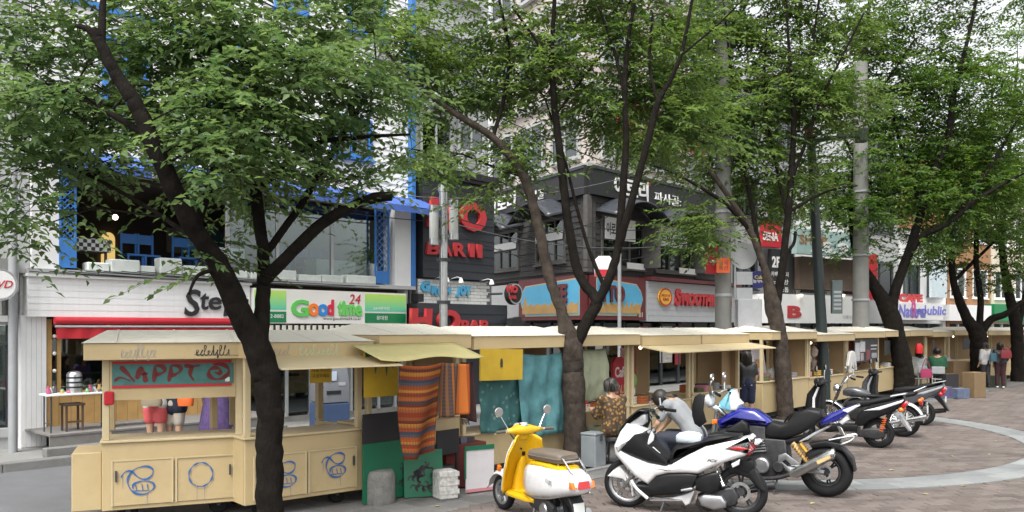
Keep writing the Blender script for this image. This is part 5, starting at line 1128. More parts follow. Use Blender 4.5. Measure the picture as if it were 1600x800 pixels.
for zz in (1.5,2.6,3.4): MB().lathe([(.09,zz),(.13,zz),(.13,zz+.06),(.09,zz+.06)], (0,0,0), 'z', 16, True).build('clamp_ring', M_darkm, LP, True)
# concrete utility pole with sign boxes
p = S(fs(1130,-6.0), -6.0); CP = thing('utility_pole', 'thick round concrete utility pole behind the seventh stall', 'pole', p); k = p.y/F
r0 = 13*k
MB().tube([(0,0,0),(0,0,5),(0,0,11)], [r0,r0*.92,r0*.8], 18).build('pole', M_pole, CP, True)
for z in (2.9,4.9,6.5): MB().lathe([(r0*.9,z),(r0*1.02,z),(r0*1.02,z+.07),(r0*.9,z+.07)], (0,0,0), 'z', 18, True).build('steel_band', M_grey, CP, True)
def atk(px_, py_): return (px_-1130)*k, H+(HZ-py_)*k
x0, z0 = atk(1147,527); x1, z1 = atk(1184,468); sb = bx('switch_box', x0, x1, -.35, -.05, z0, z1, M_grey, CP, bevel=.01)
scg = MB(); r = random.Random(2)
for i in range(5): scg.ribbon(spline([(x0+.06+r.uniform(0,.35),-.352,z0+.1+r.uniform(0,.25)) for _q in range(4)],4), .012, (0,-1,0))
scg.build('scribble', M_lgrey, sb)
x0, z0 = atk(1101,428); x1, z1 = atk(1119,384); MB().pillow([(x0,z0),(x1,z0),(x1,z1),(x0+.06,z1+.02),(x0,z1-.08)], -.1, .06, .02).build('red_side_sign', M_red, CP, True); MB().ball(((x0+x1)/2,-.2,(z0+z1)/2-.05), .05, 10, (1.4,1,.7)).build('sign_lamp', M_white, CP, True)
x0, z0 = atk(1113,428); x1, z1 = atk(1134,405); o_ = bx('orange_sign', x0, x1, -.4, -.36, z0, z1, mat('orange_sign', (.6,.1,.02), .5, .1), CP); text('음식\n특선', x0+.06, z0+.06, x1-x0-.12, z1-z0-.12, -.401, M_maroon, CP, .003)
cx, cz = atk(1160,400); MB().lathe([(0,.0),(.32,0),(.32,.04),(0,.06)], (cx,-.1,cz), 'y', 28).build('round_sign_back', M_grey, CP, True)
for py0 in (425,450): x0, z0 = atk(1149,py0+20); x1, z1 = atk(1174,py0); bx('grey_sign_back', x0, x1, -.1, -.06, z0, z1, M_grey, CP)
MB().tube([(atk(1147,0)[0],-.08,2.2),(atk(1147,0)[0],-.08,4.6)], .025, 8).build('sign_post', M_grey, CP)
# dark green gallows lamp post
p = GP(1288,638); k = p.y/F; GL = thing('green_lamp_post', 'tall dark green post with cross arm and red cap, in front of the ninth stall', 'lamp post', p)
zt = H+(HZ-215)*k; ln = Vector((-24*k,0,zt))
MB().tube([(0,0,0),(0,0,.9),(-8*k,0,zt*.45),(-21*k,0,zt)], [9.5*k,9*k,8*k,6.5*k], 14).build('pole', M_gpole, GL, True)
xt = -22*k
bx('red_cap', xt-.12, xt+.06, -.1, .1, zt+.01, zt+.33, M_red, GL, bevel=.02)
MB().tube([(xt-.05,0,zt-.12),(xt+.5,-.05,zt-.03),(xt+1.3,-.12,zt+.04)], [.07,.065,.06], 10).build('cross_arm', M_gpole, GL, True); MB().box(xt+1.2,xt+1.45,-.25,.05,zt-.14,zt+.2).build('lamp_head', M_gpole, GL, bevel=.02)
bx('side_sign', 11*k, 11*k+.28, -.06, .06, H+(HZ-490)*k, H+(HZ-438)*k, mat('pole_sign', (.09,.12,.115), .5, .2), GL, bevel=.01)
for i in range(5): bx('sign_line', 11*k+.04, 11*k+.24, -.066, -.061, H+(HZ-484)*k+.11*i, H+(HZ-484)*k+.11*i+.06, M_grey, GL)
# second concrete pole behind the trees
p = S(fs(1345,-6.2), -6.2); p = Vector((.4228*26, 26, 0)); P2 = thing('utility_pole', 'pale concrete pole behind the leaning dark trunk', 'pole', p); MB().tube([(0,0,0),(0,0,10.5)], [.26,.2], 16).build('pole', M_pole, P2, True)
for z in (3.0,4.4,6.4): MB().lathe([(.2,z),(.275,z),(.275,z+.06),(.2,z+.06)], (0,0,0), 'z', 16, True).build('steel_band', M_grey, P2, True)
# thin pole by the corner sign with a round no-entry style plate
p = S(fs(968,-3.2), -3.2); k = p.y/F; SP1 = thing('sign_pole', 'thin grey pole with white and red sign before the blue restaurant sign', 'sign', p)
MB().tube([(0,0,0),(0,0,H+(HZ-372)*k)], .05, 10).build('pole', M_grey, SP1, True)
xa, za = (942-968)*k, H+(HZ-418)*k; q = MB().pillow([(-.28,-.3),(.28,-.3),(.32,.2),(.2,.36),(-.15,.36),(-.32,.2)], -.12, .04, .02).build('plate', M_white, SP1, True); q.location = (xa,0,za); q.scale = (.8,1,.8)
bx('red_strip', xa-.22, xa+.22, -.17, -.161, za-.23, za-.06, M_red, SP1, bevel=.002); MB().tube([(0,0,za),(xa+.1,-.05,za)], .02, 6).build('bracket', M_grey, SP1)
# left edge pipe pole
p = S(fs(20,-.5),-.5); LPp = thing('drain_pole', 'grey pole rising at the left edge beside the white pillar', 'pole', p); MB().tube([(0,0,.1),(0,0,9)], .07, 12).build('pole', M_grey, LPp, True); bx('meter_box', -.3,-.09,-.15,.1,2.35,2.9, M_conc, LPp)
# overhead wires
WR = [((-2.2,11.5,4.9),(16,14.5,4.5)),((-1.8,12,5.1),(24,30,4.3))]
def wire(a, b, sag, lab, r_=.012):
    a, b = Vector(a), Vector(b); o = MB().tube([a.lerp(b,i/20)-Vector((0,0,sag*4*(i/20)*(1-i/20))) for i in range(21)], r_, 5).build('overhead_wire', M_black, None); tag(o, lab, 'wire', 'overhead wires')
S2 = lambda s_, d_, z: S(s_, d_, z)
wire(S(-3,-.6,5.3), S(7.6,-.6,4.75), .25, 'black cable along the cafe front under the blue awnings')
wire(S(7.0,-.8,4.9), S(fs(1130,-6),-6,4.3), .5, 'black cable from the blue awning to the concrete pole')
wire(S(6.5,-1,5.2), S(fs(1130,-6),-6,6.6), .5, 'black cable crossing before the black bar sign')
wire(S(8,-.6,5.0), S(15,-.5,5.6), .5, 'cable spanning the alley mouth')
wire(S(8,-.6,4.6), S(16,-.5,4.1), .35, 'lower cable spanning the alley mouth')
wire(S(-6,-3,8.6), S(4,-3,5.6), .3, 'cable slanting down at the upper left', .014); wire(S(-6,-3,9.4), S(12,-3,6.4), .4, 'long cable slanting across the upper left', .014)
wire(S(9,-1,8.6), S(fs(1130,-6),-6,6.9), .5, 'upper cable reaching the concrete pole'); wire(S(9,-1,9.5), S(fs(1130,-6),-6,7.6), .4, 'topmost cable reaching the concrete pole')
wire(S(fs(1130,-6),-6,6.6), (.4228*26,26,6.4), .4, 'cable between the two concrete poles')

for i in range(7): wire(S(-1.2+.3*i,-.33-.02*(i % 3),3.1+.015*i), S(2.0+.7*i,-.33-.03*(i % 2),3.085+.012*(i % 4)), .02+.015*(i % 3), 'thin grey cable lying along the cafe ledge, strand %s' % 'one two three four five six seven'.split()[i], .008)
for i in range(5): wire(S(10.4,-.2,4.3+.35*i), S(16+1.2*i,-.7,4.0+.55*i), .3+.1*i, 'sagging cable before the dark boards, %s from below' % 'first second third fourth fifth'.split()[i], .012)
for i in range(4): wire(S(-7,-2.5,7.4+.7*i), S(3.5+i,-1.2,5.6+.8*i), .3, 'slanting cable at the upper left behind the leaves, %s from below' % 'first second third fourth'.split()[i], .012)

# ================================================================ trees
def barkmat(name, c):
    m = mat(name, c, .95, .5, 7, 0, spec=.08, dirt=.55); N = m.node_tree.nodes; L = m.node_tree.links
    tc = N.new('ShaderNodeTexCoord'); mp = N.new('ShaderNodeMapping'); mp.inputs['Scale'].default_value = (9,9,2.2); L.new(tc.outputs['Object'], mp.inputs[0])
    nz = N.new('ShaderNodeTexNoise'); nz.inputs['Scale'].default_value = 3.0; nz.inputs['Detail'].default_value = 8; nz.inputs['Roughness'].default_value = .7; L.new(mp.outputs[0], nz.inputs[0])
    bp = N.new('ShaderNodeBump'); bp.inputs['Strength'].default_value = .9; bp.inputs['Distance'].default_value = .06; L.new(nz.outputs[0], bp.inputs['Height']); L.new(bp.outputs[0], N['Principled BSDF'].inputs['Normal']); return m
M_bark1 = barkmat('dark_bark', (.019,.016,.0135)); M_bark2 = barkmat('grey_bark', (.072,.058,.048)); M_bark3 = barkmat('brown_bark', (.05,.04,.033))
def leafmat(name, c0, c1, trans):
    m = bpy.data.materials.new(name); m.use_nodes = True; N = m.node_tree.nodes; L = m.node_tree.links; b = N['Principled BSDF']
    g = N.new('ShaderNodeNewGeometry'); mx = N.new('ShaderNodeMix'); mx.data_type = 'RGBA'; mx.inputs[6].default_value = (*c0,1); mx.inputs[7].default_value = (*c1,1); nq = N.new('ShaderNodeTexNoise'); nq.inputs['Scale'].default_value = 1.6; L.new(g.outputs['Position'], nq.inputs['Vector']); aq = N.new('ShaderNodeMath'); aq.operation = 'MULTIPLY_ADD'; aq.inputs[1].default_value = 2.2; aq.inputs[2].default_value = -.85; L.new(nq.outputs[0], aq.inputs[0]); bq = N.new('ShaderNodeMath'); bq.operation = 'MULTIPLY_ADD'; bq.use_clamp = True; bq.inputs[1].default_value = .6; L.new(g.outputs['Random Per Island'], bq.inputs[0]); L.new(aq.outputs[0], bq.inputs[2]); L.new(bq.outputs[0], mx.inputs[0])
    L.new(mx.outputs[2], b.inputs['Base Color']); b.inputs['Roughness'].default_value = .45; b.inputs['Specular IOR Level'].default_value = .35
    tr = N.new('ShaderNodeBsdfTranslucent'); hs = N.new('ShaderNodeHueSaturation'); hs.inputs['Hue'].default_value = .485; hs.inputs['Saturation'].default_value = 1.15; hs.inputs['Value'].default_value = 2.0; L.new(mx.outputs[2], hs.inputs['Color']); L.new(hs.outputs[0], tr.inputs[0])
    ms = N.new('ShaderNodeMixShader'); ms.inputs[0].default_value = trans; L.new(b.outputs[0], ms.inputs[1]); L.new(tr.outputs[0], ms.inputs[2]); L.new(ms.outputs[0], N['Material Output'].inputs[0]); return m
M_leaf1 = leafmat('leaf_green', (.046,.095,.034), (.135,.2,.075), .46)
M_leaf2 = leafmat('leaf_fresh_green', (.046,.095,.027), (.13,.195,.055), .47)
M_leaf3 = leafmat('leaf_deep_green', (.032,.082,.02), (.1,.165,.036), .44)

def leaves_mesh(name, P, D, Up, l, wf, m):
    """P base points, D directions, Up normals, l lengths (numpy); folded rhombus leaves"""
    n = len(P); D = D/np.linalg.norm(D,axis=1,keepdims=True); Sd = np.cross(D,Up); Sd /= np.linalg.norm(Sd,axis=1,keepdims=True)+1e-9; Nn = np.cross(Sd,D)
    l = l[:,None]; w = l*wf
    v = np.empty((n,4,3),np.float32); v[:,0] = P; v[:,1] = P+D*l*.42-Sd*w+Nn*w*.35; v[:,2] = P+D*l-Nn*l*.12; v[:,3] = P+D*l*.42+Sd*w+Nn*w*.35
    idx = (np.arange(n)[:,None]*4+np.array([[0,1,2,0,2,3]])).ravel()
    me = bpy.data.meshes.new(name); me.vertices.add(n*4); me.vertices.foreach_set('co', v.ravel()); me.loops.add(n*6); me.loops.foreach_set('vertex_index', idx.astype(np.int32))
    me.polygons.add(n*2); me.polygons.foreach_set('loop_start', np.arange(0,n*6,3,dtype=np.int32)); me.materials.append(m); me.update(); me.validate(); return me

def tree(label, base, limbs, blobs, leaf, bark, leafm, seed, nspray=9, nleaf=13, wf=.24, flare=1.35, thin=1.0, nfull=4, dens=1.0, back=0.0):
    r = np.random.default_rng(seed); rr = random.Random(seed)
    t = thing('street_tree', label, 'tree', base, 0, 'street trees along the stalls'); bv = Vector(base)
    tm = MB(); samples = []; first = True
    for pts in limbs:
        P = [Vector(p[:3])-bv for p in pts]; rad = [p[3]*(1 if (first and i < nfull) else thin) for i, p in enumerate(pts)]
        sp = spline(P, 7); rs = []
        for i in range(len(sp)):
            f = i/(len(sp)-1)*(len(rad)-1); a = min(int(f),len(rad)-2); rs.append(rad[a]+(rad[a+1]-rad[a])*(f-a))
        big = max(rs)
        sp = [p+Vector((rr.gauss(0,1),rr.gauss(0,1),0))*min(.006,q*.05) for p, q in zip(sp,rs)]
        ph = rr.uniform(0,6); rs = [q*(1+.02*math.sin(i_*.5+ph)) for i_, q in enumerate(rs)]
        if first: sp = [sp[0]-Vector((0,0,.05))]+sp; rs = [rs[0]*flare]+[rs[0]*(1+(flare-1)*.3)]+rs[1:]
        b = MB() if not first else tm
        nseg = 20 if first else (12 if big > .05 else 7)
        if first:      # denser rings for the bark relief
            sp2 = []; rs2 = []
            for i in range(len(sp)-1):
                for q_ in range(3): sp2.append(sp[i].lerp(sp[i+1],q_/3)); rs2.append(rs[i]+(rs[i+1]-rs[i])*q_/3)
            sp = sp2+[sp[-1]]; rs = rs2+[rs[-1]]
        o0 = len(b.v); b.tube(sp, rs, nseg)
        for i_, (c_, q_) in enumerate(zip(sp, rs)):
            for k_ in range(nseg):
                v_ = Vector(b.v[o0+i_*nseg+k_]); dd = v_-c_; nn = noise.noise(Vector((v_.x*5,v_.y*5,v_.z*2.2)))*.09+noise.noise(Vector((v_.x*24,v_.y*24,v_.z*9)))*.05; b.v[o0+i_*nseg+k_] = tuple(c_+dd*(1+nn))
        if first: b.build('trunk', bark, t, True, sharp=0); first = False
        else: b.build('limb', M_bark1, t, True, sharp=0)
        samples += [(p, q) for p, q in zip(sp, rs) if p.z+bv.z > 2.2]
    SPt = np.array([tuple(p) for p, q in samples]); SR = np.array([q for p, q in samples])
    twigs = MB(); LP_ = []; LD = []; LN = []; LL = []
    for (cx, cy, rx, ry, Y, nc) in blobs:
        for c in range(round(nc*dens)):
            while True:
                q = r.uniform(-1,1,3)
                if q@q < 1: break
            Yc = Y+back+q[2]*min(rx,ry)*1.1*Y/F
            cpos = np.array(W(cx+q[0]*rx, cy+q[1]*ry, Yc)-bv)
            dist = np.linalg.norm((SPt-cpos)*np.array([1,1,1.0]), axis=1)+np.maximum(0, SPt[:,2]-cpos[2])*.8
            j = int(np.argmin(dist)); a = SPt[j]; vec = cpos-a; ln = np.linalg.norm(vec)+1e-6
            mid = a+vec*.5+np.array([0,0,.1*ln])+r.normal(0,.06*ln,3)
            rb = min(SR[j]*.6, .006+.009*ln)
            twigs.tube([a, mid, cpos], [rb, rb*.7, rb*.35], 4, False)
            if ln > .6: samples_add = [mid]; SPt = np.vstack([SPt, mid[None]]); SR = np.append(SR, rb*.8)
            hd = vec*np.array([1,1,.3]); hd = hd/(np.linalg.norm(hd)+1e-6)
            for s_ in range(nspray):
                an = r.uniform(0,2*math.pi); L_ = r.uniform(4.5,8)*leaf
                d = np.array([math.cos(an), math.sin(an), r.uniform(-.35,.25)])+hd*.6; d /= np.linalg.norm(d)
                b0 = cpos+r.normal(0,1.7*leaf,3)*np.array([1,1,.55])
                e = b0+d*L_+np.array([0,0,-.18*L_])
                if r.random() < .55: twigs.tube([cpos, b0+d*L_*.3, e], [leaf*.045, leaf*.03, leaf*.012], 3, False)
                k = np.arange(nleaf); tt = (k+.6)/nleaf; side = np.where(k % 2, 1, -1)[:,None]
                sd_ = np.cross(d,[0,0,1.0]); sd_ /= np.linalg.norm(sd_)+1e-6
                pos = b0+np.outer(tt,d*L_)+np.outer(tt**2,[0,0,-.18*L_])
                dirs = d*.75+side*sd_*.8+r.normal(0,.28,(nleaf,3))+np.array([0,0,-.25])
                LP_.append(pos); LD.append(dirs); LN.append(np.array([0,0,1.0])+r.normal(0,.38,(nleaf,3))); LL.append(leaf*r.uniform(.65,1.2,nleaf))
    twigs.build('twigs', bark, t)['kind'] = 'stuff'
    me = leaves_mesh('crown', np.vstack(LP_), np.vstack(LD), np.vstack(LN), np.concatenate(LL), wf, leafm)
    o = share('crown', me, t); o['kind'] = 'stuff'
    return t
def PL(Y, *pts):
    """limb from (px, py, dY, radius) pixels near depth Y"""
    return [(*W(p[0],p[1],Y+p[2]), p[3]) for p in pts]
Y = 8.55; b1 = GP(424, HZ+F*H/Y)
T1 = tree('big dark tree in front of the second stall, its trunk leaning left', b1,
  [[(b1.x,b1.y,0,.145)]+PL(Y,(420,720,0,.132),(422,640,0,.13),(408,560,0,.14),(374,490,-.1,.135),(345,420,-.3,.115),(298,350,-.6,.1),(250,250,-.9,.09),(213,165,-1.0,.075),(183,120,-1.0,.06),(160,75,-1.0,.055),(146,45,-1.0,.045)),
   PL(Y,(402,565,0,.11),(410,480,.1,.085),(412,400,.2,.07),(400,300,.4,.07),(395,180,.6,.05),(410,60,.8,.035)),
   PL(Y,(410,440,.1,.08),(450,400,.1,.072),(500,352,.15,.066),(545,325,.2,.06),(585,309,.25,.06),(612,307,.25,.05)),
   PL(Y,(163,80,-1.0,.04),(140,48,-1.0,.034),(118,40,-1.0,.02)),PL(Y,(158,72,-1.0,.045),(160,20,-.9,.035),(165,-40,-.8,.025)),
   PL(Y,(330,395,-.35,.04),(240,330,.2,.028),(130,270,.4,.02),(20,230,.5,.012)),
   PL(Y,(305,360,-.55,.05),(330,280,.3,.05),(350,180,.6,.04),(330,80,.9,.03)),
   PL(Y,(412,400,.2,.05),(470,320,.5,.045),(530,220,.8,.035),(590,120,1.0,.025)),
   PL(Y,(400,300,.4,.045),(480,230,.3,.035),(560,215,.3,.025),(640,210,.3,.014)),
   PL(Y,(235,215,-.9,.04),(140,160,-.3,.03),(40,120,.2,.018)),PL(Y,(345,420,-.3,.03),(310,430,-.5,.02),(295,460,-.5,.012))],
  [(50,210,110,90,8.6,26),(40,70,90,70,9,18),(230,90,130,90,9.2,30),(150,205,110,70,9.3,28),(60,150,60,40,7.9,6),(350,50,140,80,8.7,30),(340,190,110,90,8.3,34),(330,235,70,40,7.7,8),(450,120,120,100,8.6,34),(470,225,90,50,9,15),(550,40,70,70,9.5,12),(590,160,60,60,9.3,14),(535,285,45,28,8.8,5),(28,335,42,38,8,6),(318,395,14,20,8.3,2),(330,285,60,22,9.5,5),(390,300,55,35,9,7),(100,-60,140,60,8.6,14),(330,-70,180,60,8.6,16),(520,-60,100,60,9,8),(640,240,25,25,9,2)],
  .1, M_bark1, M_leaf1, 11, wf=.27, thin=.92, dens=.84)
Y = 13.0; b2 = GP(900, HZ+F*H/Y)
T2 = tree('grey trunk tree forking into several stems between the yellow and white scooters', b2,
  [[(b2.x,b2.y,0,.2)]+PL(Y,(898,660,0,.18),(895,590,0,.175),(892,545,0,.19),(878,490,0,.125),(858,430,0,.12),(838,340,.05,.115),(815,270,.1,.1),(770,215,.1,.085),(700,170,.1,.065),(640,120,.1,.045),(590,60,.1,.03),(560,0,.1,.02)),
   PL(Y,(895,550,0,.14),(918,500,0,.13),(932,470,0,.13),(905,430,.1,.11),(888,350,.1,.1),(878,270,.1,.09),(868,180,.1,.08),(862,90,.1,.065),(866,10,.1,.05),(868,-60,.1,.03)),
   PL(Y,(928,480,0,.12),(950,440,-.1,.105),(965,390,-.1,.09),(972,310,-.1,.085),(978,230,-.1,.075),(976,140,-.1,.06),(982,60,-.1,.045),(1000,-40,-.1,.03)),
   PL(Y,(965,395,-.1,.085),(985,320,-.25,.085),(1010,230,-.3,.075),(1028,160,-.3,.07),(1050,120,-.3,.05),(1068,70,-.3,.045),(1085,-20,-.3,.03)),
   PL(Y,(945,450,.1,.05),(920,390,.3,.045),(900,320,.4,.04),(880,240,.5,.03),(850,150,.6,.02)),
   PL(Y,(770,215,.1,.05),(788,150,.3,.045),(795,80,.4,.04),(780,0,.5,.03)),PL(Y,(862,100,.1,.04),(835,60,.2,.035),(800,10,.3,.025)),
   PL(Y,(976,150,-.1,.04),(960,80,0,.035),(935,10,0,.025)),PL(Y,(868,180,.1,.03),(920,110,.4,.03),(960,60,.5,.025),(985,0,.5,.02)),
   PL(Y,(1028,160,-.3,.04),(1015,100,-.1,.035),(1020,20,0,.025)),PL(Y,(815,275,.1,.04),(770,260,.3,.03),(720,240,.3,.02)),PL(Y,(1060,90,-.3,.03),(1120,40,-.3,.02),(1160,0,-.3,.012))],
  [(640,40,70,60,12.8,16),(690,140,80,60,13,20),(680,245,45,22,12.8,5),(790,50,80,60,13.2,16),(790,150,60,50,13.4,10),(800,235,50,40,12.8,8),(775,295,35,18,12.7,3),(900,90,90,80,13.2,26),(985,30,90,60,13,20),(1000,160,80,60,13.2,20),(930,185,60,40,13.6,10),(1060,110,70,80,13,20),(1075,210,50,35,13,7),(1015,235,40,20,13.5,3),(700,-60,130,60,13,10),(900,-80,170,70,13,20),(1060,-60,100,60,13,8)],
  .118, M_bark2, M_leaf2, 22, wf=.23, thin=.7, dens=1.12, back=.6)
Y = 19.4; b3_ = GP(1228, HZ+F*H/Y)
T3 = tree('slim trunk tree just behind the blue motorcycle, stems fanning out', b3_,
  [[(b3_.x,b3_.y,0,.2)]+PL(Y,(1225,600,0,.19),(1218,530,0,.18),(1208,480,0,.19),(1195,420,0,.13),(1172,360,0,.11),(1140,310,0,.09),(1105,260,0,.07),(1070,215,0,.05),(1030,180,0,.03)),
   PL(Y,(1212,480,0,.16),(1222,420,0,.13),(1230,350,0,.12),(1237,270,0,.11),(1240,190,0,.09),(1235,110,0,.06),(1230,30,0,.04),(1228,-50,0,.03)),
   PL(Y,(1190,415,0,.09),(1180,350,.2,.08),(1165,270,.3,.07),(1150,180,.3,.055),(1140,90,.3,.04),(1130,0,.3,.03)),
   PL(Y,(1172,360,0,.08),(1135,320,-.2,.07),(1090,290,-.3,.055),(1040,265,-.4,.035),(990,250,-.4,.02)),
   PL(Y,(1237,280,0,.07),(1260,220,-.2,.06),(1285,150,-.3,.05),(1320,80,-.4,.04),(1350,20,-.4,.03)),PL(Y,(1232,350,0,.06),(1215,270,.3,.05),(1200,190,.4,.045),(1195,100,.4,.035),(1200,20,.4,.025)),
   PL(Y,(1240,190,0,.05),(1265,110,.2,.045),(1275,30,.3,.035),(1285,-40,.3,.025)),PL(Y,(1235,330,0,.05),(1290,300,.4,.04),(1340,290,.5,.025)),PL(Y,(1226,400,0,.07),(1240,380,0,.06),(1243,362,0,.055))],
  [(1100,60,90,60,19.4,24),(1110,170,90,60,19.2,26),(1092,335,26,26,18.6,5),(1112,372,26,16,18.6,4),(1200,50,100,55,19.6,26),(1180,150,95,55,19.4,26),(1205,240,90,50,19.6,22),(1290,120,80,80,19.4,26),(1310,165,60,40,19.6,9),(1290,25,80,35,19.4,12),(1040,225,60,30,19.2,8),(1150,275,60,30,19.8,10),(1250,300,50,25,19.9,6),(1190,330,40,25,20,4),(1140,-70,150,60,19.4,22),(1290,-70,120,60,19.4,18)],
  .145, M_bark2, M_leaf2, 33, nspray=10, wf=.23, thin=.68, dens=1.2, back=.7)
Y = 26.5; b4 = GP(1412, HZ+F*H/Y)
T4 = tree('leaning dark tree behind the parked scooters, forked low', b4,
  [[(b4.x,b4.y,0,.33)]+PL(Y,(1412,580,0,.3),(1402,530,0,.28),(1388,485,0,.28),(1362,440,0,.2),(1340,400,0,.17),(1332,330,0,.15),(1338,250,0,.13),(1345,170,0,.1),(1350,80,0,.07),(1360,-10,0,.05)),
   PL(Y,(1392,490,0,.22),(1400,450,0,.19),(1418,400,0,.17),(1440,330,0,.15),(1455,280,0,.14),(1480,220,0,.12),(1490,150,0,.1),(1510,70,0,.07),(1530,-20,0,.05)),
   PL(Y,(1415,410,0,.12),(1440,370,-.3,.11),(1480,350,-.5,.1),(1530,310,-.6,.08),(1600,270,-.8,.05),(1660,240,-1,.03)),
   PL(Y,(1440,330,0,.1),(1425,270,.3,.08),(1405,220,.4,.06),(1390,150,.5,.045)),PL(Y,(1480,350,-.4,.08),(1520,300,-.2,.07),(1560,240,0,.055),(1600,170,0,.04),(1640,120,0,.03)),
   PL(Y,(1338,250,0,.07),(1310,200,.3,.06),(1280,170,.4,.04)),PL(Y,(1345,180,0,.06),(1390,120,.2,.05),(1430,60,.2,.035))],
  [(1420,50,90,45,26.5,16),(1400,130,90,50,26.4,20),(1340,250,55,55,26,16),(1400,190,90,45,27,18),(1450,260,80,40,26.8,18),(1500,140,85,60,26.5,24),(1330,350,60,50,25.6,14),(1370,60,60,50,26.5,8),(1520,240,80,45,26.5,18),(1400,320,60,35,27.3,10),(1460,340,60,35,27.5,8),(1580,170,60,50,26.5,10),(1500,50,60,40,26.5,7),(1300,300,35,40,26,6),(1400,300,70,40,26,12),(1470,310,60,40,26,10),(1540,290,70,50,26.2,14),(1440,390,40,22,26,4),(1420,-60,150,60,26.5,18),(1560,-40,110,60,26.5,12)],
  .165, M_bark1, M_leaf3, 44, nspray=11, wf=.23, thin=.85, dens=1.3, back=.8)
Y = 30.5; b5 = GP(1531, HZ+F*H/Y)
T5 = tree('dark tree behind the tall carton with wide low branches', b5,
  [[(b5.x,b5.y,0,.33)]+PL(Y,(1530,560,0,.3),(1528,525,0,.3),(1510,495,0,.18),(1490,440,0,.15),(1485,370,0,.13),(1475,300,0,.1),(1470,220,0,.07)),
   PL(Y,(1530,525,0,.2),(1548,500,0,.17),(1572,490,-.2,.14),(1600,470,-.4,.12),(1640,440,-.6,.08)),PL(Y,(1528,530,0,.18),(1532,470,.2,.14),(1525,400,.2,.12),(1530,320,.2,.1),(1545,230,.2,.07),(1550,140,.2,.05)),
   PL(Y,(1490,440,0,.09),(1520,410,.3,.08),(1560,370,.4,.06),(1590,330,.4,.04)),PL(Y,(1485,400,0,.06),(1455,370,.2,.05),(1430,350,.2,.03))],
  [(1545,210,70,60,30.5,18),(1500,310,65,45,30.5,16),(1570,340,55,55,30.5,14),(1480,395,45,25,30.5,7),(1560,430,35,25,30.2,5),(1590,270,50,50,30.5,12),(1560,120,60,50,30.5,8),(1470,250,50,40,30.6,8),(1510,250,60,50,30,12),(1590,400,40,40,30,7),(1520,370,45,30,30,8)],
  .16, M_bark1, M_leaf3, 55, nspray=11, wf=.23, thin=.8, dens=1.3, back=.8)
Y = 33; b6 = GP(1592, HZ+F*H/Y)
T6 = tree('rightmost dark tree cut by the right edge of the picture', b6,
  [[(b6.x,b6.y,0,.28)]+PL(Y,(1590,560,0,.25),(1588,510,0,.22),(1575,450,0,.17),(1565,380,0,.14),(1570,300,0,.12),(1580,200,0,.08),(1590,100,0,.05)),
   PL(Y,(1588,520,0,.16),(1605,450,0,.14),(1620,360,0,.12),(1630,250,0,.09),(1635,150,0,.06)),PL(Y,(1566,390,0,.08),(1540,340,.2,.06),(1520,290,.2,.04))],
  [(1610,200,60,70,33,14),(1610,330,50,80,33,16),(1620,60,50,50,33,8),(1680,220,60,90,33,10),(1560,300,40,50,33.3,8)],
  .17, M_bark1, M_leaf3, 66, nspray=11, wf=.23, thin=.8, dens=1.3, back=.8)

# soil pits with stone edging round two of the trunks
for q, (bp, lab) in enumerate(((b2,'square soil pit with stone edging round the grey forked trunk'),(b3_,'square soil pit round the slim trunk behind the blue motorcycle'))):
    tp = tag(thing('tree_pit', lab, None, bp, UA), kind='structure')
    MB().add([(-.5,-.5,.006),(.5,-.5,.006),(.5,.5,.006),(-.5,.5,.006)], [(0,1,2,3)]).build('soil', mat('pit_soil', (.035,.028,.022), .95, .4, 12, .6, 40), tp)
    for (a, c, d, e) in ((-.6,.6,-.6,-.5),(-.6,.6,.5,.6),(-.6,-.5,-.495,.495),(.5,.6,-.495,.495)): bx('edging_stone', a, c, d, e, -.02, .03, M_kerb, tp, bevel=.008)

# ================================================================ parked scooters and motorcycles
M_yel = mat('yellow_scooter_paint', (.68,.4,.008), .3, .05, 5, coat=.5, dirt=.12)
M_wht = mat('white_scooter_paint', (.68,.68,.68), .3, .05, 5, coat=.5, dirt=.12)
M_blk = mat('black_plastic', (.008,.008,.009), .42, .15, 10, spec=.3)
M_vinyl = mat('black_vinyl', (.009,.009,.01), .5, .12, 10, .1, 60, spec=.3)
M_taupe = mat('taupe_vinyl', (.14,.115,.09), .55, .1, 8, .08, 60)
M_chr = mat('chrome', (.75,.76,.77), .12, .05, 8, metal=1)
M_alu = mat('cast_aluminium', (.42,.43,.44), .38, .12, 9, metal=.9)
M_eng = mat('engine_grey', (.05,.05,.053), .45, .4, 14, metal=.5)
M_tail = mat('tail_red', (.45,.008,.012), .15, .05, 8, coat=.8); M_amber = mat('amber_lens', (.75,.17,.01), .2, .05, coat=.8); M_clear = mat('clear_lens', (.62,.64,.66), .15, .06, coat=.8)
M_plate = mat('number_plate', (.62,.64,.62), .5, .06, 12); M_bluep = mat('blue_tank_paint', (.01,.013,.22), .2, .06, 4, coat=.9); M_gold = MATS['gold_trim']; M_gshock = mat('gold_shock', (.55,.3,.05), .35, .1, metal=.6)
M_mirror = mat('mirror_glass', (.8,.82,.83), .05, 0, metal=1); M_cyan = mat('cyan_screen', (.2,.5,.62), .15, .1, coat=.7); M_dgrey = mat('charcoal_paint', (.06,.062,.068), .3, .06, coat=.5); M_silv = mat('silver_paint', (.4,.41,.42), .3, .04, coat=.5, metal=.4)
M_grip = mat('grip_rubber', (.1,.085,.07), .7, .1)

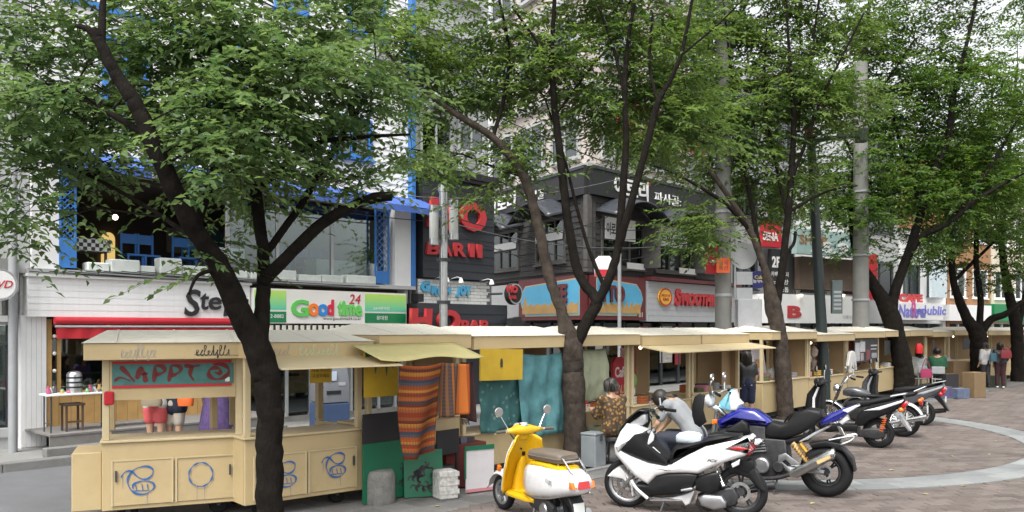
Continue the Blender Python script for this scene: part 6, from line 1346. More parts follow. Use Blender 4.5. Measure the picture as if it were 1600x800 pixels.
class Veh:
    def __init__(s, label, cat, rear, f, name, group='two-wheelers parked on the plaza'):
        s.o = Vector((rear[0],rear[1],0)); s.f = Vector((f[0],f[1],0)).normalized(); s.l = Vector((-s.f.y,s.f.x,0))
        s.t = thing(name, label, cat, s.o, math.atan2(s.f.y,s.f.x), group)
    def q(s, px, py, y=0.0):
        k = (px-800)/F; o = s.o+s.l*y; x = (k*o.y-o.x)/(s.f.x-k*s.f.y); return x, H+(HZ-py)*(o.y+s.f.y*x)/F
    def poly(s, pts, y, w, m, name, inset=.03, off=(0,0), k=1, par=None, y0=0.0):
        """outline traced on the near side, at lateral offset y, and given its true width"""
        pr = [s.q(off[0]+p[0]/k, off[1]+p[1]/k, y) for p in pts]
        return MB().pillow(pr, y0, w, inset).build(name, m, par or s.t, True)
def wheel(t, x, r, w, ns=5, rimm=None, disc=True, name='wheel', y=0.0, rr=.66):
    n = 10; prof = [(r-w*.42+ (w*.42)*math.cos(2*math.pi*k/n), y+w/2*math.sin(2*math.pi*k/n)) for k in range(n)]
    o = MB().lathe(prof, (x,0,r), 'y', 36, True).build(name, M_tyre, t, True, sharp=0)
    gr = MB()
    ri = r-w*.8; rm = MB().lathe([(ri,y-w*.36),(ri+.012,y-w*.36),(ri+.012,y+w*.36),(ri,y+w*.36),(ri-.02,y+w*.25),(ri-.02,y-w*.25)], (x,0,r), 'y', 32, True); rm.build('rim', rimm or M_alu, o, True)
    sp = MB()
    for k in range(ns):
        a = 2*math.pi*k/ns+.3
        for e in (-.13,.13): sp.tube([(x+.04*math.cos(a),y,r+.04*math.sin(a)),(x+(ri-.01)*math.cos(a+e),y,r+(ri-.01)*math.sin(a+e))], [.017,.012], 6)
    sp.lathe([(0,y-w*.5),(.045,y-w*.5),(.05,y-w*.3),(.05,y+w*.3),(.045,y+w*.5),(0,y+w*.5)], (x,0,r), 'y', 16); sp.build('spokes', rimm or M_alu, o, True)
    if disc: MB().lathe([(ri*.38,y+w*.52),(ri*.56,y+w*.52),(ri*.56,y+w*.55),(ri*.38,y+w*.55)], (x,0,r), 'y', 28, True).build('brake_disc', M_steel, o, True)
    return o
def mirror(t, base, head, r, m=None, sc=(1,1,1)):
    o = MB().tube(spline([base, ((base[0]+head[0])/2+.01,(base[1]+head[1])/2,(base[2]+head[2])/2), head],4), .007, 6).build('mirror', M_chr, t, True)
    MB().lathe([(0,.035),(r*.7,.025),(r,.005),(r,-.006),(r*.92,-.008),(0,-.008)], head, 'x', 20).build('mirror_head', m or M_chr, o, True)
    MB().lathe([(0,-.011),(r*.9,-.011),(r*.9,-.009),(0,-.009)], head, 'x', 20).build('mirror_glass', M_mirror, o, True)
def spring(b, a, c, r, n=8, w=.007):
    a, c = Vector(a), Vector(c); d = c-a; u = d.orthogonal().normalized(); v = d.normalized().cross(u)
    b.tube([a+d*(i/(n*8))+(u*math.cos(2*math.pi*i/8)+v*math.sin(2*math.pi*i/8))*r for i in range(n*8+1)], w, 5)

# ---------------------------------------------------------------- yellow and white retro scooter
V = Veh('yellow and white retro scooter with taupe seat and round chrome mirrors', 'scooter', (.5,8.84), (-.54,.84), 'scooter'); t = V.t
wheel(t, 0, .21, .1, 6, M_alu, False); wheel(t, 1.1, .21, .095, 6, M_alu, False)
def shield(u, v, off=0.0):
    yy = (u-.5)*2; hw = .225+.035*math.sin(math.pi*min(1,v*1.1))-.07*max(0,v-.75)*4*.6
    top = .95-.07*abs(yy)**3; z = .27+(top-.27)*v
    return (.86-.2*v+.02*math.sin(v*3)-.13*abs(yy)**2.2*(.35+.65*(1-abs(v-.5)))+off, yy*hw, z)
MB().grid(lambda u,v: shield(u,v), 20, 20).build('leg_shield', M_yel, t, True, solid=.018)
MB().grid(lambda u,v: shield(.04+.92*u,.02+.9*v,.035+.05*math.sin(math.pi*u)*math.sin(math.pi*v)), 20, 20).build('front_apron', M_wht, t, True, solid=.012)
MB().loft([(.28,.79,0,.07,.085,2.5),(.45,.76,0,.06,.07,2.5),(.6,.72,0,.04,.05,2.3),(.68,.69,0,.02,.02,2)], 14, 'z').build('tunnel_ridge', M_yel, t, True)
MB().loft([(.25,0,.262,.17,.03,3.5),(.36,0,.26,.19,.035,3.5),(.6,0,.26,.19,.035,3.5),(.78,0,.262,.18,.035,3.5),(.84,0,.27,.15,.03,3)], 18).build('footboard', M_yel, t, True)
MB().box(.38,.78,-.1,.1,.297,.303).build('foot_mat', M_yel, t)
for i in range(5): MB().box(.42,.76,-.12+.055*i,-.105+.055*i,.296,.304).build('mat_rib', M_yel, t)
# rear cowl
rc = MB().loft([(.46,0,.45,.1,.14,2.6),(.42,0,.47,.175,.19,3),(.3,0,.485,.205,.2,3.2),(.1,0,.5,.22,.19,3.2),(-.1,0,.515,.215,.17,3),(-.26,0,.53,.185,.145,2.8),(-.38,0,.535,.145,.11,2.6),(-.44,0,.53,.11,.075,2.4)], 28).build('rear_cowl', M_wht, t, True, sharp=0)
for sg in (1,-1):
    for i in range(6): MB().box(-.06-.018*i,-.068-.018*i,sg*.205-.012,sg*.205+.012,.52-.003*i,.57-.004*i).build('vent_slot', M_grey, rc)
    MB().tube(spline([(.43,sg*.16,.33),(.2,sg*.215,.325),(-.1,sg*.215,.36),(-.32,sg*.17,.42)],6), .008, 6).build('cowl_trim', M_chr, rc, True)
MB().loft([(.45,0,.62,.1,.05,2.6),(.3,0,.665,.16,.04,3),(0,0,.675,.165,.035,3),(-.18,0,.665,.14,.035,3),(-.27,0,.65,.09,.025,2.5)], 20).build('yellow_deck', M_yel, t, True)
MB().loft([(.42,0,.75,.1,.04,3.5),(.38,0,.755,.14,.06,4),(.1,0,.765,.15,.062,4.2),(-.14,0,.77,.145,.06,4.2),(-.19,0,.765,.12,.045,3.5)], 22).build('seat', M_taupe, t, True)
MB().tube([(.41,.13,.75),(.38,.146,.752),(-.15,.15,.768),(-.19,.12,.765),(-.19,-.12,.765),(-.15,-.15,.768),(.38,-.146,.752)], .008, 6).build('seat_piping', M_taupe, t, True)
tl = MB().pillow([(-.46,.495),(-.4,.49),(-.4,.575),(-.44,.57)], 0, .075, .012).build('tail_light', M_tail, t, True)
for sg in (1,-1): MB().pillow([(-.445,.5),(-.38,.495),(-.38,.57),(-.425,.565)], sg*.115, .036, .012).build('turn_signal', M_amber, t, True)
MB().tube(spline([(-.12,.1,.68),(-.16,.1,.76),(-.22,.1,.77),(-.38,.08,.63),(-.38,-.08,.63),(-.22,-.1,.77),(-.16,-.1,.76),(-.12,-.1,.68)],5), .01, 6).build('rear_rack', M_chr, t, True); MB().tube([(-.24,.1,.75),(-.24,-.1,.75)], .008, 6).build('rack_bar', M_chr, t)
MB().pillow([(-.16,.36),(-.28,.4),(-.36,.3),(-.38,.16),(-.35,.16),(-.3,.28),(-.18,.33)], 0, .09, .015).build('rear_mudguard', M_blk, t, True)
MB().pillow([(-.38,.18),(-.365,.18),(-.345,.33),(-.36,.33)], 0, .07, .005).build('number_plate', M_plate, t, True)
MB().loft([(-.1,.12,.2,.03,.06,2.5),(.0,.12,.22,.05,.09,2.6),(.2,.11,.24,.05,.08,2.8),(.36,.1,.25,.04,.06,2.5)], 16).build('engine_case', M_eng, t, True); MB().lathe([(0,.185),(.06,.18),(.075,.16),(.075,.12)], (.05,0,.21), 'y', 20).build('case_cover', M_alu, t, True)
MB().tube(spline([(.3,-.1,.2),(.1,-.14,.16),(-.2,-.15,.2),(-.32,-.15,.22)],5), [.025]*6+[.045]*10, 8).build('exhaust', M_chr, t, True)
MB().box(-.05,.4,-.1,.1,.24,.34).build('engine_bay', M_blk, t, bevel=.02); MB().tube([(.28,.12,.2),(.22,.2,.02)], .014, 6).build('side_stand', M_darkm, t)
# front fork and mudguard
for sg in (1,-1): MB().tube([(1.08,sg*.065,.21),(.95,sg*.055,.5)], .018, 8).build('fork', M_alu, t, True)
MB().grid(lambda u,v: (1.1+.245*math.cos(R(10+135*u)), (v-.5)*.17, .23+.245*math.sin(R(10+135*u))-.05*(2*v-1)**2), 18, 8).build('front_mudguard', M_wht, t, True, solid=.012)
MB().tube([(.98,0,.45),(.72,0,.98)], .03, 10).build('steering_column', M_blk, t, True)
# handlebar
MB().loft([(-.24,.66,.985,.025,.022,2.2),(-.16,.675,.985,.045,.035,2.3),(-.08,.7,.985,.085,.06,2.5),(0,.71,.985,.1,.07,2.6),(.08,.7,.985,.085,.06,2.5),(.16,.675,.985,.045,.035,2.3),(.24,.66,.985,.025,.022,2.2)], 18, 'y').build('handlebar_cover', M_yel, t, True, sharp=0)
MB().loft([(.88,.72,0,.06,.07,2.4),(.96,.71,0,.075,.09,2.4)], 16, 'z').build('column_cover', M_yel, t, True)
MB().lathe([(0,1.062),(.048,1.06),(.056,1.05),(.056,1.035)], (.68,0,0), 'z', 20).build('speedometer', M_chr, t, True); MB().lathe([(0,1.066),(.044,1.065),(.044,1.06)], (.68,0,0), 'z', 20).build('dial', M_plate, t, True)
MB().lathe([(.0,.84),(.05,.835),(.07,.81),(.07,.76)], (0,0,.985), 'x', 20).build('headlight', M_clear, t, True)
for sg in (1,-1):
    MB().tube([(.66,sg*.23,.985),(.655,sg*.27,.985)], .022, 10).build('switch_gear', M_chr, t, True); MB().tube([(.655,sg*.27,.985),(.64,sg*.39,.985)], .018, 10).build('grip', M_grip, t, True)
    MB().tube(spline([(.69,sg*.22,.975),(.71,sg*.3,.965),(.68,sg*.4,.96)],4), .007, 6).build('brake_lever', M_chr, t, True)
    mirror(t, (.67,sg*.21,1.0), (.69,sg*.33,1.2), .055)
    MB().pillow([(.9,.52),(.86,.5),(.84,.56),(.88,.58)], sg*.21, .02, .008).build('turn_signal', M_amber, t, True)
MB().lathe([(0,-.003),(.012,-.003),(.012,.003),(0,.003)], (.7,.02,.77), 'x', 10).build('key_lock', M_blk, t, True); MB().pillow([(.68,.74),(.67,.74),(.67,.71),(.68,.69),(.69,.71)], 0, .02, .005).build('bag_hook', M_blk, t, True)
MB().tube(spline([(.67,.2,.97),(.72,.12,.9),(.74,.06,.85)],5), .006, 5).build('cable', M_blk, t); MB().tube(spline([(.67,-.2,.97),(.72,-.12,.9),(.74,-.06,.85)],5), .006, 5).build('cable', M_blk, t)

# ---------------------------------------------------------------- white maxi scooter
V = Veh('white and black maxi scooter standing left side on, front to the left', 'scooter', (2.6,9.36), (-.912,.41), 'scooter'); t = V.t
ox = dict(off=(930,600), k=4.0)
WB_ = 1.33; wheel(t, 0, .295, .115, 5, M_eng, True); wheel(t, WB_, .29, .1, 5, M_alu, True)
def P(pts, y, w, m, name, inset=.03, **kw): return V.poly(pts, y, w, m, name, inset, **ox, **kw)
P([(112,385),(150,300),(190,250),(255,262),(300,285),(325,300),(330,330),(300,370),(150,415),(230,455),(330,495),(440,515),(470,508),(560,455),(680,395),(830,362),(965,335),(978,350),(940,375),(830,395),(960,408),(975,418),(930,455),(880,468),(760,510),(640,565),(560,560),(450,562),(380,578),(325,632),(240,580),(150,480),(118,440)], .2, .2, M_wht, 'body_fairing', .05)
P([(150,410),(240,310),(318,292),(330,320),(325,375),(450,480),(440,508),(330,485),(230,445)], .2, .205, M_blk, 'inner_cover', .03)
P([(455,500),(470,420),(500,385),(600,372),(670,355),(700,330),(780,318),(900,325),(905,350),(830,362),(680,392),(560,452),(480,505)], .15, .155, M_vinyl, 'seat', .05)
P([(700,318),(760,308),(890,322),(895,345),(720,350)], .12, .125, M_vinyl, 'pillion_seat', .03)
P([(325,632),(380,578),(450,562),(560,558),(640,570),(610,650),(540,690),(400,700),(320,700),(270,660),(250,625)], .19, .19, M_blk, 'footboard', .03)
P([(300,690),(330,715),(480,712),(560,690),(620,668),(590,750),(560,765),(540,735),(480,735),(340,735),(300,712)], .16, .14, M_wht, 'belly_panel', .02)
P([(535,660),(600,648),(612,655),(600,668),(540,672)], .22, .03, M_alu, 'pillion_peg', .008, y0=.2)
P([(620,590),(700,560),(770,548),(790,600),(770,670),(700,685),(630,665)], .15, .05, M_blk, 'air_box', .03, y0=.13)
P([(640,710),(680,690),(790,700),(820,740),(815,775),(740,790),(660,760)], .16, .05, M_alu, 'engine_case', .03, y0=.13)
P([(640,690),(860,640),(900,700),(880,760),(700,800),(620,760)], .08, .08, M_eng, 'engine_block', .03)
P([(835,520),(935,470),(1000,540),(1060,665),(1020,660),(960,590),(880,560),(840,560)], .08, .085, M_blk, 'rear_mudguard', .015)
P([(880,500),(960,470),(990,480),(1000,520),(960,560),(900,540)], .06, .09, M_blk, 'tail_underside', .02)
P([(900,395),(960,375),(985,410),(968,445),(915,450),(880,430)], .14, .15, M_tail, 'tail_light', .02)
P([(830,400),(900,390),(960,408),(900,418)], .2, .205, M_tail, 'side_reflector', .01)
P([(850,500),(905,470),(900,505),(860,525)], .17, .03, M_clear, 'turn_signal', .01, y0=.15)
for sg in (1,-1):
    a = V.q(930+755/4,600+535/4,.12); c = V.q(930+805/4,600+640/4,.12); b = MB(); spring(b, (a[0],sg*.13,a[1]), (c[0],sg*.13,c[1]), .025, 9); b.tube([(a[0],sg*.13,a[1]),(c[0],sg*.13,c[1])], .012, 6); b.build('rear_shock', M_steel, t, True)
P([(75,575),(110,540),(150,515),(195,560),(225,605),(240,700),(215,640),(170,595),(110,585)], .07, .075, M_wht, 'front_mudguard', .02)
for sg in (1,-1): 
    a = V.q(930+235/4,600+600/4,.1); MB().tube([(WB_,sg*.075,.29),(a[0],sg*.075,a[1]+.06)], .022, 8).build('fork', M_alu, t, True)
a = [V.q(930+p[0]/4,600+p[1]/4,.18) for p in ((225,600),(262,655),(330,715))]; MB().tube(spline([(q[0],.19,q[1]) for q in a],5), .02, 8).build('white_edge', M_wht, t, True); MB().tube(spline([(q[0],-.19,q[1]) for q in a],5), .02, 8).build('white_edge', M_wht, t, True)
P([(140,300),(165,260),(210,205),(265,160),(310,160),(318,185),(250,190),(200,230),(175,290)], .12, .125, M_blk, 'windscreen', .02)
P([(185,280),(205,215),(255,182),(315,190),(318,240),(290,262),(220,270)], .13, .11, M_silv, 'dashboard', .03)
dq = V.q(930+250/4,600+235/4,.05); MB().lathe([(0,-.01),(.07,-.01),(.075,.0),(.06,.01),(0,.01)], (dq[0]-.05,0,dq[1]+.02), 'x', 20).build('dial', M_grey, t, True)
hq = V.q(930+345/4,600+150/4,.12); hx, hz = hq
MB().tube(spline([(hx-.14,.38,hz-.07),(hx-.06,.3,hz-.05),(hx,.15,hz-.02),(hx+.02,0,hz-.06),(hx,-.15,hz-.02),(hx-.06,-.3,hz-.05),(hx-.14,-.38,hz-.07)],5), .014, 8).build('handlebar', M_chr, t, True)
for sg in (1,-1):
    MB().tube([(hx-.08,sg*.27,hz-.05),(hx-.17,sg*.42,hz-.075)], .021, 10).build('grip', M_blk, t, True); MB().ball((hx-.05,sg*.22,hz-.03), .04, 10, (1,1.2,.9)).build('switch_gear', M_blk, t, True)
    MB().tube(spline([(hx-.02,sg*.24,hz-.06),(hx-.06,sg*.33,hz-.09),(hx-.1,sg*.43,hz-.1)],4), .008, 6).build('brake_lever', M_chr, t, True)
    MB().tube([(hx-.04,sg*.22,hz-.02),(hx-.02,sg*.23,hz+.09)], .012, 6).build('mirror_stem', M_chr, t)
MB().tube(spline([(hx,.1,hz-.08),(hx-.02,.14,hz-.25),(hx+.05,.1,hz-.4)],5), .008, 5).build('cable', M_blk, t); MB().tube([(hx+.02,0,hz-.05),(hx+.12,0,hz-.3)], .035, 10).build('steering_stem', M_blk, t, True)
P([(355,290),(372,320),(370,350),(345,375),(325,385),(340,330)], .14, .02, M_wht, 'inner_strip', .01, y0=.16); P([(365,390),(430,450),(448,475),(430,475),(385,430)], .12, .02, M_wht, 'inner_strip', .008, y0=.14)
a = V.q(930+968/4,600+540/4,0); MB().box(a[0]-.01,a[0]+.0,-.03,.03,a[1]-.03,a[1]+.02).build('sticker', M_plate, t)
a = V.q(930+440/4,600+740/4,.1); MB().tube([(a[0],.1,a[1]+.06),(a[0]+.04,.2,.01)], .012, 6).build('side_stand', M_darkm, t)
MB().tube(spline([(.4,-.1,.2),(.2,-.15,.2),(-.1,-.18,.3),(-.35,-.18,.36)],5), [.025]*5+[.05]*11, 10).build('exhaust', M_eng, t, True)
a = V.q(930+700/4,600+485/4,.2); q = text('PCX', -.0, 0, .12, .03, 0, M_darkm, t, .002, shear=.4, bold=.02); q.matrix_basis = Matrix.Translation((a[0],.203,a[1])) @ Matrix.Rotation(math.pi,4,'Z')
# helmet-blue folded cloth on the seat
HB = thing('folded_cloth', 'pale blue folded cloth lying on the white scooter seat', 'cloth', V.o+V.f*V.q(1078,690,0)[0]+Vector((0,0,V.q(1078,690,0)[1]-.02)), math.atan2(V.f.y,V.f.x))
MB().loft([(-.14,0,.05,.07,.05,3),(-.1,0,.06,.1,.07,3),(.02,.01,.07,.11,.075,2.6),(.12,0,.06,.09,.06,3),(.15,0,.05,.06,.045,3)], 14).build('cloth', mat('pale_blue_cloth', (.5,.56,.62), .85, .12, 10, .3, 30), HB, True)

# ---------------------------------------------------------------- blue motorcycle
V = Veh('blue naked motorcycle with black seat, gold shocks and steel exhaust', 'motorcycle', (4.0,10.5), (-.86,.51), 'motorcycle'); t = V.t; ox = dict(off=(1080,580), k=3.81)
wheel(t, 0, .325, .19, 3, M_eng, True); wheel(t, 1.5, .31, .12, 3, M_eng, True)
P([(150,300),(165,275),(230,245),(290,216),(380,232),(440,275),(470,305),(455,330),(340,318),(260,305),(190,340),(160,345)], .13, .15, M_bluep, 'fuel_tank', .07)
P([(430,375),(440,330),(475,300),(530,315),(570,305),(610,255),(690,222),(770,235),(785,275),(720,335),(640,380),(560,405),(470,402)], .13, .14, M_vinyl, 'seat', .05)
P([(770,300),(830,250),(935,212),(990,198),(985,218),(930,255),(870,300),(775,322)], .1, .11, M_bluep, 'tail_cowl', .03)
P([(900,232),(985,200),(992,212),(930,250)], .12, .112, M_wht, 'tail_stripe', .01)
P([(875,300),(925,262),(938,290),(900,320)], .07, .08, M_clear, 'tail_light', .02)
P([(640,418),(730,365),(815,328),(805,345),(690,412)], .14, .13, M_silv, 'side_cowl', .015)
P([(460,405),(560,408),(650,385),(700,360),(690,405),(600,440),(470,430)], .12, .11, M_blk, 'frame_cover', .02)
P([(160,350),(300,310),(440,330),(440,400),(560,410),(580,540),(560,620),(440,640),(330,620),(250,560),(180,480)], .14, .13, M_eng, 'engine', .03)
for i in range(5): P([(250+8*i,420+16*i),(430+4*i,405+16*i),(432+4*i,413+16*i),(252+8*i,428+16*i)], .16, .165, M_alu, 'cooling_fin', .002)
eq = V.q(1080+420/3.81,580+560/3.81,.17); MB().lathe([(0,.215),(.08,.21),(.1,.19),(.1,.12)], (eq[0],0,eq[1]), 'y', 24).build('engine_cover', M_alu, t, True); eq = V.q(1080+520/3.81,580+570/3.81,.17); MB().lathe([(0,.2),(.06,.2),(.075,.18),(.075,.12)], (eq[0],0,eq[1]), 'y', 24).build('engine_cover', M_eng, t, True)
P([(200,350),(300,290),(335,310),(345,365),(300,385),(210,370)], .2, .06, M_vinyl, 'saddle_bag', .04, y0=.16)
P([(345,330),(420,318),(445,340),(440,385),(350,385)], .15, .1, M_vinyl, 'tank_bag', .03)
P([(360,405),(410,400),(425,418),(400,440),(365,438)], .2, .03, M_clear, 'turn_signal', .015, y0=.2)
sw_ = MB(); a = V.q(1080+545/3.81,580+575/3.81,.12)
for sg in (1,-1): sw_.tube([(a[0],sg*.1,a[1]),(.0,sg*.13,.325)], [.04,.03], 8)
sw_.build('swingarm', M_alu, t, True)
a = V.q(1080+590/3.81,580+615/3.81,.2); c = V.q(1080+845/3.81,580+492/3.81,.24)
ex_ = MB().tube([(a[0],.22,a[1]),(a[0]-.06,.22,a[1]+.02),(c[0]+.03,.25,c[1]-.01),(c[0],.25,c[1])], [.03,.06,.068,.066], 16).build('exhaust', M_steel, t, True)
MB().lathe([(.045,0),(.07,0),(.07,.03),(.045,.03)], (0,0,0), 'x', 18, True).build('exhaust_tip', M_chr, ex_, True).location = (c[0]-.02,.25,c[1]+.003)
gl = V.q(1080+790/3.81,580+525/3.81,.3); d_ = Vector((c[0]-a[0],0,c[1]-a[1])).normalized()
g = MB(); n_ = Vector((-d_.z,0,d_.x)); ct = Vector((gl[0],.3215,gl[1])); g.add([ct-d_*.09-n_*.022, ct+d_*.09-n_*.022, ct+d_*.09+n_*.022, ct-d_*.09+n_*.022], [(0,1,2,3)]); g.build('exhaust_badge', M_gold, ex_, solid=.003)
MB().tube(spline([(a[0],.2,a[1]),(a[0]+.25,.18,.2),(a[0]+.6,.1,.2),(a[0]+.75,.06,.4)],5), .028, 8).build('exhaust_pipe', M_eng, t, True)
a = V.q(1080+605/3.81,580+435/3.81,.17); c = V.q(1080+690/3.81,580+535/3.81,.17)
for sg in (1,-1):
    b = MB(); spring(b, (a[0],sg*.17,a[1]), (c[0],sg*.17,c[1]), .03, 7, .009); b.build('shock_spring', M_gshock, t, True); MB().tube([(a[0],sg*.17,a[1]+.02),(c[0],sg*.17,c[1]-.02)], [.028,.018], 8).build('shock_body', M_gold, t, True)
a2 = V.q(1080+650/3.81,580+430/3.81,.17); MB().tube([(a2[0],.2,a2[1]),(a2[0]-.08,.2,a2[1]-.1)], .028, 10).build('gas_reservoir', M_gshock, t, True)
P([(520,500),(560,488),(640,545),(640,560),(600,560),(560,525),(540,540),(610,600),(590,612),(515,540)], .18, .012, M_alu, 'foot_peg_plate', .004, y0=.17)
P([(700,430),(800,415),(880,430),(960,520),(975,600),(955,560),(900,480),(820,450),(720,460)], .09, .1, M_blk, 'rear_mudguard', .015)
P([(810,420),(860,380),(900,390),(870,440)], .06, .05, M_blk, 'plate_bracket', .01)
pq = V.q(1080+898/3.81,580+362/3.81,.0); b = MB(); MM = Matrix.Translation((pq[0],.03,pq[1])) @ Matrix.Rotation(R(25),4,'Z') @ Matrix.Rotation(R(25),4,'Y'); b.box(-.006,.004,-.09,.09,-.075,.075,MM); b.build('number_plate', M_plate, t, bevel=.003); q = text('28\n5190', -.07,-.05,.14,.1,0,mat('plate_green', (.02,.12,.05), .5), t, .001); q.matrix_basis = MM @ Matrix.Translation((-.0075,0,0)) @ Matrix.Rotation(R(-90),4,'Z')
rk = [V.q(1080+p[0]/3.81,580+p[1]/3.81,.1) for p in ((820,410),(960,385),(955,410),(880,440))]; MB().tube(spline([(q[0],.1,q[1]) for q in rk]+[(q[0],-.1,q[1]) for q in rk[::-1]],4), .012, 6).build('grab_rail', M_chr, t, True)
# front end
P([(160,215),(165,185),(235,108),(250,112),(262,165),(290,195),(285,220),(240,245),(200,235)], .1, .13, M_cyan, 'front_fairing', .05)
P([(222,150),(248,112),(262,168),(290,198),(270,235),(232,235),(225,200)], .12, .135, M_wht, 'fairing_panel', .03)
P([(118,215),(150,200),(205,260),(190,275),(150,250)], .14, .05, M_chr, 'headlight_bracket', .01, y0=.1)
P([(15,200),(30,150),(60,130),(90,140),(80,230),(100,300),(60,330),(30,310),(15,260)], .2, .03, M_blk, 'hand_guard', .02, y0=.26)
fq = V.q(1080+150/3.81,580+260/3.81,.08)
for sg in (1,-1): MB().tube([(1.5,sg*.1,.31),(fq[0]-.02,sg*.1,fq[1]+.12)], .026, 10).build('fork', M_alu, t, True); MB().pillow([(fq[0]+.02,fq[1]-.12),(fq[0]-.05,fq[1]-.1),(fq[0]-.05,fq[1]-.04),(fq[0]+.02,fq[1]-.05)], sg*.2, .03, .015).build('turn_signal', M_amber, t, True)
MB().grid(lambda u,v: (1.5+.35*math.cos(R(20+120*u)), (v-.5)*.16, .31+.35*math.sin(R(20+120*u))-.03*(2*v-1)**2), 16, 6).build('front_mudguard', M_bluep, t, True, solid=.01)
hq = V.q(1080+140/3.81,580+120/3.81,.1); hx, hz = hq
MB().tube(spline([(hx-.16,.4,hz-.03),(hx-.05,.3,hz),(hx,.12,hz-.03),(hx,-.12,hz-.03),(hx-.05,-.3,hz),(hx-.16,-.4,hz-.03)],5), .013, 8).build('handlebar', M_chr, t, True)
for sg in (1,-1):
    MB().tube([(hx-.06,sg*.3,hz),(hx-.17,sg*.43,hz-.03)], .02, 10).build('grip', M_blk, t, True); MB().tube(spline([(hx-.02,sg*.27,hz),(hx-.04,sg*.34,hz-.02),(hx-.12,sg*.44,hz-.05)],4), .007, 6).build('lever', M_chr, t, True)
    MB().tube(spline([(hx-.03,sg*.26,hz),(hx-.01,sg*.32,hz+.1),(hx-.02,sg*.3,hz+.16)],4), .01, 6).build('mirror_stem', M_chr, t, True); MB().lathe([(.035,-.01),(.055,-.01),(.055,.01),(.035,.01)], (hx-.02,sg*.28,hz+.2), 'x', 16, True).build('mirror_frame', M_chr, t, True); MB().lathe([(0,-.004),(.036,-.004),(.036,.004),(0,.004)], (hx-.02,sg*.28,hz+.2), 'x', 16).build('mirror_glass', M_mirror, t, True)
MB().ball((hx+.1,0,hz-.14), .095, 16, (.8,1,1)).build('headlight', M_clear, t, True); MB().lathe([(0,-.03),(.05,-.03),(.05,.03),(0,.03)], (hx+.04,.06,hz-.02), 'z', 16).build('gauge', M_chr, t, True)
MB().tube([(eq[0],.12,.3),(eq[0]+.05,.22,.01)], .013, 6).build('side_stand', M_darkm, t)

# ---------------------------------------------------------------- the row of dark scooters behind
def sport_scooter(label, rear, f, body, accent, seat, ex_m, signal, flap, sc=1.0, mir=True):
    V = Veh(label, 'scooter', rear, f, 'scooter'); t = V.t; t.scale = (sc,)*3
    wheel(t, 0, .25, .11, 5, M_eng, False); wheel(t, 1.25, .25, .1, 5, M_eng, False)
    MB().pillow([(.36,.36),(.3,.55),(.1,.72),(-.2,.8),(-.4,.86),(-.42,.8),(-.3,.66),(-.1,.55),(.1,.46),(.2,.36)], 0, .15, .04).build('side_body', body, t, True)
    MB().pillow([(.2,.62),(-.05,.7),(-.4,.83),(-.38,.78),(-.05,.64)], 0, .156, .01).build('body_stripe', accent, t, True)
    MB().pillow([(.52,.66),(.5,.74),(.3,.78),(.1,.8),(-.1,.86),(-.38,.89),(-.4,.86),(-.2,.79),(.1,.7),(.35,.64)], 0, .13, .04).build('seat', seat, t, True)
    MB().pillow([(.3,.26),(.85,.24),(.92,.3),(.85,.34),(.3,.38)], 0, .16, .02).build('footboard', M_blk, t, True)
    MB().pillow([(.88,.26),(1.0,.5),(1.0,.8),(.9,1.0),(.84,1.0),(.86,.7),(.8,.3)], 0, .17, .04).build('leg_shield', M_blk, t, True)
    MB().pillow([(1.0,.42),(1.16,.6),(1.12,.85),(.98,1.04),(.92,1.02),(1.0,.8),(1.0,.55)], 0, .14, .05).build('front_fairing', body, t, True)
    for sg in (1,-1): MB().pillow([(.97,.35),(1.02,.5),(1.01,.8),(.93,.98),(.9,.98),(.97,.78),(.97,.5)], sg*.165, .015, .006).build('shield_stripe', accent, t, True); MB().tube([(1.25,sg*.07,.25),(1.05,sg*.06,.6)], .02, 8).build('fork', M_alu, t, True)
    MB().grid(lambda u,v: (1.25+.29*math.cos(R(10+140*u)), (v-.5)*.16, .25+.29*math.sin(R(10+140*u))-.03*(2*v-1)**2), 14, 6).build('front_mudguard', body, t, True, solid=.01)
    MB().loft([(-.26,.88,1.05,.03,.025,2.2),(-.1,.92,1.06,.08,.06,2.4),(0,.93,1.06,.1,.075,2.5),(.1,.92,1.06,.08,.06,2.4),(.26,.88,1.05,.03,.025,2.2)], 14, 'y').build('handlebar_cover', M_blk, t, True)
    for sg in (1,-1):
        MB().tube([(.88,sg*.26,1.05),(.84,sg*.4,1.05)], .02, 8).build('grip', M_blk, t, True); MB().tube([(.92,sg*.26,1.04),(.9,sg*.4,1.02)], .007, 6).build('lever', M_chr, t)
        if mir: mirror(t, (.9,sg*.22,1.07), (.91,sg*.34,1.3), .055, M_blk)
    MB().pillow([(-.42,.8),(-.46,.76),(-.4,.68),(-.34,.74)], 0, .12, .02).build('tail_light', M_tail, t, True)
    for sg in (1,-1): MB().ball((-.36,sg*.15,.66), .042, 10, (1,.7,1)).build('turn_signal', signal, t, True)
    MB().pillow([(-.22,.6),(-.32,.66),(-.46,.4),(-.5,.32),(-.45,.33),(-.35,.46)], 0, .08, .01).build('mud_flap', flap, t, True)
    MB().box(-.44,-.43,-.08,.08,.5,.61,Matrix.Translation((0,0,0))).build('number_plate', M_plate, t)
    MB().pillow([(.35,.28),(.1,.34),(-.1,.34),(-.12,.2),(.0,.15),(.3,.18)], .1, .05, .03).build('engine_case', M_eng, t, True)
    b = MB(); spring(b, (-.12,.13,.52), (-.06,.13,.28), .028, 7, .008); b.build('rear_shock', ex_m, t, True)
    MB().tube([(.1,-.13,.24),(-.3,-.16,.3),(-.42,-.16,.32)], [.03,.05,.045], 10).build('exhaust', M_eng, t, True)
    MB().tube([(-.2,.1,.87),(-.42,.1,.92),(-.42,-.1,.92),(-.2,-.1,.87)], .012, 6).build('grab_rail', M_chr, t, True)
    return t
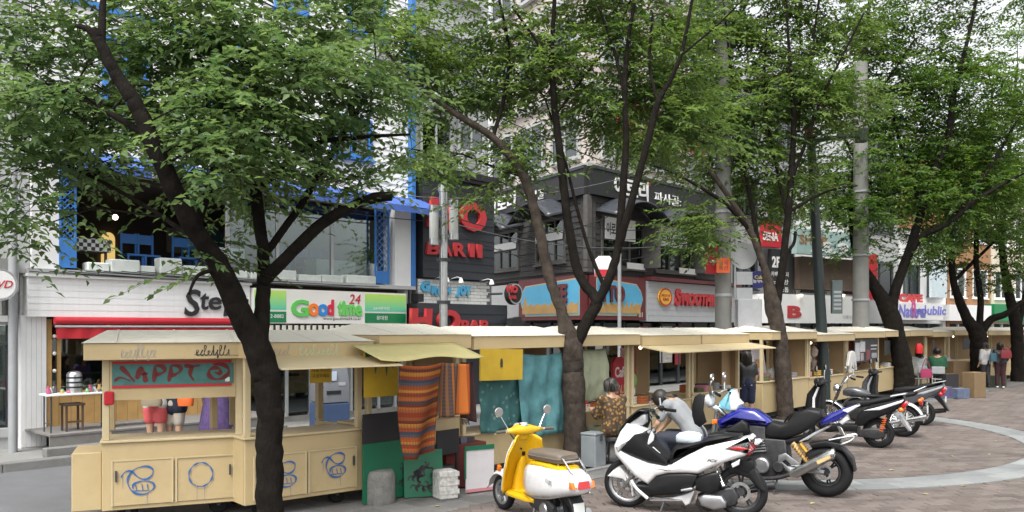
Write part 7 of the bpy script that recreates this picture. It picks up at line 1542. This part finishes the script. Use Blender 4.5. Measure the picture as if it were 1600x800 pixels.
sport_scooter('dark scooter with orange signals and white-edged leg shield behind the blue motorcycle', (6.55,14.75), (-.84,.54), M_blk, M_wht, M_vinyl, mat('orange_spring', (.55,.1,.01), .5), M_amber, M_silv, 1.08)
sport_scooter('charcoal maxi scooter with silver stripes, farthest in the parked row', (9.02,18.15), (-.82,.57), M_dgrey, M_silv, M_vinyl, M_steel, M_tail, M_blk, 1.08)
V = Veh('small dark motorcycle with chrome handlebars and exhaust in the middle of the row', 'motorcycle', (7.7,16.25), (-.84,.54), 'motorcycle'); t = V.t; t.scale = (1.06,)*3
wheel(t, 0, .3, .12, 9, M_chr, False); wheel(t, 1.32, .3, .09, 9, M_chr, False)
MB().loft([(1.05,0,.78,.04,.05,2),(.98,0,.8,.11,.09,2.4),(.8,0,.8,.13,.1,2.5),(.62,0,.77,.09,.07,2.4),(.55,0,.74,.05,.04,2)], 18).build('fuel_tank', M_dgrey, t, True)
MB().pillow([(.6,.7),(.58,.77),(.3,.76),(.1,.79),(-.2,.86),(-.28,.84),(-.2,.77),(.1,.69)], 0, .12, .04).build('seat', M_vinyl, t, True)
MB().grid(lambda u,v: (.36*math.cos(R(25+150*u)), (v-.5)*.2, .3+.36*math.sin(R(25+150*u))-.04*(2*v-1)**2), 18, 6).build('rear_mudguard', M_wht, t, True, solid=.012); MB().grid(lambda u,v: (1.32+.33*math.cos(R(20+130*u)), (v-.5)*.14, .3+.33*math.sin(R(20+130*u))-.03*(2*v-1)**2), 16, 6).build('front_mudguard', M_chr, t, True, solid=.01)
MB().pillow([(.9,.3),(.95,.6),(.6,.66),(.4,.6),(.4,.3),(.6,.22)], 0, .12, .03).build('engine', M_eng, t, True); MB().lathe([(0,.16),(.09,.155),(.11,.13),(.11,.1)], (.6,0,.4), 'y', 20).build('engine_cover', M_chr, t, True)
MB().tube([(.7,.15,.24),(.2,.18,.26),(-.3,.2,.38),(-.42,.2,.42)], [.03,.035,.05,.05], 12).build('exhaust', M_chr, t, True); MB().tube([(.7,-.15,.24),(.2,-.18,.26),(-.3,-.2,.34)], [.03,.04,.05], 12).build('exhaust', M_chr, t, True)
MB().pillow([(.35,.5),(.5,.66),(.2,.68),(.0,.6),(.1,.5)], 0, .13, .03).build('side_cover', M_dgrey, t, True)
for sg in (1,-1):
    MB().tube([(1.32,sg*.08,.3),(1.08,sg*.08,.92)], .02, 8).build('fork', M_chr, t, True); MB().tube([(.05,sg*.14,.32),(.12,sg*.13,.66)], .025, 8).build('rear_shock', M_chr, t, True); MB().tube([(.86,sg*.3,1.08),(.76,sg*.42,1.06)], .019, 8).build('grip', M_blk, t, True)
    MB().ball((-.3,sg*.16,.7), .035, 10).build('turn_signal', M_amber, t, True); mirror(t, (.9,sg*.26,1.07), (.93,sg*.36,1.26), .05)
MB().tube(spline([(.84,.34,1.07),(.95,.22,1.1),(1.06,.08,.96),(1.06,-.08,.96),(.95,-.22,1.1),(.84,-.34,1.07)],5), .013, 8).build('handlebar', M_chr, t, True); MB().ball((1.16,0,.86), .095, 14, (.8,1,1)).build('headlight', M_chr, t, True); MB().lathe([(0,.99),(.05,.98),(.05,.94)], (1.04,0,0), 'z', 14).build('gauge', M_chr, t, True)
MB().pillow([(-.28,.72),(-.34,.7),(-.33,.6),(-.28,.62)], 0, .06, .01).build('tail_light', M_tail, t, True); MB().box(-.42,-.41,-.08,.08,.46,.6).build('number_plate', M_plate, t); MB().tube([(-.2,.12,.86),(-.38,.1,.95),(-.38,-.1,.95),(-.2,-.12,.86)], .011, 6).build('grab_rail', M_chr, t)

# ================================================================ people
M_skin = mat('skin', (.5,.3,.2), .55, .05, 8); M_hair = mat('dark_hair', (.018,.014,.012), .5, .3, 30)
def caps(b, a, c, ra, rb, n=10):
    a, c = Vector(a), Vector(c); d = c-a; L_ = d.length
    if L_ < 1e-5: b.ball(a, ra, n); return
    u = d/L_; pts = []; rs = []
    for k in (1,.87,.5): pts.append(a-u*ra*k*.98); rs.append(ra*math.sqrt(max(.0004,1-k*k)))
    pts += [a, a+d*.33, a+d*.66, c]; rs += [ra, ra*.67+rb*.33, ra*.33+rb*.67, rb]
    for k in (.5,.87,1): pts.append(c+u*rb*k*.98); rs.append(rb*math.sqrt(max(.0004,1-k*k)))
    b.tube(pts, rs, n)
def flesh(name, bones, m, par, vox=.014, smooth=4, balls=()):
    b = MB()
    for (a, c, ra, rb) in bones: caps(b, a, c, ra, rb)
    for (c, r_, sc_) in balls: b.ball(c, r_, 14, sc_)
    o = b.build(name, m, par, True, sharp=0)
    md = o.modifiers.new('remesh', 'REMESH'); md.mode = 'VOXEL'; md.voxel_size = vox; md.use_smooth_shade = True
    md = o.modifiers.new('smooth', 'SMOOTH'); md.factor = .5; md.iterations = smooth
    return o
def person(label, base, rz, J, vox=.013, group='shoppers at the stalls', sc=1.0):
    """J: joint positions, facing +x. One continuous body; clothes and hair are children"""
    t = thing('person', label, 'person', base, rz, group); t.scale = (sc,)*3
    bn = []; bl = []
    V3 = lambda k: Vector(J[k])
    hd = V3('head'); nk = V3('neck'); fw = Vector(J.get('face', (1,0,0))).normalized(); up = (hd-nk).normalized(); rt = fw.cross(up)
    bl.append((hd, .1, (.98,.82,1.18))); bn.append((nk-up*.03, hd-up*.03, .05, .048)); bn.append((hd-up*.075+fw*.03, hd-up*.085+fw*.055, .05, .038))
    bn.append((hd+fw*.095-up*.005, hd+fw*.108-up*.03, .008, .014))                       # nose
    for sg in (1,-1): bl.append((hd+rt*sg*.083-up*.01, .026, (.5,.4,1.0)))                # ears
    ch, wa, pe = V3('chest'), V3('waist'), V3('pelvis')
    side = Vector(J.get('side', (0,1,0))).normalized()
    for k in (-.075,0,.075): bn.append((ch+side*k, wa+side*k*.75, .095, .085)); bn.append((wa+side*k*.75, pe+side*k, .088, .1))
    for s_ in 'LR':
        sh, el, wr = V3('sh'+s_), V3('el'+s_), V3('wr'+s_); hp, kn, an, to = V3('hip'+s_), V3('kn'+s_), V3('an'+s_), V3('to'+s_)
        bn += [(nk-up*.02, sh, .05, .052), (ch, sh, .08, .055), (sh, el, .047, .037), (el, wr, .036, .024), (pe, hp, .1, .088), (hp, kn, .085, .055), (kn, kn.lerp(an,.35), .054, .054), (kn.lerp(an,.35), an, .054, .034), (an, an-Vector((0,0,.03)), .036, .036), (an-Vector((0,0,.035)), to, .034, .026)]
        d = (wr-el).normalized(); px_ = d.cross(Vector((0,0,1)) if abs(d.z) < .9 else Vector((1,0,0))).normalized()
        bn.append((wr, wr+d*.06, .024, .03))
        for k, (f_, ln) in enumerate(((-.03,.065),(-.01,.08),(.01,.075),(.03,.055))):
            p0 = wr+d*.075+px_*f_; p1 = p0+d*ln*.5; q2 = p1+(d*.7+px_.cross(d)*.5).normalized()*ln*.5; bn += [(p0,p1,.0095,.009),(p1,q2,.009,.0075)]
        bn.append((wr+d*.03+px_*.03, wr+d*.07+px_*.06, .011, .009))
    flesh('body', bn, M_skin, t, vox, 3, bl)
    for sg in (1,-1):
        e = MB().ball(hd+fw*.085+rt*sg*.033+up*.012, .011, 8).build('eye', M_white, t, True); MB().ball(hd+fw*.094+rt*sg*.033+up*.012, .005, 6).build('pupil', M_black, e, True)
    MB().ball(hd+fw*.088-up*.062, .018, 8, (.5,1,.35)).build('mouth', mat('lip', (.35,.1,.09), .5), t, True)
    return t, bn
def torso(t, J, m, name, gr=.018, sleeves=1.0, low=None, vox=.016):
    V3 = lambda k: Vector(J[k]); side = Vector(J.get('side',(0,1,0))).normalized(); bn = []; ch, wa, pe = V3('chest'), V3('waist'), low or V3('pelvis')
    for k in (-.08,0,.08): bn += [(ch+side*k, wa+side*k*.8, .1+gr, .092+gr), (wa+side*k*.8, pe+side*k*1.05, .094+gr, .108+gr)]
    for s_ in 'LR':
        sh, el, wr = V3('sh'+s_), V3('el'+s_), V3('wr'+s_); bn += [(ch, sh, .08+gr, .058+gr)]
        if sleeves > 0: bn.append((sh, sh.lerp(el, min(1,sleeves)), .05+gr, .044+gr))
        if sleeves > 1: bn.append((el, el.lerp(wr, sleeves-1), .042+gr, .034+gr))
    return flesh(name, bn, m, t, vox, 4)
def pants(t, J, m, name, frac=1.0, gr=.014, vox=.016):
    """frac 0..1 to the knee, 1..2 to the ankle"""
    V3 = lambda k: Vector(J[k]); bn = [(V3('waist').lerp(V3('pelvis'),.5), V3('pelvis'), .11+gr, .12+gr)]
    for s_ in 'LR':
        hp, kn, an = V3('hip'+s_), V3('kn'+s_), V3('an'+s_); bn += [(V3('pelvis'), hp, .105+gr, .09+gr), (hp, hp.lerp(kn,min(1,frac)), .09+gr, (.09-.03*min(1,frac))+gr)]
        if frac > 1: bn.append((kn, kn.lerp(an, frac-1), .06+gr, .045+gr))
    return flesh(name, bn, m, t, vox, 4)
def hair(t, J, length=.0, bun=False):
    hd = Vector(J['head']); nk = Vector(J['neck']); up = (hd-nk).normalized(); fw = Vector(J.get('face',(1,0,0))).normalized()
    bl = [(hd-fw*.018+up*.022, .112, (.98,.88,1.08))]; bn = []
    if length: bn += [(hd-fw*.05, hd-fw*.065-Vector((0,0,length)), .085, .06)]+[(hd-fw*.03+fw.cross(up)*sg*.06, hd-fw*.05+fw.cross(up)*sg*.07-Vector((0,0,length*.9)), .05, .04) for sg in (1,-1)]
    if bun: bl.append((hd-fw*.08+up*.09, .05, (1,1,1)))
    o = flesh('hair', bn, M_hair, t, .014, 3, bl)
    st = MB(); r = random.Random(len(bn)+int(hd.z*100)); rt = fw.cross(up)
    for i in range(110):       # loose strands over the cap of hair
        a = r.uniform(0.5,5.8); q = (fw*math.cos(a)+rt*math.sin(a)); top = hd+up*.125-fw*.02+q*.02; e = hd+q*(.108+r.uniform(0,.008))-fw*.015-up*r.uniform(.02,.085)
        if q.dot(fw) > .6: continue
        p_ = [top, hd+q*.085+up*.095-fw*.015, hd+q*.113+up*.03-fw*.015, e]
        if length: p_.append(e+q*.01-Vector((0,0,length*r.uniform(.5,1.05))))
        st.tube(spline(p_,3), .0035, 3, False)
    st.build('hair_strands', M_hair, o); return o
def shoes(t, J, m):
    for s_ in 'LR':
        an, to = Vector(J['an'+s_]), Vector(J['to'+s_]); flesh('shoe', [(an-Vector((0,0,.035)), to, .042, .034)], m, t, .012, 3)
STAND = dict(head=(.02,0,1.5), neck=(0,0,1.36), chest=(0,0,1.22), waist=(0,0,1.03), pelvis=(0,0,.9), shL=(0,.165,1.31), shR=(0,-.165,1.31), elL=(.0,.215,1.05), elR=(0,-.215,1.05), wrL=(.1,.2,.83), wrR=(.1,-.2,.83),
  hipL=(0,.085,.84), hipR=(0,-.085,.84), knL=(.03,.09,.46), knR=(-.02,-.09,.46), anL=(0,.09,.08), anR=(-.06,-.09,.08), toL=(.14,.11,.035), toR=(.08,-.11,.035))
def pose(**k): d = dict(STAND); d.update(k); return d
def bag(label, loc, m, w=.26, h=.22, d=.12, rz=0, strap=.35, name='handbag'):
    t = thing(name, label, 'bag', loc, rz); MB().loft([(-h/2,0,0,w*.45,d*.45,3),(-h*.2,0,0,w*.5,d*.5,3),(h*.3,0,0,w*.44,d*.4,3),(h/2,0,0,w*.36,d*.25,3)], 16, 'z').build('body', m, t, True)
    MB().tube(spline([(-w*.35,0,h*.45),(-w*.2,0,h*.5+strap*.6),(0,0,h*.5+strap),(w*.2,0,h*.5+strap*.6),(w*.35,0,h*.45)],5), .012, 6).build('strap', m, t, True)
def at(px, Y): return Vector(((px-800)/F*Y, Y, 0))
AW = math.pi/2     # facing away from the camera
# three women between the leftmost stall and the shop
J = pose(wrL=(.18,.14,1.0), elL=(.02,.22,1.08)); t, _b = person('person in white top and coral red shorts seen through the leftmost stall', at(243,13.4), AW+.1, J); torso(t, J, mat('white_top', (.55,.54,.52), .85, .1), 'top', .016, .6); pants(t, J, mat('coral_shorts', (.6,.1,.1), .8, .1), 'shorts', .45, .025); hair(t, J, .25); shoes(t, J, M_brown)
bag('khaki shoulder bag carried by the person in red shorts', at(237,13.15)+Vector((0,0,1.0)), mat('khaki_cloth', (.25,.21,.14), .85, .15), .34, .2)
J = pose(wrR=(.12,-.16,.95)); t, _b = person('person in navy black top and pale shorts beside the red shorts', at(272,13.5), AW-.1, J); torso(t, J, mat('navy_top', (.015,.018,.035), .85, .2), 'top', .03, .8, low=Vector((0,0,.84))); pants(t, J, mat('beige_shorts', (.45,.4,.33), .85, .1), 'shorts', .6, .02); hair(t, J, .2); shoes(t, J, M_brown)
bag('bright orange handbag at the side of the person in navy', at(290,13.3)+Vector((0,0,1.02)), mat('orange_leather', (.7,.13,.02), .5, .1), .26, .26)
J = pose(); t, _b = person('person in loose purple patterned dress at the right of the leftmost stall', at(338,13.6), AW+.2, J); M_pur = mat('purple_dress', (.09,.055,.16), .85, .5, 18)
torso(t, J, M_pur, 'bodice', .02, .4); MB().loft([(1.02,0,0,.14,.17,2.3),(.85,0,0,.19,.22,2.3),(.6,0,0,.23,.26,2.3),(.42,0,0,.25,.28,2.3)], 28, 'z').build('skirt', M_pur, t, True); hair(t, J, .3); shoes(t, J, M_black)
# woman in brown print, seated at the fifth stall
J = dict(head=(.06,0,1.16), neck=(.02,0,1.02), chest=(0,0,.88), waist=(-.04,0,.7), pelvis=(-.03,0,.55), shL=(.02,.17,.97), shR=(.02,-.17,.97), elL=(.12,.2,.74), elR=(.12,-.2,.74), wrL=(.33,.12,.78), wrR=(.33,-.12,.78), hipL=(.02,.09,.5), hipR=(.02,-.09,.5), knL=(.4,.13,.48), knR=(.4,-.13,.48), anL=(.34,.12,.09), anR=(.36,-.12,.09), toL=(.49,.13,.04), toR=(.51,-.13,.04))
t, _b = person('person in brown and gold print shirt with hair tied up, sitting at the fifth stall', at(958,12.85), R(120), J, .012, sc=1.06)
M_leo = mat('leopard_print', (.28,.15,.04), .8, .3, 8); nt = M_leo.node_tree; vo = nt.nodes.new('ShaderNodeTexVoronoi'); vo.inputs['Scale'].default_value = 20; tcx = nt.nodes.new('ShaderNodeTexCoord'); nt.links.new(tcx.outputs['Object'], vo.inputs[0]); mrx = nt.nodes.new('ShaderNodeMapRange'); mrx.inputs[1].default_value = .25; mrx.inputs[2].default_value = .5; nt.links.new(vo.outputs[0], mrx.inputs[0])
mxx = nt.nodes.new('ShaderNodeMix'); mxx.data_type = 'RGBA'; nt.links.new(mrx.outputs[0], mxx.inputs[0]); bs = nt.nodes['Principled BSDF']; nt.links.new(bs.inputs[0].links[0].from_socket, mxx.inputs[6]); mxx.inputs[7].default_value = (.05,.03,.015,1); nt.links.new(mxx.outputs[2], bs.inputs[0])
torso(t, J, M_leo, 'shirt', .028, 1.7); pants(t, J, mat('olive_trousers', (.055,.06,.035), .85, .2), 'trousers', 1.85, .02); hair(t, J, 0, True); shoes(t, J, M_black)
ST1 = thing('low_stool', 'low black stool under the person in the brown print shirt', 'stool', at(958,12.85)); MB().lathe([(0,.46),(.16,.46),(.17,.44),(.17,.4),(0,.39)], (0,0,0), 'z', 18).build('seat', M_black, ST1, True)
for a in range(4): MB().tube([(.1*math.cos(a*1.57+.4),.1*math.sin(a*1.57+.4),.4),(.15*math.cos(a*1.57+.4),.15*math.sin(a*1.57+.4),0)], .013, 6).build('leg', M_darkm, ST1)
# person in grey shirt bent forward behind the white scooter
J = dict(head=(.38,0,.98), neck=(.26,0,.96), chest=(.16,0,.86), waist=(0,0,.68), pelvis=(-.1,0,.53), shL=(.22,.18,.92), shR=(.22,-.18,.92), elL=(.34,.22,.68), elR=(.34,-.22,.68), wrL=(.48,.14,.5), wrR=(.48,-.14,.5), hipL=(-.05,.09,.48), hipR=(-.05,-.09,.48), knL=(.32,.16,.5), knR=(.32,-.16,.5), anL=(.2,.15,.09), anR=(.22,-.15,.09), toL=(.35,.17,.04), toR=(.37,-.17,.04), face=(.9,0,-.5))
t, _b = person('person in grey T-shirt bending forward behind the white scooter', at(1076,12.0), R(150), J, .012, sc=1.12)
torso(t, J, mat('grey_tshirt', (.25,.26,.27), .85, .08), 'shirt', .02, .7); pants(t, J, mat('dark_jeans', (.03,.035,.05), .85, .15), 'trousers', 1.9, .018); hair(t, J); shoes(t, J, M_black)
ST2 = thing('low_stool', 'low stool under the person in the grey T-shirt', 'stool', at(1076,12.0)+Vector((.09,-.05,0))); MB().lathe([(0,.46),(.15,.46),(.16,.44),(.16,.4),(0,.39)], (0,0,0), 'z', 18).build('seat', M_brown, ST2, True)
for a in range(4): MB().tube([(.1*math.cos(a*1.57+.4),.1*math.sin(a*1.57+.4),.4),(.14*math.cos(a*1.57+.4),.14*math.sin(a*1.57+.4),0)], .013, 6).build('leg', M_darkm, ST2)
# woman in dark clothes in the gap
J = pose(); t, _b = person('person in dark top and navy knee shorts standing in the gap by the white poster', at(1167,18.55), AW, J, .018); torso(t, J, M_black, 'top', .018, .7); MB().loft([(.86,0,0,.13,.165,2.3),(.93,0,0,.125,.16,2.3)], 20, 'z').build('white_hem', M_white, t, True); pants(t, J, mat('navy_shorts', (.02,.025,.06), .85, .15), 'shorts', .85, .03); hair(t, J, .15); shoes(t, J, M_redfab)
# pair sitting further along
SIT = dict(head=(.05,0,1.16), neck=(.02,0,1.02), chest=(0,0,.88), waist=(-.03,0,.7), pelvis=(-.02,0,.55), shL=(.02,.17,.97), shR=(.02,-.17,.97), elL=(.06,.21,.72), elR=(.06,-.21,.72), wrL=(.26,.12,.66), wrR=(.26,-.12,.66), hipL=(.02,.09,.5), hipR=(.02,-.09,.5), knL=(.4,.12,.48), knR=(.4,-.12,.48), anL=(.36,.12,.09), anR=(.36,-.12,.09), toL=(.5,.13,.04), toR=(.5,-.13,.04))
def seated(label, px, Y, rz, m, hl, lab2, sc=1.0):
    t, _b = person(label, at(px,Y), rz, SIT, .02, sc=sc); torso(t, SIT, m, 'top', .025, 1.0, vox=.02); pants(t, SIT, M_black, 'trousers', 1.9, .02, .02); hair(t, SIT, hl); shoes(t, SIT, M_black)
    c = thing('plastic_chair', lab2, 'chair', at(px,Y), rz); bx('seat', -.22,.2,-.2,.2,.4,.44, M_grey, c, bevel=.02); bx('backrest', -.26,-.22,-.2,.2,.6,.85, M_grey, c, bevel=.02)
    for a in (-.2,.17):
        for b_ in (-.18,.15): bx('leg', a,a+.03,b_,b_+.03,0,.4 if a > 0 else .6, M_grey, c)
seated('person in pale grey top with shoulder-length dark hair, sitting left of the one in green', 1437, 28.2, AW+.1, mat('pale_grey_top', (.3,.32,.31), .85, .1), .12, 'chair under the person in pale grey', 1.12)
seated('person in dark green top sitting with back turned, right of the one in pale grey', 1465, 27.8, AW-.4, mat('dark_green_top', (.012,.075,.035), .85, .1), .0, 'chair under the person in dark green', 1.15)
bag('magenta bag behind the person in pale grey', at(1447,27.6)+Vector((0,0,.62)), mat('magenta_cloth', (.3,.03,.09), .8), .4, .3)
J = pose(); t, _b = person('person in pale top and dark trousers standing right of the far trunk', at(1540,29.6), AW+.3, J, .02); torso(t, J, mat('pale_shirt', (.42,.42,.41), .85, .08), 'top', .025, 1.2, vox=.02); pants(t, J, M_black, 'trousers', 1.9, .02, .02); hair(t, J, .05); shoes(t, J, M_black)
bag('teal shoulder bag on the person in the pale top', at(1552,29.3)+Vector((0,0,1.1)), mat('teal_bag', (.04,.1,.13), .8, .15), .26, .3, strap=.2)
J = pose(); t, _b = person('person in black with a red bag at the far right', at(1563,29.4), AW-.4, J, .02); torso(t, J, M_black, 'top', .025, 1.2, vox=.02); pants(t, J, mat('dark_maroon', (.04,.012,.015), .85), 'trousers', 1.9, .02, .02); hair(t, J, .1); shoes(t, J, M_white)
bag('dark red bag carried by the person in black', at(1572,29.1)+Vector((0,0,1.22)), mat('dark_red_bag', (.17,.015,.022), .7, .1), .4, .3, strap=.15)
RBp = thing('red_backpack', 'bright red backpack hanging in the stall above the seated pair', 'backpack', at(1436,27.9)+Vector((0,0,1.45)), AW); RBp.scale = (.65,)*3; MB().loft([(-.26,0,0,.12,.16,3),(-.1,0,0,.14,.19,3),(.15,0,0,.12,.17,3),(.26,0,0,.06,.1,2.5)], 16, 'z').build('body', mat('signal_red', (.65,.02,.02), .6), RBp, True); bx('strap', -.02,.0,-.05,.05,.24,.4, M_black, RBp)
# fallen leaves on the paving
r = random.Random(9)
for i, (px_, py_) in enumerate(((1475,692),(1492,714),(1545,711),(1342,702),(1388,735),(1512,760),(1440,772),(1265,788),(690,792),(1560,690))):
    o = MB().add([(0,0,0),(.05,.02,.012),(.1,0,.004),(.05,-.025,.01)], [(0,1,2),(0,2,3)]).build('fallen_leaf', mat('dry_leaf', (.4,.36,.12), .8)); o.location = GP(px_,py_)+Vector((0,0,.006)); o.rotation_euler = (0,0,r.uniform(0,6)); tag(o, 'pale dry leaf on the brick paving, ' + ['below the rearmost parked wheel','left of the inner curve','near the band at the far right','behind the orange-signalled scooter','midway inside the curve','on the near granite band','below the granite band','right of the blue motorcycle wheel','left of the yellow scooter','at the right end of the curve'][i], 'leaf', 'fallen leaves on the plaza')
